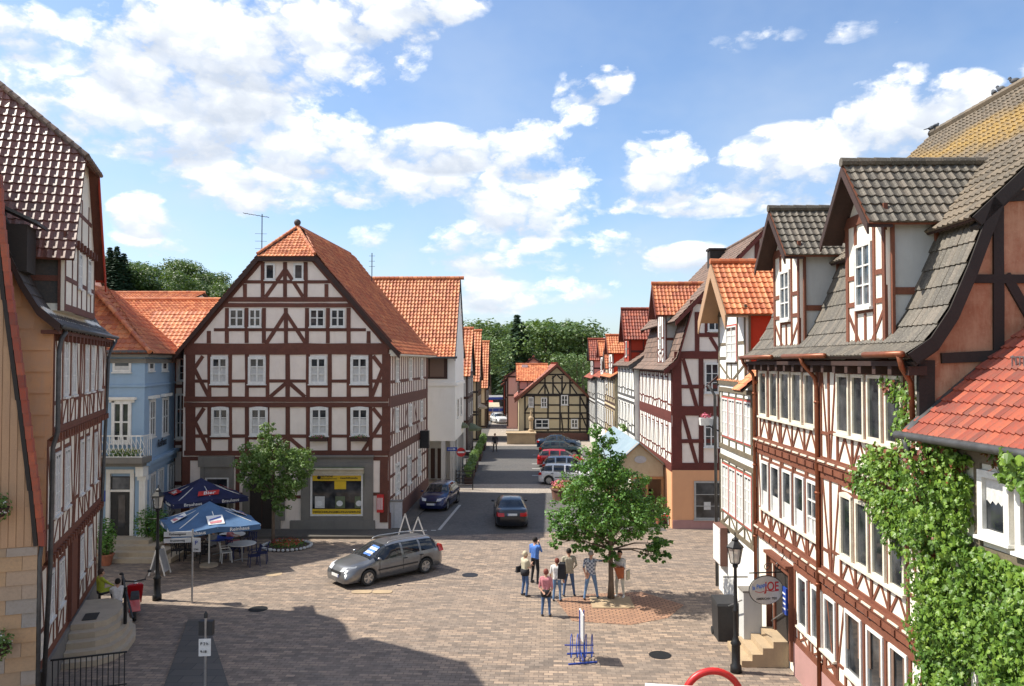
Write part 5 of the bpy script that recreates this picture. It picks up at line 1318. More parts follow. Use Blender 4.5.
def trees():
    global OFF
    b=gnd(611,599); 
    r=thing('tree','broad leafed green tree standing among the group of people on the square','tree',b)
    def C(px,py,dy,rx,rz,w): 
        p=at(px,py,b.y+dy)-b; return ((p.x,p.y,p.z),(rx,rx*.95,rz),w)
    cl=[C(601,440,0,.45,.6,.7),C(600,462,.1,.75,.6,1.2),C(590,485,-.2,1.0,.65,1.8),C(622,488,.3,.95,.65,1.6),C(580,512,.1,1.0,.6,1.6),C(612,512,-.5,1.2,.7,2.2),C(640,512,.4,.95,.6,1.5),
        C(572,530,-.2,.75,.4,1.0),C(600,535,.3,1.0,.45,1.4),C(634,528,-.4,1.0,.4,1.4),C(657,543,.2,.6,.35,.7),C(552,518,.2,.35,.15,.25),C(588,546,.5,.55,.25,.5),C(652,556,-.3,.55,.2,.5),C(663,554,.1,.35,.15,.25),C(560,540,0,.35,.25,.3),C(608,557,-.2,.35,.3,.25),C(615,470,-.3,.6,.5,.9)]
    tree_mesh(r,b,6.0,None,.11,24000,.10,'leaf_tree',2.0,cl,5)
    b=gnd(273,546); r=thing('tree','smaller light green tree with round flower bed in front of the gabled house','tree',b)
    cl=[C(270,435,0,.45,.5,.6),C(275,455,.1,1.1,.7,1.8),C(255,458,-.2,.8,.6,1.2),C(295,462,0,.8,.6,1.2),C(262,478,.2,.9,.5,1.3),C(290,485,-.3,.7,.5,1.0),C(276,490,.3,.8,.6,1.0),C(303,475,.2,.4,.4,.4),C(247,470,0,.4,.35,.4),C(280,505,-.3,.4,.4,.4)]
    tree_mesh(r,b,5.6,None,.09,15000,.10,'leaf_tree_b',2.4,cl,8)
    # ring of stones with flowers
    c=gnd(287,547); t=thing('flower_bed','round bed of orange flowers edged with white stones under the smaller tree','flower bed',c)
    g=MB(); g.lathe(c,[(0.0,.13),(.85,.10),(1.0,.0)],20,sx=1.1); g.build('soil',T['soil'],t)
    g=MB()
    for k in range(34): a=2*math.pi*k/34; g.ball(c+V(math.cos(a)*1.12,math.sin(a)*1.0,.08),.09*random.uniform(.8,1.2),n=6,k=4,sz=(1,1,.8))
    g.build('edging_stones',T['plaster_grey'],t)
    g=MB(); leaf_cluster(g,c+V(0,0,.18),(.95,.85,.18),700,.08); g.build('leaves',T['leaf_tree'],t)
    g=MB(); leaf_cluster(g,c+V(0,0,.26),(.9,.8,.16),520,.06,up=1); g.build('blossoms',T['flower_red'],t)
    # small tree farther back
    b=V(at(633,440,56).x,56,0); r=thing('tree','young light green tree farther down the street against white facades','tree',b)
    cl=[C(632,428,0,.7,.8,1.2),C(640,440,0,.8,.8,1.2),C(622,445,0,.8,.8,1),C(632,455,0,.9,.8,1)]
    tree_mesh(r,b,4.6,None,.09,2600,.17,'leaf_tree_b',2,cl,3)
def forest():
    random.seed(21)
    def proto(name,leafm,kind):
        mb=MB(); 
        if kind=='spruce':
            for k in range(26):
                z=.12+.88*k/26; r=.23*(1-z)**.95+.012
                for j in range(44):
                    a=random.random()*6.28; rr=r*random.uniform(.5,1.1); q=V(math.cos(a)*rr,math.sin(a)*rr,z-rr*.35+random.uniform(-.015,.015))
                    leaf(mb,q,V(math.cos(a)*.5,math.sin(a)*.5,1),.045*random.uniform(.7,1.2)+.02*(1-z))
        else:
            cl=[(V(random.uniform(-.28,.28),random.uniform(-.28,.28),random.uniform(.38,.9)),random.uniform(.10,.19)) for _ in range(24)]
            for c,r in cl: leaf_cluster(mb,c,(r,r,r*.8),95,.036,up=.7)
        return mb
    protos={'oak':[],'light':[],'spruce':[]}
    for k in range(3):
        protos['oak'].append(proto('oak','leaf_forest','oak'))
    protos['spruce'].append(proto('s','leaf_spruce','spruce'))
    # hill terrain
    M('hill_soil',(.05,.075,.025),(.035,.05,.02),.05,.95,0)
    def hz(x,y):
        t=max(0,min(1,(y-155)/170)); t=t*t*(3-2*t)
        left=34*math.exp(-((x+150)/70)**2); mid=15*math.exp(-((x-5)/60)**2)+3
        return t*(left+mid)-1.0
    mb=MB(); nx,ny=50,26
    for j in range(ny+1):
        for i in range(nx+1):
            x=-420+i*16; y=150+j*14; mb.v.append((x,y,hz(x,y)))
    for j in range(ny):
        for i in range(nx):
            a=j*(nx+1)+i; mb.f.append((a,a+1,a+nx+2,a+nx+1)); mb.m.append(0); mb.r.append(.5)
    o=mb.build('hill',T['hill_soil'],None,smooth=True,local=True); o['kind']='structure'
    big={'leaf_forest':MB(),'leaf_forest_light':MB()}
    def stamp(dst,src,p,s,rz):
        c,sn=math.cos(rz),math.sin(rz); i0=len(dst.v)
        for x,y,z in src.v: dst.v.append((p[0]+(x*c-y*sn)*s*1.25,p[1]+(x*sn+y*c)*s*1.25,p[2]+z*s))
        for f_ in src.f: dst.f.append(tuple(i0+k for k in f_))
        dst.m+=src.m; dst.r+=src.r
    # skyline rows (px,py top)
    pts=[]
    for k in range(46):
        px=96+random.random()*150; D=random.uniform(230,320)
        top=lerp_tab([(90,252),(120,256),(150,264),(185,258),(215,272),(235,280),(260,306)],px)+random.uniform(0,26)*(1 if k>12 else .2)
        pts.append((px,top,D))
    for k in range(60):
        px=462+random.random()*145; D=random.uniform(165,260)
        top=lerp_tab([(460,335),(480,322),(500,318),(515,321),(540,318),(560,322),(575,325),(590,328),(610,345)],px)+random.uniform(0,34)*(1 if k>16 else .15)
        pts.append((px,top,D))
    for k in range(46):
        D=random.uniform(250,340); px=random.choice((random.uniform(-250,90),random.uniform(610,1200),random.uniform(240,460)))
        pts.append((px,random.uniform(322,340),D))
    for px,top,D in pts:
        p=at(px,top,D); s=random.uniform(13,19) if D>150 else 9
        m_='leaf_forest_light' if random.random()<.3 else 'leaf_forest'
        stamp(big[m_],random.choice(protos['oak']),(p.x,p.y,p.z-s),s,random.random()*6)
    for k,(m_,mb) in enumerate(big.items()):
        o=mb.build('forest',T[m_],None,local=True); o['kind']='stuff'
    # trees one can tell apart
    def one(px,top,D,kind,mat,label,s,grp=None):
        p=at(px,top,D); r=thing('spruce_tree' if kind=='spruce' else 'tree',label,'tree',V(p.x,p.y,p.z-s),grp)
        mb=MB(); stamp(mb,protos[kind][0],(p.x,p.y,p.z-s),s,random.random()*6); mb.build('crown',T[mat],r)
        mb=MB(); mb.tube([V(p.x,p.y,p.z-s-2),V(p.x,p.y,p.z-s*.1)],[s*.03,s*.004],6); mb.build('trunk',T['bark'],r)
    one(517,313,150,'spruce','leaf_spruce','tall dark spruce rising from the woods behind the street end',17)
    one(524,324,155,'spruce','leaf_spruce','shorter dark spruce right beside the tallest one behind the street end',14)
    for px,t,lb in ((110,246,'leftmost dark spruce on the wooded hill beside the patterned roof'),(117,245,'middle dark spruce on the wooded hill beside the patterned roof'),(124,252,'right dark spruce on the wooded hill beside the patterned roof')):
        one(px,t,235,'spruce','leaf_spruce',lb,20,'spruces on the wooded hill')
    one(546,318,150,'oak','leaf_forest_light','rounded pale green tree right of the dark spruce behind the street end',15)
    one(490,333,140,'oak','leaf_forest_light','pale green tree beside the orange roofs at the left of the woods',11)
    one(577,352,125,'oak','leaf_forest_light','small rounded tree behind the right side of the cream gable house',8)
    one(583,324,150,'oak','leaf_forest','dark green tree above the right row of roofs at the edge of the woods',13)
    one(478,318,160,'oak','leaf_forest','dark green tree above the orange roofs of the left row',15)
    one(560,319,155,'oak','leaf_forest','dark crowned tree behind the cream gable of the end house',16)
def Mpaint(name,col,metal=.3,rough=.28):
    m,nt,b=newmat(name); n=nnoise(nt,2.5,3,.6)
    lk(nt,ramp(nt,n.outputs[0],[(.35,tuple(c*.85 for c in col)),(.65,col)]),b.inputs['Base Color']); b.inputs['Metallic'].default_value=metal; b.inputs['Roughness'].default_value=rough
    b.inputs['Coat Weight'].default_value=.6; b.inputs['Coat Roughness'].default_value=.06; return m
for n,c,me in (('car_grey',(.19,.195,.205),.6),('car_navy',(.008,.014,.075),.3),('car_black',(.008,.009,.013),.2),('car_white',(.72,.73,.74),.0),('car_silver',(.30,.36,.42),.6),('car_red',(.42,.01,.015),.1),('car_green',(.02,.045,.045),.4),('car_blue',(.03,.06,.11),.4)): Mpaint(n,c,me)
M('rubber',(.018,.018,.018),(.03,.03,.03),10,.85,.1); M('alloy',(.5,.5,.5),(.38,.38,.38),9,.3,0,metal=.8); M('trim_black',(.02,.02,.022),(.03,.03,.03),9,.6,0)
m,nt,b=newmat('lamp_red'); b.inputs['Base Color'].default_value=(.45,.01,.01,1); b.inputs['Roughness'].default_value=.15
m,nt,b=newmat('lamp_clear'); b.inputs['Base Color'].default_value=(.6,.62,.64,1); b.inputs['Roughness'].default_value=.1
m,nt,b=newmat('lamp_orange'); b.inputs['Base Color'].default_value=(.7,.2,.03,1); b.inputs['Roughness'].default_value=.15
def smooth_tab(tab,x):
    if x<=tab[0][0]: return tab[0][1]
    if x>=tab[-1][0]: return tab[-1][1]
    for k in range(len(tab)-1):
        if tab[k][0]<=x<=tab[k+1][0]: break
    (x0,y0),(x1,y1)=tab[k],tab[k+1]; t=(x-x0)/(x1-x0)
    m0=((y1-tab[k-1][1])/(x1-tab[k-1][0]) if k>0 else (y1-y0)/(x1-x0))*(x1-x0); m1=((tab[k+2][1]-y0)/(tab[k+2][0]-x0) if k+2<len(tab) else (y1-y0)/(x1-x0))*(x1-x0)
    d=(y1-y0)*1.0
    if d==0: m0=m1=0
    else:
        m0=max(min(m0/d,2.2),0)*d; m1=max(min(m1/d,2.2),0)*d
    return (2*t**3-3*t*t+1)*y0+(t**3-2*t*t+t)*m0+(-2*t**3+3*t*t)*y1+(t**3-t*t)*m1
STY={
 'estate':dict(L=4.65,W=.88,wb=2.72,H=1.46,top=[(-2.32,.72),(-2.26,.95),(-2.18,1.10),(-1.75,1.40),(-.9,1.45),(-.1,1.46),(.42,1.40),(1.22,1.00),(1.8,.90),(2.15,.78),(2.32,.58)],g=(-2.1,-1.78,.42,1.22),pill=(-1.15,-.28,.55)),
 'sedan':dict(L=4.4,W=.86,wb=2.6,H=1.41,top=[(-2.2,.72),(-2.15,.95),(-2.0,1.02),(-1.55,1.05),(-.95,1.33),(-.3,1.41),(.3,1.38),(1.1,.98),(1.7,.88),(2.05,.76),(2.2,.55)],g=(-1.6,-.95,.3,1.1),pill=(-.25,.5,.5)),
 'hatch':dict(L=3.95,W=.84,wb=2.45,H=1.42,top=[(-1.97,.70),(-1.93,.92),(-1.88,1.0),(-1.5,1.36),(-.8,1.42),(-.1,1.42),(.35,1.37),(1.02,1.0),(1.55,.90),(1.82,.76),(1.97,.55)],g=(-1.86,-1.5,.35,1.02),pill=(-1.0,-.15,.5))}
def car(name,label,style,paint,loc,rz,group=None,rails=False,local_cat='car',wheel='alloy',sty_shade=False):
    S=STY[style]; L=S['L']; W=S['W']; hl=L/2; wx=S['wb']/2; R=.315
    g0,g1,g2,g3=S['g']; shift=.05
    root=thing(name,label,local_cat,loc,group,rz)
    global OFF; OFF=V(0,0,0)
    st=sorted(set([round(-hl+L*k/22,3) for k in range(23)]+[g0,g1,g2,g3]+[round(c+R*1.18*math.cos(math.pi*k/8),3) for c in (-wx,wx) for k in range(9)]+list(S['pill'][:2])+[S['pill'][0]+.1,S['pill'][1]+.1]+[-hl+.03,-hl+.1,hl-.03,hl-.1]))
    st=[s for i,s in enumerate(st) if i==0 or s-st[i-1]>.015 or s in (g0,g1,g2,g3)]
    belt=lambda x: lerp_tab([(-hl,.86),(-hl*.8,.97),(0,.93),(hl*.5,.88),(hl,.6)],x)
    def hw(x): t=abs(x)/hl; return W*(1-.04*t*t-.22*max(0,(t-.8)/.2)**2)
    def zb(x):
        z=.20
        for c in (-wx,wx):
            d=abs(x-c)
            if d<R*1.18: z=max(z,.30+math.sqrt(max(0,(R*1.18)**2-d*d)))
        return z
    rows=[]
    for x in st:
        w=hw(x); tp=smooth_tab(S['top'],x); be=min(belt(x),tp-.03); b0=zb(x)
        cab=max(0,min(1,(tp-be-.05)/.35))
        yA=w*.93; zA=be; 
        k1=be+.01
        pts=[(w*.90,b0),(w*.985,b0+.03 if b0>.25 else .30),(w,max(b0+.05,.52)),(w*.99,max(b0+.07,be-.12)),(w*.955,be),
             (w*(.93-.13*cab)-.0,be+(tp-be)*(.12+.50*cab)),(w*(.86-.20*cab),be+(tp-be)*(.5+.38*cab)),(w*(.62-.08*cab),be+(tp-be)*(.86+.11*cab)),(w*.3,tp-.008),(0,tp)]
        rows.append(pts)
    body=MB(); sg=MB(); ws=MB(); rw=MB()
    def q(mb,i,j,s,off=0):
        a=[(st[i],rows[i][j]),(st[i+1],rows[i+1][j]),(st[i+1],rows[i+1][j+1]),(st[i],rows[i][j+1])]
        P=[V(x,y*s,z) for x,(y,z) in a]
        if s>0: P=P[::-1]
        mb.face(P)
    for i in range(len(st)-1):
        xm=(st[i]+st[i+1])/2
        for j in range(9):
            for s in (1,-1):
                tgt=body
                if j in (4,5) and g0+.10<xm<g3-.12:
                    tpm=smooth_tab(S['top'],xm); 
                    p=any(c<xm<c+.1 for c in S['pill'][:2])
                    if tpm-belt(xm)>.18 and not p: tgt=sg
                if j>=6 and g2<xm<g3-.02: tgt=ws
                if j>=6 and g0+.02<xm<g1: tgt=rw
                q(tgt,i,j,s)
    # close front/rear/bottom
    for i,sgn in ((0,-1),(len(st)-1,1)):
        P=[V(st[i],y,z) for y,z in rows[i]]+[V(st[i],-y,z) for y,z in reversed(rows[i][:-1])]
        body.face(P if sgn<0 else P[::-1])
    bo=body.build('body',T[paint],root,smooth=True)
    def weld(o):
        bm=bmesh.new(); bm.from_mesh(o.data); bmesh.ops.remove_doubles(bm,verts=bm.verts,dist=.001); bmesh.ops.recalc_face_normals(bm,faces=bm.faces); bm.to_mesh(o.data); bm.free()
    weld(bo)
    o=sg.build('side_windows',T['glass_car'],root,smooth=True); weld(o)
    o=ws.build('windscreen',T['glass_car'],root,smooth=True); weld(o); o=rw.build('rear_window',T['glass_car'],root,smooth=True); weld(o)
    # underbody / wheel wells
    u=MB(); u.box((0,0,.42),(L-.5,2*W*.80,.36)); u.box((0,0,.26),(wx*2-.8,2*W*.93,.12)); u.build('underbody',T['trim_black'],root)
    # wheels
    for c in (-wx,wx):
        for s in (1,-1):
            w=MB(); ax=Matrix.Rotation(math.pi/2*(-s),3,'X')
            w.lathe((c,s*(W-.19),R),[(R*.62,-.0),(R*.92,-.0),(R,.04),(R,.15),(R*.93,.185),(R*.66,.17),(R*.62,.12)],22,axis=ax)
            wo=w.build('wheel',T['rubber'],root,smooth=True)
            r=MB(); r.lathe((c,s*(W-.19),R),[(R*.60,.125),(R*.64,.10),(R*.66,.165),(R*.60,.165),(R*.60,.125)],20,axis=ax)
            for k in range(5 if wheel=='alloy' else 8):
                a=2*math.pi*k/(5 if wheel=='alloy' else 8); p0=V(c,s*(W-.19+.15),R); p1=p0+V(math.cos(a),0,math.sin(a))*R*.6; r.bar(p0,p1,.07 if wheel=='alloy' else .05,.03,up=(0,1,0))
            r.tube([V(c,s*(W-.07),R),V(c,s*(W-.02),R)],.06,8); r.build('rim',T['alloy'],wo)
    # lights
    yf=hw(hl-.14); zf=.66
    for s in (1,-1):
        h=MB(); h.hexa([V(hl-.36,s*yf*1.0,zf+.02),V(hl-.02,s*yf*.72,zf-.02),V(hl-.0,s*yf*.42,zf-.04),V(hl-.3,s*yf*.5,zf-.03),V(hl-.5,s*yf*1.01,zf+.15),V(hl-.17,s*yf*.80,zf+.12),V(hl-.13,s*yf*.45,zf+.09),V(hl-.4,s*yf*.5,zf+.12)]); h.build('headlight',T['lamp_clear'],root)
        t=MB(); 
        if style=='estate': t.hexa([V(-hl-.012,s*yf*.60,.78),V(-hl-.012,s*yf*1.0,.78),V(-hl+.25,s*yf*1.09,.80),V(-hl+.2,s*yf*.7,.8),V(-hl+.07,s*yf*.64,1.05),V(-hl+.07,s*yf*.97,1.05),V(-hl+.3,s*yf*1.0,1.08),V(-hl+.25,s*yf*.7,1.05)])
        else: t.hexa([V(-hl-.02,s*yf*.55,.68),V(-hl-.015,s*yf*1.0,.68),V(-hl+.22,s*yf*1.10,.70),V(-hl+.2,s*yf*.6,.7),V(-hl+.02,s*yf*.55,.86),V(-hl+.02,s*yf*1.0,.86),V(-hl+.22,s*yf*1.06,.88),V(-hl+.2,s*yf*.6,.86)])
        t.build('tail_light',T['lamp_red'],root)
        m_=MB(); m_.ball((g3-.28,s*(W+.06),belt(0)+.06),.1,n=8,k=5,sz=(.8,1.0,.65)); m_.build('mirror',T[paint],root,smooth=True)
    g=MB(); g.box((hl-.03,0,.56),(.09,yf*.95,.10)); g.box((hl-.05,0,.32),(.09,yf*1.3,.10)); g.build('grille',T['trim_black'],root)
    for x in (hl+.02,-hl-.02):
        p=MB(); p.box((x,0,.45 if x>0 else (.52 if style!='sedan' else .78)),(.015,.52,.115)); pl=p.build('number_plate',T['paint_white'],root)
        p=MB(); p.box((x*1.004,.235,.45 if x>0 else (.52 if style!='sedan' else .78)),(.012,.04,.11)); p.build('plate_strip',T['paint_blue'],pl)
    d=MB()
    for s in (1,-1):
        for x in (S['pill'][1]+.05,S['pill'][0]+.05,g3-.35): d.box((x,s*(W*1.0+.001),.62),(.012,.006,.5))
        for x in (S['pill'][1]-.08,S['pill'][0]-.0): d.box((x+.02,s*(W+.012),.82),(.16,.03,.03))
        d.box((0,s*(W+.006),.55),(wx*2-.85,.03,.05))
    d.build('door_trim',T['trim_black'],root)
    if rails:
        for s in (1,-1):
            r=MB(); zz=1.45; r.tube([V(-1.75,s*.56,1.41),V(-1.6,s*.56,1.49),V(0,s*.57,1.53),V(.25,s*.56,1.50),V(.38,s*.55,1.42)],.022,6); r.build('roof_rail',T['alloy'],root,smooth=True)
    if sty_shade:
        sh=MB(); tp=lambda x: smooth_tab(S['top'],x)+.018
        for i in range(5):
            xa=g2+.18+i*.10; xb=xa+.10; sh.face([V(xa,-.02,tp(xa)),V(xb,-.02,tp(xb)),V(xb,.5,tp(xb)-.02),V(xa,.44,tp(xa)-.02)],m=i%2)
        sh.build('sunshade',[T['cl_blue'],T['paint_white']],root)
    wp=MB(); wp.bar(V(g3-.02,.1,1.04),V(g3-.3,.55,1.17),.015); wp.bar(V(g3-.02,-.35,1.04),V(g3-.28,.05,1.18),.015); wp.build('wiper',T['trim_black'],root)
    an=MB(); an.bar(V(g1+.15,0,1.40),V(g1-.05,0,1.62),.012); an.build('aerial',T['trim_black'],root)
    return root
def cars():
    c1=gnd(367.3,586); c2=gnd(425.9,573); d=(c1-c2).normalized(); mid=(c1+c2)/2; n=V(d.y,-d.x,0)  # near side wheels; body lies beyond
    far=V(-d.y,d.x,0) if V(-d.y,d.x,0).y>0 else V(d.y,-d.x,0)
    rz=math.atan2(d.y,d.x)
    car('parked_car','grey metallic estate car with roof rails driving across the sunlit paving','estate','car_grey',mid+far*.80,rz,rails=True,sty_shade=True)
    # blue and white sunshade is drawn just above the opaque windscreen
    p=gnd(437,512); car('parked_car','dark blue hatchback facing the square beside the white house','hatch','car_navy',V(p.x,p.y+1.9,0),math.radians(-100))
    p=gnd(510,529); car('parked_car','black saloon seen from behind in the middle of the shaded street','sedan','car_black',V(p.x,p.y+2.0,0),math.radians(90+3))
    G='cars parked in the row at the right kerb'
    base=gnd(545,485.6); rows=[('hatch','car_white','white hatchback nearest in the parked row beside the flower planter',0),('hatch','car_silver','pale blue silver car second in the parked row, half hidden by the white one',4.6),
      ('hatch','car_red','bright red car third in the parked row',9.3),('hatch','car_green','dark green car fourth in the parked row between red and blue ones',16.2),('sedan','car_blue','dark blue car farthest in the parked row before the cream gable house',22.5)]
    for k,(sty,p,lb,dy) in enumerate(rows):
        y=base.y+.9+dy; x=at(539+[0,3,-2,0,0][k],400,y).x+2.0
        car('parked_car',lb,sty,p,V(x,y,0),math.radians(-8 if k==0 else -4),G,wheel='steel')
    p=gnd(597,486); car('parked_car','white car mostly hidden behind the crown of the tree on the square','hatch','car_white',V(p.x+1.0,p.y+2.5,0),math.radians(80))
    # bus and van at the far end
    b=at(493,412,128); r=thing('bus','white and blue coach parked at the far end of the street','coach',V(b.x,128,0),None,math.radians(12))
    global OFF; OFF=V(0,0,0)
    g=MB(); g.box((0,0,1.75),(5.2,8,2.7),taper=.96); g.build('body',T['car_white'],r)
    g=MB(); g.box((0,-4.0,2.2),(4.4,.12,1.1)); g.box((-2.58,0,2.2),(.1,7,1.0)); g.build('windscreen',T['glass_car'],r)
    g=MB(); g.box((0,-4.05,1.1),(5.0,.1,.5)); g.box((-.2,-4.05,2.95),(3.4,.12,.35)); g.build('stripe',T['paint_blue'],r)
    for s in (1,-1): g=MB(); g.tube([V(s*1.9-.2,-3.0,.5),V(s*1.9+.2,-3.0,.5)],.5,12); g.build('wheel',T['rubber'],r)
    b=at(499,419,112); car('parked_car','white car parked far down the street in front of the coach','hatch','car_white',V(b.x,112,0),math.radians(-70))
# ---------------------------------------------------------------- people
SKIN=M('skin',(.50,.28,.19),(.42,.22,.15),8,.55,.02)
for n,c in (('cl_cream',(.55,.50,.36)),('cl_blue',(.09,.22,.62)),('cl_pink',(.58,.22,.24)),('cl_white',(.72,.70,.68)),('cl_khaki',(.46,.42,.32)),('cl_plaid',(.28,.30,.33)),('cl_jeans',(.07,.13,.26)),('cl_ljeans',(.14,.24,.40)),('cl_black',(.015,.015,.02)),('cl_beige',(.62,.58,.48)),('cl_orange',(.45,.13,.05)),('cl_lime',(.42,.45,.04)),('cl_red',(.45,.03,.03)),('cl_dark',(.05,.045,.05)),('hair_brown',(.045,.022,.014)),('hair_blond',(.62,.52,.36)),('hair_red',(.20,.05,.035)),('hair_dark',(.015,.011,.009)),('hair_grey',(.35,.32,.29)),('leather',(.17,.07,.03))):
    M(n,c,tuple(x*.7 for x in c),14,.85,.15)
mp_,nt_,b_=newmat('cl_check'); t_=nt_.nodes.new('ShaderNodeTexChecker'); t_.inputs['Scale'].default_value=14; t_.inputs['Color1'].default_value=(.48,.5,.52,1); t_.inputs['Color2'].default_value=(.12,.14,.18,1)
lk(nt_,nt_.nodes.new('ShaderNodeTexCoord').outputs['Object'],t_.inputs[0]); lk(nt_,t_.outputs[0],b_.inputs['Base Color']); b_.inputs['Roughness'].default_value=.9
def capsule(mb,a,b,r0,r1,n=10,sy=1.0):
    a=Vector(a); b=Vector(b); t=(b-a); L=t.length; t=t.normalized() if L>1e-5 else V(0,0,1)
    ref=V(0,1,0) if abs(t.y)<.9 else V(1,0,0); x=ref.cross(t).normalized(); y=t.cross(x)
    A=Matrix((x,y,t)).transposed()
    prof=[(1e-4,-r0)]+[(r0*math.sin(math.pi/2*k/4),-r0*math.cos(math.pi/2*k/4)) for k in range(1,5)]+[(r1*math.cos(math.pi/2*k/4),L+r1*math.sin(math.pi/2*k/4)) for k in range(0,4)]+[(1e-4,L+r1)]
    mb.lathe(a,prof,n,axis=A,sy=sy)
def person(label,loc,rz,h=1.72,shirt='cl_white',legs='cl_jeans',hair='hair_brown',sleeve=.45,armL=None,armR=None,stance=.12,step=0,lean=0,female=False,sit=False,hairlen=.1,extra=None,shirt_low=.0,group=None,head_turn=0,shoe='cl_dark'):
    """local frame: faces +Y, x right."""
    root=thing('person',label,'person',loc,group,rz); global OFF; OFF=V(0,0,0)
    s=h/1.72; mb=MB(); bones=[]
    def B(a,b,r0,r1,tag_,sy=1.0):
        a=Vector(a)*s; b=Vector(b)*s; capsule(mb,a,b,r0*s,r1*s,sy=sy); bones.append((a,b,tag_))
    hz=.92 if not sit else .47; ly=lean
    sw=.19 if female else .21
    hip=V(0,0,hz); ch=V(0,ly*.6,hz+.36); nk=V(0,ly,hz+.52); hd=V(0,ly+.025,hz+.67)
    # legs
    for sd in (-1,1):
        h0=V(sd*.085,0,hz-.02)
        if sit: k0=V(sd*.12,.42,.48); an=V(sd*.12,.46,.08)
        else: k0=V(sd*(.09+stance*.25),.03+sd*step*.5,.49); an=V(sd*(.08+stance*.5),-.03+sd*step,.085)
        B(h0,k0,.092,.062,'leg'); B(k0,an,.060,.042,'leg')
        B(an+V(0,-.03,-.04),an+V(sd*.02,.15,-.05),.038,.034,'shoe')
    # torso (several flattened capsules merge to one body)
    for x in (-.055,.055): B(V(x,0,hz+.02),V(x*1.1,ly*.3,hz+.20),.115 if female else .11,.10,'hip')
    for x in (-.075,0,.075): B(V(x*.9,ly*.3,hz+.16),V(x*1.15,ly*.75,hz+.40),.10,.112,'shirt')
    B(V(-sw+.06,ly*.85,hz+.47),V(sw-.06,ly*.85,hz+.47),.068,.068,'shirt')
    B(nk+V(0,0,-.03),hd+V(0,-.01,-.08),.058,.052,'skin')
    # head
    B(hd+V(0,-.005,-.02),hd+V(0,-.01,.055),.082,.088,'head'); B(hd+V(0,.03,-.075),hd+V(0,.04,-.03),.052,.06,'head')
    ct,stn=math.cos(head_turn),math.sin(head_turn)
    fx=lambda x,y,z: hd+V(x*ct-y*stn,x*stn+y*ct,z)
    B(fx(0,.095,-.01),fx(0,.108,-.035),.012,.015,'head')
    for sd in (-1,1): B(fx(sd*.088,0,-.02),fx(sd*.09,-.005,.015),.014,.018,'head')
    hands=[]
    for sd,arm in ((-1,armL),(1,armR)):
        sh=V(sd*sw,ly*.85,hz+.46)
        if arm is None: el=V(sd*(sw+.05),ly*.5-.03,hz+.18); wr=V(sd*(sw+.05),ly*.3+.06,hz-.06)
        else: el,wr=Vector(arm[0]),Vector(arm[1])
        B(sh,el,.052,.042,'sleeve'); B(el,wr,.040,.028,'fore' if sleeve<.9 else 'sleeve')
        t=(wr-el).normalized(); sdv=V(1,0,0)-t*t.x; sdv=sdv.normalized() if sdv.length>.1 else V(0,1,0); bk=t.cross(sdv)
        B(wr+t*.02,wr+t*.075,.030,.030,'skin'); 
        for k in range(4):
            o=sdv*(k-1.5)*.019; l=(.062,.072,.068,.052)[k]; p=wr+t*.085+o; m_=p+t*l*.55+bk*.008; e=p+t*l+bk*.028
            B(p,m_,.0095,.009,'skin'); B(m_,e,.009,.0075,'skin')
        B(wr+t*.03-sdv*.028*sd,wr+t*.075-sdv*.055*sd+bk*.02,.012,.010,'skin')
    me=bpy.data.meshes.new('tmp'); me.from_pydata(mb.v,[],mb.f); o=bpy.data.objects.new('body_tmp',me); COL.objects.link(o)
    md=o.modifiers.new('r','REMESH'); md.mode='VOXEL'; md.voxel_size=.0125
    sm=o.modifiers.new('s','SMOOTH'); sm.factor=.5; sm.iterations=2
    dg=bpy.context.evaluated_depsgraph_get(); me2=bpy.data.meshes.new_from_object(o.evaluated_get(dg)); bpy.data.objects.remove(o)
    mats=[SKIN,T[shirt],T[legs],T[shoe]]; me2.materials.clear()
    for m_ in mats: me2.materials.append(m_)
    def near(p):
        best=None;bd=9
        for a,b,tg in bones:
            ab=b-a; t=max(0,min(1,(p-a).dot(ab)/max(1e-9,ab.dot(ab)))); d=(p-(a+ab*t)).length
            if d<bd: bd=d;best=(tg,t)
        return best
    idx=[]
    for pl in me2.polygons:
        tg,t=near(pl.center); i=0
        if tg in('shirt',): i=1
        elif tg=='hip': i=1 if pl.center.z>s*(hz+.04-shirt_low) else 2
        elif tg=='leg': i=2 if pl.center.z<s*(hz-shirt_low*.9) else 1
        elif tg=='shoe': i=3
        elif tg=='sleeve': i=1 if (sleeve>=.9 or t<sleeve*2) else 0
        idx.append(i)
    me2.polygons.foreach_set('material_index',idx); me2.polygons.foreach_set('use_smooth',[True]*len(idx))
    bo=bpy.data.objects.new('body',me2); COL.objects.link(bo); bo.parent=root
    # hair cap
    hm=MB(); c=(hd+V(0,-.02,.045))*s
    for k in range(6):
        for j in range(14):
            pass
    prof=[(.100*math.cos(a)*s,.098*math.sin(a)*s) for a in [math.pi/2*k/5 for k in range(6)]]; prof[-1]=(1e-4,.098*s)
    low=[(.100*s,-hairlen*.5*s),(.103*s,-hairlen*.2*s)]
    i0=len(hm.v); R_=Matrix.Rotation(math.radians(14),3,'X')
    hm.lathe(c,[(.092*s,-hairlen*.8*s)]+low+prof,14,sx=.95,sy=1.05,axis=R_)
    # remove hair over face: drop faces in front low
    keep=[]; 
    for f_ in hm.f:
        cc=sum((Vector(hm.v[i]) for i in f_),V(0,0,0))/len(f_)-c; cr=V(cc.x*ct+cc.y*stn,-cc.x*stn+cc.y*ct,cc.z)
        keep.append(not(cr.y>.03*s and cr.z<.02*s))
    hm.f=[f_ for f_,k in zip(hm.f,keep) if k]; n=len(hm.f); hm.m=[0]*n; hm.r=[.5]*n
    hm.build('hair',T[hair],root,smooth=True)
    fc=MB()
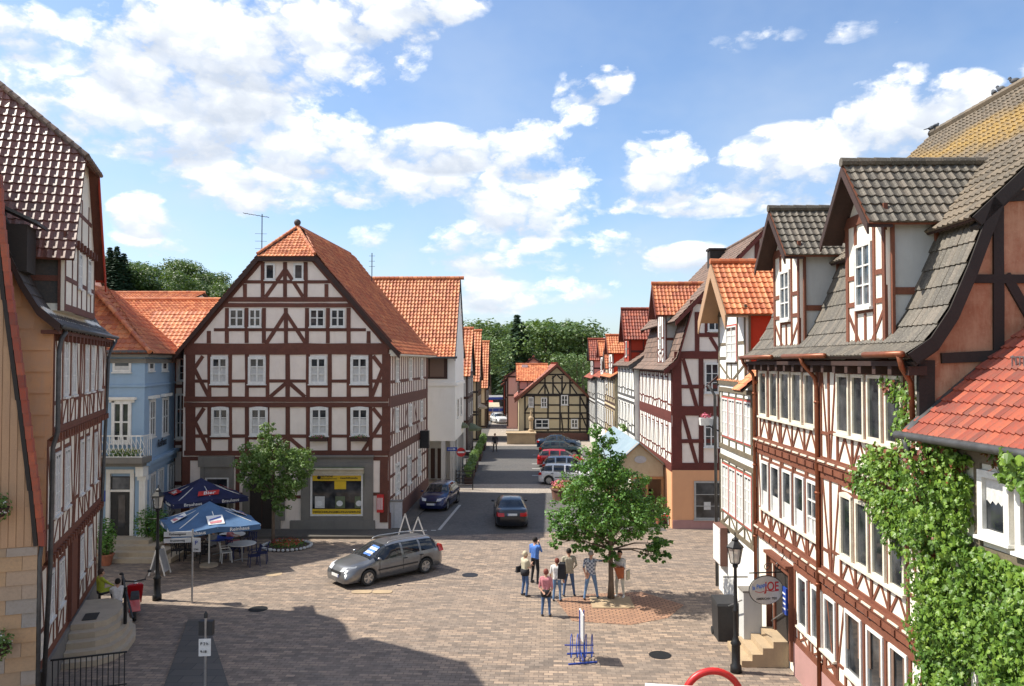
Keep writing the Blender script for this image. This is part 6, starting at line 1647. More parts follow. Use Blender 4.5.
    for sd in (-1,1): fc.ball(fx(sd*.032,.086,.008)*s,.010*s,n=6,k=4)
    fc.build('eyes',T['cl_black'],root)
    fc=MB(); fc.box(fx(0,.094,-.062)*s,(.04*s,.008*s,.008*s)); fc.build('mouth',T['cl_red'],root)
    OFF=V(0,0,0)
    if extra: extra(root,s)
    return root
def people():
    def bag(x,y,z,mat='cl_black',sz=(.10,.28,.22),strap=True):
        def e(root,s):
            g=MB(); g.box((x,y,z),sz,taper=.85); b=g.build('shoulder_bag',T[mat],root)
            if strap: g=MB(); g.bar(V(x*.9,y,z+.1),V(-.0+x*.35,-.02,1.40*s),.03,.012); g.build('strap',T[mat],b)
        return e
    r=math.radians
    def G(px,py): p=gnd(px,py); return V(p.x,p.y,0)
    person('person with short blond hair, cream top, blue jeans and a black shoulder bag',G(525,596),r(-55),1.66,'cl_cream','cl_jeans','hair_blond',.42,armR=((.20,.10,1.12),(.06,.28,1.22)),armL=((-.22,.06,1.13),(-.05,.27,1.14)),female=True,
      extra=lambda ro,s:(bag(-.27,-.08,.95)(ro,s),jack(ro,s,.80,1.04,'cl_black',.16)))
    person('tall person in a bright blue shirt and black trousers raising a hand',G(535,583),r(-40),1.80,'cl_blue','cl_black','hair_dark',.9,armR=((.22,.12,1.20),(.08,.16,1.45)),armL=((-.24,.02,1.12),(-.16,.18,1.10)),hairlen=.08)
    person('person with red hair, pink shirt and jeans, standing foremost in the group',G(546,616),r(-12),1.60,'cl_pink','cl_jeans','hair_red',.45,armL=((-.24,-.04,1.02),(-.10,-.16,.92)),armR=((.24,-.04,1.02),(.14,-.10,.90)),female=True,extra=lambda ro,s:jack(ro,s,.72,.98,'cl_black',.165))
    person('person in a white shirt carrying a black jacket over the right shoulder',G(557,601),r(-15),1.55,'cl_white','cl_ljeans','hair_red',.5,shirt_low=.05,extra=lambda ro,s:jack2(ro,s))
    person('person seen from behind in a loose khaki beige shirt and blue jeans',G(569,596),r(5),1.76,'cl_khaki','cl_jeans','hair_dark',.95,stance=.22,shirt_low=.10,armL=((-.27,-.02,1.12),(-.20,.12,.98)),armR=((.27,-.02,1.12),(.20,.12,.98)),hairlen=.07)
    person('grey haired person in a checked shirt reaching an arm out to the tree trunk',G(591,599),r(-8),1.76,'cl_check','cl_ljeans','hair_grey',.5,stance=.3,step=.12,armR=((.40,.06,1.36),(.66,.10,1.34)),armL=((-.26,-.08,1.12),(-.20,-.10,.92)),shirt_low=.04,hairlen=.05)
    person('dark haired person in cream trousers holding an orange jacket right of the tree trunk',G(620,597),r(150),1.72,'cl_white','cl_beige','hair_dark',.5,female=True,armL=((-.22,.10,1.10),(.02,.24,1.14)),armR=((.22,.10,1.10),(.0,.24,1.18)),shoe='cl_white',
      extra=lambda ro,s:jack3(ro,s))
    person('person in dark clothes walking down the middle of the shaded street',G(495,452),r(170),1.80,'cl_dark','cl_black','hair_brown',.95,step=.12)
    # stairs sitters
    sp=at(104,620,26.6); 
    person('person in a lime green shirt sitting on the stone landing of the left house',V(-13.85,26.45,.52),r(-40),1.65,'cl_lime','cl_dark','hair_brown',.95,sit=True,armL=((-.2,.2,.75),(-.08,.4,.62)),armR=((.2,.2,.75),(.08,.4,.62)))
    person('person in a pale grey top sitting behind the railing post of the stone stairs',V(-13.15,26.2,.30),r(30),1.60,'cl_white','cl_jeans','hair_dark',.9,sit=True,armL=((-.2,.2,.75),(-.08,.4,.62)),armR=((.2,.2,.75),(.08,.4,.62)))
    # cafe guests
    p=gnd(229,552); person('guest in a pink top sitting at the cafe table under the pale blue parasol',V(p.x,p.y,.02),r(-80),1.65,'cl_pink','cl_dark','hair_brown',.5,sit=True,armL=((-.2,.2,.75),(-.1,.4,.74)),armR=((.2,.2,.75),(.1,.4,.74)))
    p=gnd(213,556); person('guest in a grey top sitting in the shade left of the parasol pole',V(p.x,p.y,.02),r(60),1.65,'cl_plaid','cl_dark','hair_dark',.5,sit=True,armL=((-.2,.2,.75),(-.1,.4,.74)),armR=((.2,.2,.75),(.1,.4,.74)))
    p=gnd(645,516); 
    for k,(px,py,sh,lb) in enumerate(((650,510,'cl_red','guest in a red top sitting at the terrace beside the orange ground floor'),(660,503,'cl_white','guest in a white top sitting deeper in the glass terrace'),(638,505,'cl_dark','guest in dark clothes sitting in the glass terrace half hidden by the tree'))):
        p=gnd(px,py); person(lb,V(p.x,p.y,0),r(40+70*k),1.65,sh,'cl_dark','hair_brown',.5,sit=True,armL=((-.2,.2,.75),(-.1,.4,.74)),armR=((.2,.2,.75),(.1,.4,.74)))
def jack(root,s,z0,z1,mat,r):
    g=MB(); g.lathe((0,0,0),[(r*s*.95,z0*s),(r*1.1*s,(z0+z1)/2*s),(r*s,z1*s),(r*.8*s,z1*s+.01)],14,sx=1.15,sy=.95); g.build('jacket',T[mat],root,smooth=True)
def jack2(root,s):
    g=MB(); g.hexa([V(.05,-.20,.86),V(.34,-.16,.84),V(.34,.06,.84),V(.2,.08,.86),V(.08,-.16,1.38),V(.30,-.12,1.38),V(.30,.06,1.42),V(.12,.04,1.42)]); g.build('jacket',T['cl_black'],root)
def jack3(root,s):
    g=MB(); g.hexa([V(-.20,.12,.74),V(-.04,.12,.72),V(-.03,.24,.72),V(-.18,.24,.76),V(-.22,.12,1.16),V(.14,.12,1.16),V(.14,.28,1.15),V(-.21,.28,1.15)]); g.build('jacket',T['cl_orange'],root)
    g=MB(); g.box((-.30,-.04,.85),(.06,.26,.34)); g.build('shoulder_bag',T['cl_cream'],root)
# ---------------------------------------------------------------- street furniture
def lamp_post(label,loc,H,rim=False):
    r=thing('street_lamp',label,'street lamp',loc,'old lantern street lamps'); global OFF; OFF=V(0,0,0)
    g=MB(); h=H-.75
    g.lathe((0,0,0),[(.16,0),(.16,.18),(.12,.22),(.12,.75),(.15,.80),(.10,.88),(.065,1.0),(.06,h*.55),(.085,h*.56),(.085,h*.58),(.055,h*.6),(.045,h-.1),(.08,h-.06),(.08,h)],12); g.bar(V(-.35,0,h-.35),V(.35,0,h-.35),.03); g.build('post',T['iron_black'],r,smooth=True)
    n=6; g=MB(); g.lathe((0,0,0),[(.13,h+.05),(.21,h+.48)],n); g.build('glass',T['lamp_glass'],r)
    g=MB(); g.lathe((0,0,0),[(.07,h),(.14,h+.03),(.14,h+.055)],n); g.lathe((0,0,0),[(.25,h+.47),(.24,h+.51),(.10,h+.66),(.10,h+.71),(.02,h+.78),(.015,h+.9)],n)
    for k in range(n): a=2*math.pi*k/n; g.bar(V(.135*math.cos(a),.135*math.sin(a),h+.05),V(.215*math.cos(a),.215*math.sin(a),h+.48),.018)
    g.build('lantern_frame',T['iron_black'],r)
    g=MB(); g.ball((0,0,h+.25),.06); g.build('bulb',T['paint_white'],r)
    return r
def parasol(label,loc,H,R,mat,logo,logocol,rz=0,big=True):
    r=thing('parasol',label,'parasol',loc,'large square parasols of the cafe',rz); global OFF; OFF=V(0,0,0)
    g=MB(); g.tube([V(0,0,0),V(0,0,H-.1)],.035,8); g.build('pole',T['win_white'],r)
    g=MB(); g.lathe((0,0,0),[(.38,0),(.38,.08),(.08,.12)],16); g.build('base',T['concrete'],r)
    c=MB(); n=8; ez=H-.85; rr=[R*(1.0 if k%2 else 1.06) for k in range(n)]
    P=[V(rr[k]*math.cos(math.pi/4*k+math.pi/8*0),rr[k]*math.sin(math.pi/4*k),ez) for k in range(n)]
    # square canopy with 8 ribs
    P=[V(R,R,0),V(0,R,.07),V(-R,R,0),V(-R,0,.07),V(-R,-R,0),V(0,-R,.07),V(R,-R,0),V(R,0,.07)]
    P=[V(p.x,p.y,ez+p.z) for p in P]; ap=V(0,0,H)
    for k in range(n):
        a,b=P[k],P[(k+1)%n]; m=6
        for j in range(m):
            def pt(u,t): q=a.lerp(b,u); w=ap.lerp(q,t); return w-V(0,0,.10*math.sin(math.pi*t)*(1)+.05*math.sin(math.pi*u)*t)
            for i in range(2):
                c.face([pt(i/2,j/m),pt((i+1)/2,j/m),pt((i+1)/2,(j+1)/m),pt(i/2,(j+1)/m)],r=.5)
        dz=.22
        c.face([a,(a+b)/2-V(0,0,.05),(a+b)/2-V(0,0,.05+dz),a-V(0,0,dz)]); c.face([(a+b)/2-V(0,0,.05),b,b-V(0,0,dz),(a+b)/2-V(0,0,.05+dz)])
    cn=c.build('canopy',T[mat],r)
    g=MB()
    for p in P: g.bar(V(0,0,H-.12),p-V(0,0,.06),.03,.03); g.bar(V(0,0,H-1.1),(V(0,0,H)+p)/2-V(0,0,.22),.02,.02)
    g.build('ribs',T['win_white'],r)
    for k,(ax,ay) in enumerate(((0,-1),(1,0),(-1,0),(0,1))):
        # valance lettering and a logo on each slope
        rot=Matrix((V(-ay,ax,0),V(0,0,1),V(ax,ay,0))).transposed()
        for off in (-R*.5,R*.5): text(logo,.20,V(ax,ay,0)*(R+.012)+V(-ay,ax,0)*off+V(0,0,ez-.10),rot,T['paint_white'],r,local=True,sx=1.1)
        sl=math.atan2(.85,R); nrm=V(ax*math.sin(sl),ay*math.sin(sl),math.cos(sl)); up=nrm.cross(V(-ay,ax,0)); 
        mid=V(ax,ay,0)*R*.70+V(0,0,H-.85*.70-.02)+V(-ay,ax,0)*R*.0
        rt=Matrix((V(-ay,ax,0),up,nrm)).transposed()
        g=MB()
        if logocol=='red':
            q=[(-.55,-.16),(.42,-.16),(.55,.20),(-.42,.20)]
            g.prism([mid+rt@V(x,y,.035) for x,y in q],nrm*.01); lo=g.build('logo',T['paint_red'],r); text('Bier',.34,mid+nrm*.055,rt,T['paint_white'],r,local=True,shear=.3)
        else:
            q=[(-.32,-.30),(.32,-.30),(.32,.30),(-.32,.30)]
            g.prism([mid+rt@V(x,y,.035) for x,y in q],nrm*.01); lo=g.build('logo',T['paint_white'],r)
            g=MB(); g.prism([mid+rt@V(x,y,.05) for x,y in ((-.24,-.05),(.24,.12),(.24,.2),(-.24,.03))],nrm*.006); g.build('logo_mark',T['paint_blue'],lo)
            g=MB(); g.prism([mid+rt@V(x,y,.05) for x,y in ((-.24,-.25),(.2,-.22),(.24,-.05),(-.24,-.12))],nrm*.006); g.build('logo_mark',T['cl_pink'],lo)
    return r
def chair(loc,rz,mat,label,group):
    r=thing('cafe_chair',label,'chair',loc,group,rz); global OFF; OFF=V(0,0,0)
    g=MB(); g.box((0,0,.45),(.44,.44,.035)); g.build('seat',T[mat],r)
    g=MB(); 
    for k in range(5): g.bar(V(-.18+.09*k,-.21,.47),V(-.17+.085*k,-.28,.86),.035,.02)
    g.bar(V(-.22,-.285,.86),V(.22,-.285,.86),.05,.03); g.build('backrest',T[mat],r)
    for x in (-.19,.19):
        for y in (-.19,.19): g=MB(); g.bar(V(x,y,.44),V(x*1.12,y*1.12,0),.03); g.build('leg',T[mat],r)
        g=MB(); g.tube([V(x*1.15,-.24,.66),V(x*1.2,.12,.65),V(x*1.15,.19,.45)],.016,6); g.build('armrest',T[mat],r)
    return r
def table(loc,mat,label):
    r=thing('cafe_table',label,'table',loc,'round tables of the cafe'); global OFF; OFF=V(0,0,0)
    g=MB(); g.lathe((0,0,0),[(.58,.70),(.60,.72),(.58,.74)],20); g.build('tabletop',T[mat],r)
    g=MB(); g.tube([V(0,0,.02),V(0,0,.7)],.03,8); g.build('stem',T['steel'],r)
    g=MB(); [g.bar(V(0,0,.05),V(.32*math.cos(a),.32*math.sin(a),.01),.04,.03) for a in (.4,1.97,3.54,5.1)]; g.build('foot',T['steel'],r); return r
def sign_pole(name,label,loc,H,parts,post='steel'):
    r=thing(name,label,'sign',loc); 
    g=MB(); g.tube([Vector(loc),Vector(loc)+V(0,0,H)],.035,8); g.build('post',T[post],r)
    for fn in parts: fn(r,Vector(loc))
    return r
def furniture():
    global OFF
    m,nt,b=newmat('lamp_glass'); b.inputs['Base Color'].default_value=(.75,.72,.66,1); b.inputs['Roughness'].default_value=.15; b.inputs['Transmission Weight'].default_value=.6
    lamp_post('old style black lantern lamp standing before the blue house at the left',gnd(157,600),4.05)
    lamp_post('old style black lantern lamp beside the oval hanging sign at the right',gnd(736,672),3.75)
    # parasols
    p=gnd(209,566); parasol('pale blue square parasol with white square logos, the nearer of the two cafe parasols',p,2.75,1.72,'blue_canvas','Reinhaus','white',math.radians(32))
    p=V(at(209,487,39.2).x,38.2,0); parasol('navy blue square parasol with red and white logos behind the pale blue one',p,3.05,1.72,'blue_navy','Brauhaus','red',math.radians(38))
    # tables and chairs
    for k,(px,py,mt,lb) in enumerate(((242,560,'white_plastic','pale round cafe table nearest to the flower bed'),(232,550,'white_plastic','pale round cafe table behind the nearest one beside the pole'),(220,554,'paint_blue','blue topped cafe table under the pale blue parasol'),(195,555,'timber_dark','dark cafe table deep in the shade left of the parasol pole'),(178,552,'timber_dark','dark cafe table beside the green shrubs of the blue house'))):
        table(gnd(px,py),mt,lb)
    spots=[(226,562,-60,'white_plastic','pale cafe chair left of the nearest round table'),(233,558,-20,'blue_navy','navy cafe chair between the two pale round tables'),(254,566,120,'blue_navy','navy cafe chair right of the nearest round table, turned to it'),(262,563,100,'blue_navy','navy cafe chair rightmost beside the flower bed'),(250,552,170,'blue_navy','navy cafe chair behind the nearest round table'),(244,545,190,'cl_black','black cafe chair behind the rear round table'),(205,562,20,'cl_black','black cafe chair left of the parasol pole'),(190,560,10,'cl_black','black cafe chair in front of the dark shaded table'),(178,560,-10,'cl_black','black cafe chair leftmost under the parasols'),(200,549,180,'cl_black','black cafe chair deep under the navy parasol'),(172,548,-90,'cl_black','black cafe chair against the green shrubs')]
    for px,py,rz,mt,lb in spots: chair(gnd(px,py),math.radians(rz),mt,lb,'chairs of the cafe by the blue house')
    chair(gnd(712,528),math.radians(150),'white_plastic','white plastic chair outside the orange ground floor window','white plastic chairs by the orange house')
    chair(gnd(665,525),math.radians(70),'white_plastic','white plastic chair with red cushion at the terrace corner','white plastic chairs by the orange house')
    o=gnd(665,525); OFF=o.copy()
    g=MB(); g.box((o.x,o.y,.49),(.4,.4,.05)); single(g,'cushion',T['red_plastic'],'red cushion lying on the white chair at the terrace corner','cushion',(o.x,o.y,.49))
    # shrubs and pots by the blue house
    for px,py,w,h,lb in ((106,565,.45,1.5,'green shrub in a terracotta pot left of the blue house door'),(146,552,.6,1.6,'dense green shrub right of the blue house door'),(160,553,.55,1.5,'dense green shrub between the door and the cafe chairs')):
        b=gnd(px,py); r=thing('potted_plant',lb,'plant',b)
        g=MB(); g.lathe(b,[(.2,0),(.3,.42),(.33,.42),(.33,.48),(.27,.48),(.26,.4),(0.001,.38)],14); g.build('pot',T['terracotta'],r)
        g=MB(); leaf_cluster(g,b+V(0,0,.45+h*.5),(w,w,h*.62),900,.10); g.build('leaves',T['leaf_tree'],r)
        g=MB(); g.tube([b+V(0,0,.3),b+V(.05,0,h)],.03,5); g.build('stem',T['bark'],r)
    # sign poles
    def plate(fac,a0,z0,a1,z1,mat,name='sign_plate'):
        def fn(r,p): g=MB(); F_=Fac((p.x,p.y-.04),fac); F_.box(g,a0,z0,a1,z1,0,.02); o=g.build(name,T[mat],r); return o
        return fn
    def disc(z,rr,mat,bar=None):
        def fn(r,p):
            g=MB(); q=p+V(0,-.04,z); g.prism([q+V(rr*math.cos(a*math.pi/12),0,rr*math.sin(a*math.pi/12)) for a in range(24)],V(0,-.02,0)); o=g.build('sign_disc',T[mat],r)
            if bar: g=MB(); g.box(q+V(0,-.028,0),(rr*1.5,.01,rr*.36)); g.build('bar',T[bar],o)
        return fn
    p=gnd(192,603); r=sign_pole('sign_post','grey signpost with a small parking plate in front of the pale blue parasol',p,2.65,[plate((1,-.1),.03,1.85,.32,2.35,'white_plastic')])
    text('P',.2,p+V(.17,-.10,2.18),Matrix.Rotation(math.pi/2,3,'X'),T['paint_blue'],r); text('2 Std.',.08,p+V(.17,-.10,1.95),Matrix.Rotation(math.pi/2,3,'X'),T['paint_black'],r)
    F_=Fac((p.x,p.y-.08),(1,.15)); g=MB(); F_.box(g,-.95,2.42,.0,2.6,0,.03); F_.box(g,-.95,2.2,-.02,2.36,0,.03); ar=g.build('direction_arm',T['white_plastic'],r); text('Rathausgasse',.11,F_.P(-.48,2.51,.035),F_.rot(),T['paint_black'],r); text('Brunnenweg',.1,F_.P(-.48,2.28,.035),F_.rot(),T['paint_black'],r)
    p=gnd(205,700); r=sign_pole('sign_post','grey signpost with a white parking notice in the shade at the lower left',p,2.1,[plate((1,.1),-.15,1.14,.15,1.58,'white_plastic')])
    g=MB(); g.box(p+V(0,.06,1.83),(.36,.14,.36)); g.build('dark_box',T['trim_black'],r)
    g=MB(); g.lathe(p,[(.05,2.1),(.05,2.2),(.01,2.27)],8); g.build('cap',T['trim_black'],r)
    text('P 2 h',.10,p+V(0,-.085,1.46),Matrix.Rotation(math.pi/2,3,'X'),T['paint_black'],r); text('9-18',.09,p+V(-.02,-.085,1.26),Matrix.Rotation(math.pi/2,3,'X'),T['paint_black'],r)
    p=gnd(461,492); sign_pole('no_entry_sign','round red no entry sign on a pole at the corner of the white house','x' and p,2.7,[disc(2.4,.32,'paint_red','paint_white')]) if False else None
    p=gnd(461,487); r=sign_pole('no_entry_sign','round red no entry sign on a pole beside the white house corner',p,2.75,[disc(2.42,.32,'paint_red','paint_white'),plate((1,0),.1,2.45,.65,2.55,'white_plastic')])
    p=gnd(452,490); r=sign_pole('one_way_sign','blue one way street sign on a pole in front of the white house',p,2.9,[plate((1,0),-.36,2.65,.36,2.9,'paint_blue')])
    F_=Fac((p.x,p.y-.07),(1,0)); g=MB(); F_.poly(g,[(-.28,2.76),(.1,2.76),(.1,2.71),(.26,2.78),(.1,2.85),(.1,2.80),(-.28,2.80)],0,.01); g.build('arrow',T['paint_white'],r)
    # shop name board in the left row
    F_=Fac((at(442,432,66).x,66),(1,0)); g=MB(); F_.box(g,0,2.75,1.9,3.3,0,.12); r=single(g,'shop_sign',T['white_plastic'],'white board with red lettering above the cafe terrace in the left row','sign',F_.P(.9,3))
    text('EISCAFE DOLOMITI',.19,F_.P(.95,3.02,.13),F_.rot(),T['paint_red'],r)
    # A board behind the lamp
    for (px,py,lb) in ((160,574,'folding white A-frame board leaning open by the lamp at the left'),):
        p=gnd(px,py); r=thing('sandwich_board',lb,'sign board',p)
        for s in (-1,1):
            g=MB(); g.bar(p+V(.02*s,-.3,1.1),p+V(.33*s,-.3,0),.05,.03); g.bar(p+V(.02*s,.25,1.1),p+V(.33*s,.25,0),.05,.03); g.build('leg',T['win_white'],r)
            g=MB(); g.hexa([p+V(.29*s,-.27,.12),p+V(.29*s,.22,.12),p+V(.27*s,.22,.12),p+V(.27*s,-.27,.12),p+V(.05*s,-.27,1.0),p+V(.05*s,.22,1.0),p+V(.03*s,.22,1.0),p+V(.03*s,-.27,1.0)]); g.build('panel',T['sign_grey'],r)
    for k,px in enumerate((405,418)):
        p=gnd(px,542-k); r=thing('sandwich_board',('left' if k==0 else 'right')+' white metal A-frame stand behind the grey estate car','sign stand',p,'white A-frame stands behind the grey car')
        for s in (-1,1): g=MB(); g.bar(p+V(0,.0,1.35-.2*k),p+V(.42*s,.0,0),.06,.05); g.build('leg',T['win_white'],r)
        g=MB(); g.bar(p+V(-.26,0,.5),p+V(.26,0,.5),.04,.03); g.build('crossbar',T['win_white'],r)
    # utility cabinet at the big house corner
    p=gnd(393,530); g=MB(); g.box(p+V(.05,.2,.75),(.75,.4,1.4)); r=single(g,'utility_cabinet',T['sign_grey'],'pale grey utility cabinet at the foot of the big house corner','cabinet',p+V(.05,.2,0))
    g=MB(); g.box(p+V(.05,-.01,.8),(.012,.02,1.2)); g.box(p+V(.05,.2,1.47),(.82,.46,.05)); g.build('trim',T['stone_grey'],r)
    # box sign on big house right corner
    f=Fac((-5.86,50.4),(1,0)); g=MB(); f.box(g,0,3.2,.55,4.3,0,.5); single(g,'wall_box',T['iron_black'],'dark box sign mounted high at the far corner of the big house side','box sign',f.P(.27,3.2))
    # planter with flowers
    p=gnd(566,499); r=thing('flower_planter','round dark red wooden planter full of pink flowers beside the white hatchback','planter',p); 
    g=MB(); g.lathe(p,[(.85,0),(.95,.62),(1.0,.62),(1.0,.70),(.86,.70),(.85,.6),(.001,.6)],12); g.build('tub',T['stone_red'],r)
    g=MB(); leaf_cluster(g,p+V(0,0,.85),(.95,.9,.32),700,.10); g.build('leaves',T['flower_yellow'],r)
    g=MB(); leaf_cluster(g,p+V(-.25,-.1,1.0),(.8,.8,.3),420,.10,up=1); g.build('blossoms',T['flower_pink'],r)
    # bicycle rack with advertising panel
    p=gnd(582,661); r=thing('bicycle_rack','blue tubular bicycle rack with an upright narrow advertising panel on the sunny paving','bicycle rack',p)
    g=MB(); 
    for s in (-.06,.06): g.bar(p+V(s,0,0),p+V(s,.05,1.45),.035)
    g.bar(p+V(-.42,-.3,.02),p+V(.42,-.12,.02),.04); g.bar(p+V(-.4,.5,.02),p+V(.4,.6,.02),.04); g.bar(p+V(0,-.3,.1),p+V(0,.6,.1),.03); g.bar(p+V(-.5,.1,.42),p+V(.35,.1,.42),.03); g.build('frame',T['paint_blue'],r)
    for k,(dx) in enumerate((-.30,-.12,.12,.30)):
        g=MB(); pts=[p+V(dx+.06*math.cos(a),.10+.36*math.cos(a),.40+.32*math.sin(a)) for a in [2*math.pi*j/16 for j in range(17)]]; g.tube(pts,.014,6,cap=False); g.build('hoop',T['paint_blue'],r,smooth=True)
    g=MB(); F_=Fac((p.x,p.y+.05),V(.07,-1,0)); F_.box(g,-.35,.62,.3,1.4,-.02,.02); g.build('advert_panel',T['white_plastic'],r)
    # litter bin and cabinet at the right wall
    p=gnd(728,641); g=MB(); g.box(p+V(0,.3,.55),(.62,.7,1.1),taper=1.1); r=single(g,'wheeled_bin',T['trim_black'],'black wheeled bin standing behind the right lamp post','bin',p+V(0,.3,0))
    g=MB(); g.hexa([p+V(-.36,-.1,1.1),p+V(.36,-.1,1.1),p+V(.36,.7,1.14),p+V(-.36,.7,1.14),p+V(-.34,-.06,1.17),p+V(.34,-.06,1.17),p+V(.34,.68,1.24),p+V(-.34,.68,1.24)]); g.build('lid',T['trim_black'],r)
    for s in (-1,1): g=MB(); g.tube([p+V(s*.24,.66,.12),p+V(s*.34,.66,.12)],.12,10); g.build('wheel',T['rubber'],r)
    p=gnd(752,652); g=MB(); g.box(p+V(.05,.3,1.0),(.55,.5,1.5)); r=single(g,'utility_cabinet',T['plaster_grey'],'tall pale cabinet standing against the white wall next to the bin','cabinet',p+V(.05,.3,0))
    g=MB(); g.box(p+V(.05,.3,.12),(.6,.55,.24)); g.build('base',T['terracotta'],r); g=MB(); g.box(p+V(.05,.3,1.78),(.6,.56,.05)); g.build('lid',T['stone_grey'],r)
    # notice case on the white wall
    f,L3=Fac(V(7.5+.018*30.2,30.2,0),V(7.5+.018*25.5,25.5,0)-V(7.5+.018*30.2,30.2,0)),4.7
    g=MB(); f.box(g,.3,1.2,1.4,2.6,.10,.36); r=single(g,'notice_case',T['stone_red'],'red sided white notice case projecting from the white house wall','notice case',f.P(.8,1.2,.3))
    g=MB(); f.box(g,.34,1.24,1.36,2.56,.36,.38); g.build('front_panel',T['paint_white'],r)
    # terrace pavilion at the red beamed house
    r=thing('glass_pavilion','wood and glass terrace pavilion with gabled front beside the red beamed house','pavilion',V(7,47,0))
    xa,xr,xb,ya,yb,ze,zr=5.75,6.95,8.3,43.0,53.5,3.0,4.15
    g=MB()
    for x in (xa,xr-.35,xr+.45,xb-.05): g.bar(V(x,ya,0),V(x,ya,2.4),.13)
    for y in (45.6,48.2,50.8,yb): g.bar(V(xa,y,0),V(xa,y,ze),.13)
    g.bar(V(xa,ya,2.35),V(xb,ya,2.35),.14); g.bar(V(xa,ya,.95),V(xr-.35,ya,.95),.08); g.bar(V(xa,ya,ze-.1),V(xa,yb,ze-.1),.14); g.bar(V(xa,ya,1.0),V(xa,yb,1.0),.08)
    g.bar(V(xa-.2,ya-.1,ze-.02),V(xr,ya-.1,zr+.08),.12); g.bar(V(xr,ya-.1,zr+.08),V(xb+.05,ya-.1,ze+.1),.12)
    g.build('frame',T['wood_warm'],r)
    g=MB(); g.prism([V(xa,ya-.03,2.42),V(xb,ya-.03,2.42),V(xb,ya-.03,ze+.05),V(xr,ya-.03,zr),V(xa,ya-.03,ze)],V(0,.05,0)); gp=g.build('gable_panel',T['pav_panel'],r)
    g=MB(); g.prism([V(7.05+.33*math.cos(k*math.pi/10),ya-.06,3.35+.2*math.sin(k*math.pi/10)) for k in range(20)],V(0,.025,0)); g.build('oval_sign',T['sign_grey'],gp)
    g=MB(); g.prism([V(xa-.25,ya-.35,ze-.05),V(xr,ya-.35,zr+.1),V(xr,ya-.35,zr+.16),V(xa-.25,ya-.35,ze+.01)],V(0,yb-ya+.5,0)); g.build('roof',T['sky_tint_glass'],r)  # blue base colour stands in for sky reflected by this glass slope
    g=MB(); g.prism([V(xr+.003,ya-.35,zr+.1),V(xb,ya-.35,ze+.1),V(xb,ya-.35,ze+.16),V(xr+.003,ya-.35,zr+.16)],V(0,yb-ya+.5,0)); g.build('roof',T['zinc_green'],r)
    g=MB(); g.box((xa+.02,(ya+yb)/2,1.95),(.03,yb-ya-.3,1.7)); g.build('glass',T['pav_glass'],r)
    for k,(x,y) in enumerate(((6.3,44.3),(7.4,45.2))): table(V(x,y,0),'wood_warm',('front','rear')[k]+' wooden terrace table inside the glass pavilion')
    b=V(7.95,42.2,0); r=thing('potted_plant','light green potted plant at the pavilion corner beside the orange wall','plant',b)
    g=MB(); g.lathe(b,[(.18,0),(.25,.35),(.20,.35),(.001,.3)],12); g.build('pot',T['terracotta'],r); g=MB(); leaf_cluster(g,b+V(0,0,.85),(.32,.32,.55),260,.1); g.build('leaves',T['leaf_tree_b'],r)
    # street cafe of the left row: hedges and parasols
    for k,(px,D,w,lb) in enumerate(((470,58,1.0,'clipped green hedge nearest along the left side of the shaded street'),(474,64,1.0,'second clipped green hedge along the left side of the shaded street'),(479,71,1.0,'third clipped green hedge along the left side of the shaded street'),(483,79,1.0,'farthest clipped green hedge along the left side of the shaded street'))):
        x=at(px,440,D).x; r=thing('hedge_planter',lb,'hedge',V(x,D,0),'hedge planters of the street cafe')
        g=MB(); g.box((x,D,.25),(.55,4.6,.5)); g.build('trough',T['timber_dark'],r)
        g=MB()
        for j in range(6): leaf_cluster(g,V(x,D-2+.8*j,.95),(.42,.6,.55),190,.13)
        g.build('leaves',T['leaf_tree_b'],r)
    OFF=V(0,0,0)
    for k,(px,py,D,mt,rr,lb) in enumerate(((452,418,62,'green_canvas',1.3,'olive cafe parasol nearest in the left row of the street'),(447,408,70,'cream_canvas',1.4,'cream cafe parasol beside the white wall in the left row'),(468,422,74,'green_canvas',1.3,'olive cafe parasol behind the white shop board'),(476,402,90,'cream_canvas',1.3,'small cream parasol far down the left row'))):
        p=at(px,py,D); r=thing('parasol',lb,'parasol',V(p.x,D,0),'parasols of the street cafe')
        z=p.z; q=V(p.x,D,0); g=MB(); g.tube([q,q+V(0,0,z)],.03,6); g.build('pole',T['steel'],r)
        g=MB(); g.lathe(q,[(rr,z-.55),(rr*.5,z-.2),(.02,z)],8); g.lathe(q,[(rr,z-.75),(rr,z-.552)],8); g.build('canopy',T[mt],r)
    for k,(px,D,lb) in enumerate(((452,60,'dark cafe table nearest on the terrace of the left row'),(458,66,'dark cafe table in the middle of the left row terrace'),(464,74,'dark cafe table farthest on the left row terrace'))):
        p=at(px,440,D); table(V(p.x,D,0),'timber_dark',lb)
        for s in (-1,1): chair(V(p.x+.9*s,D,0),math.radians(90*s),'timber_dark','dark chair on the '+('left' if s<0 else 'right')+' of '+('the nearest','the middle','the farthest')[k]+' terrace table in the left row','dark chairs of the left row terrace')
    # low barrier fence
    OFF=V(0,0,0)
    p=gnd(468,492); r=thing('railing_fence','dark horizontal bar railing at the start of the street cafe terrace','railing',V(p.x,p.y,0)); 
    x0=at(455,480,p.y).x; x1=at(472,480,p.y).x
    g=MB(); [g.bar(V(x0,p.y+1,z),V(x1,p.y+1,z),.06,.05) for z in (.25,.5,.75,1.0,1.25)]; g.build('rails',T['timber_black'],r)
    for x in (x0,x1): g=MB(); g.bar(V(x,p.y+1,0),V(x,p.y+1,1.35),.07); g.build('post',T['timber_black'],r)
    # sandstone fountain basin in front of the cream gable house
    a=at(507,442,83.5); r=thing('fountain','sandstone fountain basin with a carved column before the cream gable house','fountain',V(a.x+1.5,84,0))
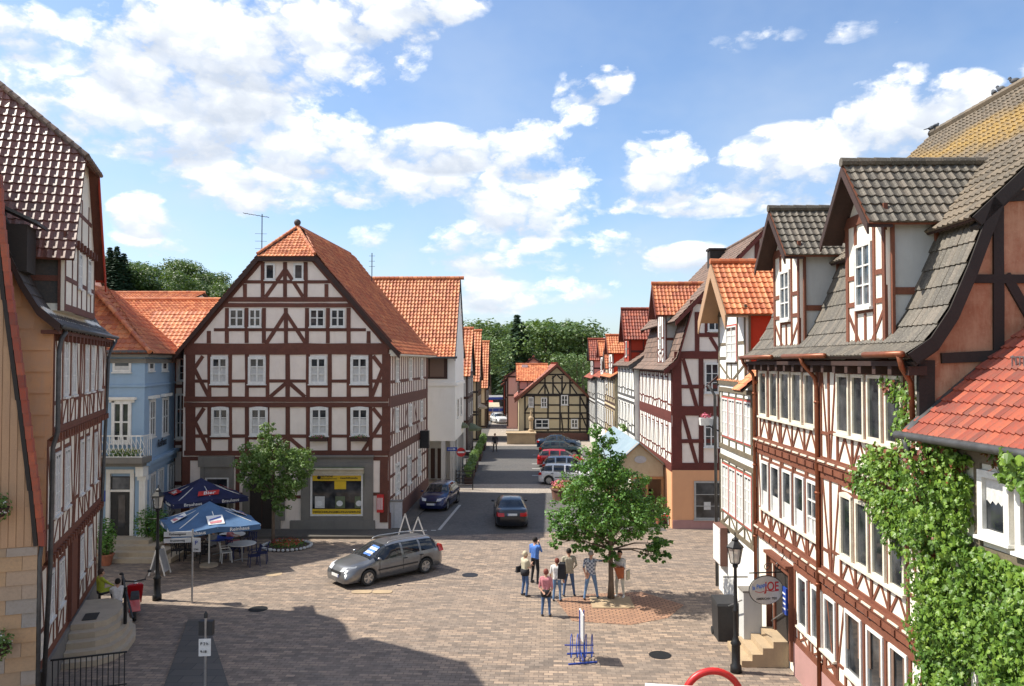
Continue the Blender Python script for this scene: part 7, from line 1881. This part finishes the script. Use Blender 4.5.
    g=MB(); X=a.x; g.box((X+1.5,84,.55),(3.0,2.6,1.1)); g.box((X+1.5,84,1.14),(3.2,2.8,.12)); g.build('basin',T['stone_sand'],r)
    g=MB(); g.lathe((X+2.6,84.3,0),[(.35,1.1),(.3,1.4),(.2,1.5),(.18,2.4),(.3,2.5),(.3,2.7),(.12,2.9),(.1,3.4),(.02,3.5)],10); g.build('column',T['stone_sand'],r)
    # market stalls far away
    for px,D,mt,lb in ((487,122,'paint_red','red canopied market stall at the far end of the street'),(493,116,'cream_canvas','cream canopied market stall at the far end of the street')):
        p=at(px,420,D); r=thing('market_stall',lb,'stall',V(p.x,D,0))
        g=MB(); g.hexa([V(p.x-1,D-1,2.1),V(p.x+1,D-1,2.1),V(p.x+1,D+1,2.1),V(p.x-1,D+1,2.1),V(p.x-.9,D,2.7),V(p.x+.9,D,2.7),V(p.x+.9,D+.1,2.7),V(p.x-.9,D+.1,2.7)]); g.build('canopy',T[mt],r)
        for x in (-1,1):
            for y in (-1,1): g=MB(); g.bar(V(p.x+x*.9,D+y*.9,0),V(p.x+x*.9,D+y*.9,2.1),.05); g.build('leg',T['steel'],r)
        g=MB(); g.box((p.x,D,.5),(1.6,1.4,.9)); g.build('counter',T['board_tan'],r)
    # stairs of the left house
    d=V(-.339,.941,0).normalized(); f=Fac(V(-12.06,20.06,0),d)
    c=f.P(4.4,0,0); n=f.n; r=thing('stone_stairs','rounded sandstone steps with an iron railing in front of the left house door','stairs',c)
    def rs(z0,z1,a0,a1,dep,back=.11):
        g=MB(); pts=[(a0,back),(a0-.0,dep*.55)]
        for k in range(7): t=math.pi*k/6; pts.append(((a0+a1)/2-math.cos(t)*(a1-a0)/2,dep*.55+math.sin(t)*dep*.45))
        pts+= [(a1,back)]
        g.prism([f.P(a,z0,dd) for a,dd in pts],V(0,0,z1-z0)); return g
    g=MB()
    for k in range(5):
        e=.33*(4-k); q=rs(.17*k,.17*(k+1),3.6-e,6.2,1.35+e*.35); g.v,g.f,g.m,g.r=g.v+q.v,g.f+[tuple(i+len(g.v) for i in ff) for ff in q.f],g.m+q.m,g.r+q.r
    g.build('steps',T['concrete'],r)
    g=MB(); f.box(g,3.9,.851,4.6,.865,.35,.75); g.build('foot_grate',T['iron_black'],r)
    g=MB(); g.bar(f.P(4.3,.2,1.5),f.P(4.3,1.65,1.5),.08); g.bar(f.P(4.3,1.55,1.5),f.P(6.2,1.55,1.2),.05); g.bar(f.P(4.3,1.55,1.5),f.P(3.5,.9,1.8),.05); g.bar(f.P(6.2,.8,1.2),f.P(6.2,1.6,1.2),.05); g.build('railing',T['iron_black'],r)
    g=MB()
    for k in range(14): a=.25+.13*k; g.bar(f.P(.35,0.0,a),f.P(.35,.95,a),.018)
    g.bar(f.P(.35,.95,.2),f.P(.35,.95,2.0),.04); g.bar(f.P(.35,.1,.2),f.P(.35,.1,2.0),.03); g.build('lower_railing',T['iron_black'],r)
    # scooter
    p=gnd(116,617); p=V(-12.95,27.0,0); r=thing('motor_scooter','bright red motor scooter parked behind the stone stairs','scooter',p,None,math.radians(115)); OFF=V(0,0,0)
    for x in (-.62,.62): g=MB(); g.lathe((x,0,.24),[(.12,-.05),(.22,-.05),(.24,0),(.22,.05),(.12,.05)],16,axis=Matrix.Rotation(math.pi/2,3,'X')); g.build('wheel',T['rubber'],r,smooth=True)
    g=MB(); g.hexa([V(.42,-.2,.3),V(.62,-.16,.35),V(.62,.16,.35),V(.42,.2,.3),V(.30,-.26,.95),V(.40,-.18,1.0),V(.40,.18,1.0),V(.30,.26,.95)]); g.box((-.45,0,.55),(.75,.36,.36),taper=.8); g.box((0,0,.26),(.6,.34,.1)); g.ball((.62,0,.42),.2,sz=(1.3,.6,.7)); g.build('body',T['car_red'],r,smooth=False)
    g=MB(); g.box((-.38,0,.80),(.7,.28,.12),taper=.85); g.build('seat',T['trim_black'],r)
    g=MB(); g.tube([V(.35,-.34,1.12),V(.38,0,1.06),V(.35,.34,1.12)],.025,6); g.bar(V(.36,.28,1.1),V(.36,.42,1.35),.015); g.ball((.36,.44,1.38),.07,sz=(.3,1,.7)); g.bar(V(.36,-.28,1.1),V(.36,-.42,1.35),.015); g.ball((.36,-.44,1.38),.07,sz=(.3,1,.7)); g.build('handlebar',T['trim_black'],r)
    g=MB(); g.ball((.45,0,1.0),.09); g.build('headlight',T['lamp_clear'],r,smooth=True)
    # Joe sign
    fx=V(7.5+.018*22.3,22.3,0); ctr=at(766,590,22.6); r=thing('hanging_sign','oval white pub sign with red and blue lettering on an iron arm','pub sign',ctr)
    F_=Fac((ctr.x,ctr.y),(1,.12)); g=MB(); F_.poly(g,[(.50*math.cos(math.pi*k/16),ctr.z+.40*math.sin(math.pi*k/16)) for k in range(32)],-.03,.03); g.build('board',T['sign_cream'],r)
    g=MB(); pts=[F_.P(.50*math.cos(math.pi*k/16),ctr.z+.40*math.sin(math.pi*k/16),0) for k in range(33)]; g.tube(pts,.022,6,cap=False); g.build('rim',T['iron_black'],r)
    text('JOE',.36,F_.P(.16,ctr.z+.10,.035),F_.rot(),T['paint_red'],r,sx=.75); text('la Pappa',.17,F_.P(-.22,ctr.z+.12,.035),F_.rot()@Matrix.Rotation(math.radians(14),3,'Z'),T['cl_blue'],r,shear=.3,sx=.8); text('AMERICAN  TEX',.085,F_.P(0,ctr.z-.24,.035),F_.rot(),T['paint_black'],r)
    g=MB(); g.tube([F_.P(-.34,ctr.z-.02,.036),F_.P(-.2,ctr.z-.06,.036),F_.P(0,ctr.z+.0,.036),F_.P(.15,ctr.z-.03,.036),F_.P(.36,ctr.z-.02,.036)],.008,5); g.build('flourish',T['paint_red'],r)
    g=MB(); z=ctr.z+.50; wx=7.5+.018*22.6-ctr.x
    g.bar(F_.P(-.5,z),F_.P(wx,z+.0),.03); g.bar(F_.P(wx*.45,z),F_.P(wx,z+.55),.02); 
    for s in (-.3,.3): g.bar(F_.P(s,z),F_.P(s*.85,ctr.z+.33),.012)
    g.tube([F_.P(.05+.12*math.cos(a)*(1-a/14),z+.16+.12*math.sin(a)*(1-a/14)) for a in [k*.5 for k in range(20)]],.012,5); g.tube([F_.P(.4+.14*math.cos(a)*(1-a/14),z+.16+.14*math.sin(a)*(1-a/14)) for a in [k*.5 for k in range(20)]],.012,5)
    g.build('bracket',T['iron_black'],r)
    # pub steps and handrails
    f=Fac(V(7.5+.018*25.35,25.35,0),V(-.0054,-.3,0)); a=f.sx(779,.5)
    r=thing('pub_steps','pale stone steps with thin handrails up to the pub door at the right','steps',f.P(a,0,.8)); g=MB()
    for k in range(4): f.box(g,a-.6-.1*(3-k),.18*k,a+.7,.18*(k+1),.02,.45+.3*(3-k))
    g.build('steps',T['stone_sand'],r)
    g=MB(); g.bar(f.P(a-1.7,.95,1.2),f.P(a+.2,1.75,1.2),.03); g.bar(f.P(a-.6,.9,.1),f.P(a+.9,1.7,.1),.03); g.bar(f.P(a-1.7,0,1.2),f.P(a-1.7,.95,1.2),.03); g.build('handrail',T['steel'],r)
    g=MB(); g.box(f.P(a+.72,1.9,.12),(.05,.3,.75)); r=single(g,'menu_board',T['paint_blue'],'small blue menu board on the wall right of the pub door','menu board',f.P(a+.72,1.5,.12)); 
    for k in range(4): g=MB(); g.box(f.P(a+.72,1.68+k*.14,.12)+V(-.03,0,0),(.01,.22,.04)); g.build('text_line',T['paint_white'],r)
    # red hoop and white roof edge at the bottom
    Dd=17.0; ctr=at(713,700,Dd); r=thing('arched_hoop','bright red painted arch rising at the bottom edge before the right lamp','arch',V(ctr.x,Dd,0))
    g=MB(); R_=.62; pts=[V(ctr.x+R_*math.cos(a),Dd,ctr.z+R_*math.sin(a)) for a in [math.pi*k/18 for k in range(19)]]; g.tube(pts,.075,10,cap=False); g.build('arch',T['paint_red'],r,smooth=True)
    g=MB(); 
    for s in (-1,1): g.bar(V(ctr.x+s*R_,Dd,ctr.z),V(ctr.x+s*R_,Dd,0),.09)
    g.build('leg',T['iron_black'],r)
    q0=at(645,683,15.5); q1=at(742,687,15.5); g=MB(); g.hexa([V(q0.x,15.5,q0.z-.3),V(q1.x,15.5,q1.z-.34),V(q1.x,14.0,q1.z-.34),V(q0.x,14,q0.z-.3),V(q0.x,15.5,q0.z),V(q1.x,15.5,q1.z-.04),V(q1.x,14.0,q1.z-.04),V(q0.x,14,q0.z)])
    r=single(g,'white_awning',T['paint_white'],'white flat awning top cut by the bottom edge beneath the red arch','awning',(q0.x,15,q0.z-.3)); 
    OFF=Vector((q0.x,15,q0.z-.3)); g=MB()
    for x in (q0.x+.05,q1.x-.05): g.bar(V(x,14.8,0),V(x,14.8,q0.z-.3),.06)
    g.build('leg',T['steel'],r)
    # window box on the white house corner
    p=at(706,419,30.6); r=thing('flower_box','small white flower pot with red blossoms at the corner of the white house','flower pot',p)
    g=MB(); g.box(p-V(0,0,.1),(.45,.3,.28),taper=1.1); g.build('box',T['white_plastic'],r); g=MB(); leaf_cluster(g,p+V(0,0,.12),(.25,.18,.14),90,.07); g.build('blossoms',T['flower_pink'],r); g=MB(); g.bar(p-V(0,0,.2),p+V(.7,-.4,-.6),.05); g.build('bracket',T['iron_black'],r)
    # pigeons on the ridge
    for k,(px,py) in enumerate(((932,134),(936,131),(994,96),(1001,90),(1015,85))):
        f0=13.3; r_=ray(px,py); t=(13.3)/(r_.x-.018*r_.y); q=CAM+r_*t; zr=16.22; q=V(q.x,q.y,zr)
        lb=['left one of the paired grey pigeons on the mossy roof ridge','right one of the paired grey pigeons on the mossy roof ridge','left grey pigeon of the trio near the right border on the ridge','middle grey pigeon of the trio near the right border on the ridge','rightmost grey pigeon on the ridge at the right border'][k]
        r=thing('pigeon',lb,'pigeon',q,'pigeons on the roof ridge',.6*k); OFF=V(0,0,0)
        g=MB(); g.ball((0,0,.13),.085,sz=(1.5,.85,.9)); g.ball((.12,0,.22),.045); g.tube([V(.08,0,.15),V(.12,0,.21)],[.05,.035],8); g.hexa([V(-.1,-.04,.12),V(-.1,.04,.12),V(-.26,.04,.08),V(-.26,-.04,.08),V(-.1,-.04,.15),V(-.1,.04,.15),V(-.26,.04,.1),V(-.26,-.04,.1)]); g.tube([V(.15,0,.22),V(.19,0,.21)],[.012,.003],5); g.bar(V(0,-.03,0),V(0,-.03,.08),.012); g.bar(V(0,.03,0),V(0,.03,.08),.012); g.build('body',T['pigeon'],r,smooth=True)
M('pav_panel',(.50,.42,.28),(.42,.34,.22),3,.5,.05); M('zinc_green',(.26,.30,.27),(.18,.22,.2),3,.45,.05); M('wood_warm',(.46,.24,.10),(.34,.17,.07),4,.6,.1); M('sky_tint_glass',(.28,.36,.40),(.20,.28,.32),1,.25,0); M('pav_glass',(.08,.10,.09),(.25,.20,.13),1.5,.08,0); M('pigeon',(.10,.11,.13),(.05,.055,.065),9,.7,0)
M('sign_cream',(.55,.53,.47),(.47,.45,.40),5,.5,0)
# ================================================================ world, sun, camera
SUN_EL=math.radians(51); SH=V(1,-.16,0).normalized()   # shadows fall this way
def world():
    w=bpy.data.worlds.new('World'); sc.world=w; w.use_nodes=True; nt=w.node_tree; bg=nt.nodes['Background']
    sky=nt.nodes.new('ShaderNodeTexSky'); sky.sky_type='NISHITA'; sky.sun_disc=False; sky.sun_elevation=SUN_EL
    az=math.atan2(-SH.x,-SH.y)  # direction to sun, clockwise from +Y
    sky.sun_rotation=az; sky.altitude=300; sky.air_density=1.0; sky.dust_density=1.2; sky.ozone_density=1.6
    tc=nt.nodes.new('ShaderNodeTexCoord').outputs['Generated']
    nz=nt.nodes.new('ShaderNodeVectorMath'); nz.operation='NORMALIZE'; lk(nt,tc,nz.inputs[0])
    sp=nt.nodes.new('ShaderNodeSeparateXYZ'); lk(nt,nz.outputs[0],sp.inputs[0])
    az_=mth(nt,'ARCTAN2',sp.outputs[0],sp.outputs[1]); el=mth(nt,'ARCSINE',sp.outputs[2])
    cb=nt.nodes.new('ShaderNodeCombineXYZ'); lk(nt,az_,cb.inputs[0]); lk(nt,mth(nt,'MULTIPLY',el,1.7),cb.inputs[1])
    vec=cb.outputs[0]
    n1=nnoise(nt,7.0,6,.62,vec); n1.inputs['Distortion'].default_value=.35
    n2=nnoise(nt,2.6,3,.5,vec)
    n3=nnoise(nt,26,5,.65,vec)
    mp=nt.nodes.new('ShaderNodeMapping'); mp.inputs['Location'].default_value=(.02,.035,0); lk(nt,vec,mp.inputs[0]); n1b=nnoise(nt,7.0,4,.6,mp.outputs[0]); n1b.inputs['Distortion'].default_value=.35
    blobs=[(577,104,27,34,.55),(603,80,32,26,.55),(150,95,150,62,1),(280,40,150,50,1),(390,15,60,30,.8),(200,60,120,60,.9),(60,105,75,40,.9),(310,140,70,38,1),(350,175,130,32,.9),(250,185,90,30,.8),(440,150,75,24,.8),(530,150,60,30,.8),(145,215,38,24,.9),(155,242,45,18,.8),(545,200,80,38,.9),(480,250,60,30,.7),(560,250,80,28,.7),(520,290,110,26,.6),(660,170,48,36,1),(720,195,110,22,.9),(800,165,90,40,1),(895,115,60,45,1),(950,100,55,28,1),(860,190,90,30,.9),(690,260,50,18,.8),(20,30,50,30,.7),(15,60,30,30,.6),(430,5,60,20,.5),(380,240,34,18,.36),(700,280,60,20,.5),(760,40,60,14,.22),(860,30,50,12,.2),(0,140,40,30,.5),(-80,100,120,60,.7),(1120,60,100,60,.9)]
    for q_ in nt.nodes:
        if q_.bl_idname=='ShaderNodeTexNoise': q_.noise_dimensions='2D'
    tot=None; base=None
    for px,py,rx,ry,wgt in blobs:
        r=ray(px,py).normalized(); a=math.atan2(r.x,r.y); e=math.asin(r.z); sa=rx/F*math.cos(a)**2; se=ry/F*math.cos(a)
        dx=mth(nt,'MULTIPLY',mth(nt,'SUBTRACT',az_,a),1/sa); dy=mth(nt,'MULTIPLY',mth(nt,'SUBTRACT',el,e),1/se)
        d2=mth(nt,'ADD',mth(nt,'MULTIPLY',dx,dx),mth(nt,'MULTIPLY',dy,dy))
        v=mth(nt,'MULTIPLY',mth(nt,'SUBTRACT',1.35,d2,clamp=False),wgt*.75)
        v=mth(nt,'MAXIMUM',v,0)
        tot=v if tot is None else mth(nt,'MAXIMUM',tot,v)
        bs=mth(nt,'MULTIPLY',mth(nt,'MULTIPLY',v,3.0,clamp=True),mth(nt,'ADD',mth(nt,'MULTIPLY',dy,-.42),.25,clamp=True)) if rx>30 else None
        if bs is not None: base=bs if base is None else mth(nt,'MAXIMUM',base,bs)
    # behind the camera: ordinary broken cloud
    behind=mth(nt,'MULTIPLY',ramp(nt,n2.outputs[0],[(.45,(0,0,0)),(.62,(1,1,1))]),mth(nt,'LESS_THAN',sp.outputs[1],.35))
    tot=mth(nt,'MAXIMUM',tot,mth(nt,'MULTIPLY',behind,.7))
    def vor(scale):
        nd=nt.nodes.new('ShaderNodeTexVoronoi'); nd.voronoi_dimensions='2D'; nd.feature='SMOOTH_F1'; nd.inputs['Scale'].default_value=scale; nd.inputs['Smoothness'].default_value=.35
        wv=nt.nodes.new('ShaderNodeVectorMath'); wv.operation='ADD'; sc_=nt.nodes.new('ShaderNodeVectorMath'); sc_.operation='SCALE'; sc_.inputs[3].default_value=.05; lk(nt,n3.outputs[1],sc_.inputs[0]); lk(nt,vec,wv.inputs[0]); lk(nt,sc_.outputs[0],wv.inputs[1]); lk(nt,wv.outputs[0],nd.inputs['Vector']); return nd.outputs['Distance']
    v1=vor(15); v2=vor(40)
    dens=mth(nt,'ADD',tot,mth(nt,'MULTIPLY',mth(nt,'SUBTRACT',n1.outputs[0],.5),2.3))
    dens=mth(nt,'ADD',dens,mth(nt,'MULTIPLY',mth(nt,'SUBTRACT',.42,v1),.9))
    dens=mth(nt,'ADD',dens,mth(nt,'MULTIPLY',mth(nt,'SUBTRACT',.42,v2),.55))
    dens=mth(nt,'MULTIPLY',mth(nt,'ADD',dens,.06),mth(nt,'MULTIPLY',tot,4.0,clamp=True))
    dens=mth(nt,'ADD',dens,mth(nt,'MULTIPLY',mth(nt,'SUBTRACT',n3.outputs[0],.5),.5))
    mask=ramp(nt,dens,[(.18,(0,0,0)),(.42,(.35,.35,.35)),(.68,(.88,.88,.88)),(1.0,(1,1,1))])
    # thin veil near horizon
    n4=nnoise(nt,4,4,.6,vec); n4.noise_dimensions='2D'
    veil=mth(nt,'MULTIPLY',ramp(nt,el,[(.0,(1,1,1)),(.60,(0,0,0))]),ramp(nt,n4.outputs[0],[(.3,(.15,.15,.15)),(.7,(.75,.75,.75))]))
    shd=mth(nt,'ADD',mth(nt,'MULTIPLY',v1,.22),mth(nt,'ADD',mth(nt,'MULTIPLY',v2,.14),mth(nt,'ADD',mth(nt,'MULTIPLY',base,.55),mth(nt,'MULTIPLY',n1b.outputs[0],.42))))
    grey=ramp(nt,shd,[(.30,(10.4,10.4,10.3)),(.44,(8.6,8.7,8.8)),(.57,(6.4,6.8,7.4)),(.74,(4.9,5.4,6.2))])
    skc=mixc(nt,1.0,sky.outputs[0],(1.18,1.32,1.46),'MULTIPLY')
    c=mixc(nt,mth(nt,'MULTIPLY',veil,.75),skc,(5.6,6.2,6.9))
    c=mixc(nt,mask,c,grey)
    lk(nt,c,bg.inputs[0]); bg.inputs[1].default_value=.092
    L=bpy.data.lights.new('sun','SUN'); L.energy=5.0; L.angle=math.radians(.53); L.color=(1,.94,.83); o=bpy.data.objects.new('sun',L); COL.objects.link(o)
    d=V(SH.x*math.cos(SUN_EL),SH.y*math.cos(SUN_EL),-math.sin(SUN_EL)); o.rotation_euler=d.to_track_quat('-Z','Y').to_euler(); o.location=(0,0,40)
    cam=bpy.data.cameras.new('camera'); co=bpy.data.objects.new('camera',cam); COL.objects.link(co); co.location=CAM; co.rotation_euler=(math.pi/2+PITCH,0,0); cam.sensor_width=36; cam.lens=F/1024*36; cam.clip_end=5000; cam.clip_start=.1; sc.camera=co
    sc.view_settings.view_transform='Standard'; sc.view_settings.look='None'; sc.view_settings.exposure=.62; sc.view_settings.gamma=1
    sc.cycles.max_bounces=6; sc.cycles.diffuse_bounces=3; sc.cycles.glossy_bounces=3; sc.cycles.transparent_max_bounces=6
    sc.render.resolution_x=1024; sc.render.resolution_y=686
brick_ground(); big_house(); left_house(); near_gable(); blue_house(); slot_house()
bg_roof('house with a wide orange tiled roof behind the blue house',96,214,300,349,46,7)
hf=Fac((-22.4,31.0),(0,1)); hr=thing('town_house','tall gabled house hidden behind the left house, casting its shade over the cafe','house',V(-24,38,0))
hg=MB(); hg.prism([hf.P(0,0),hf.P(13,0),hf.P(13,11.3),hf.P(6.5,18.2),hf.P(0,11.3)],-hf.n*11); hg.build('wall',T['plaster_pink'],hr)
hg=MB()
for hs in (0,1): roof(hg,hf.P(-.3 if hs==0 else 13.3,0,.15),(-1,0),[(0,11.05),(6.8,18.3)],[(0,0),(19,0)],[(0,11),(19,11)],.5,.5,1,inward=(0,1) if hs==0 else (0,-1))
hg.build('roof',[T['tile_orange'],T['timber_dark']],hr); hg=MB(); [hf.hb(hg,0,13,z_,.2,.04) for z_ in (3,6,9)]; [hf.vb(hg,a_,0,9,.2,.04) for a_ in (.1,3.2,6.5,9.8,12.9)]; hg.build('timber_frame',T['timber_brown'],hr)
bg_roof('house with an orange roof ridge farthest behind the blue house',92,200,293,305,64,5,'tile_orange')
f2=right_houses(); f=ivy_house(); ivy(f2,f); left_row(); end_house(); trees(); forest(); cars(); people(); furniture(); world()
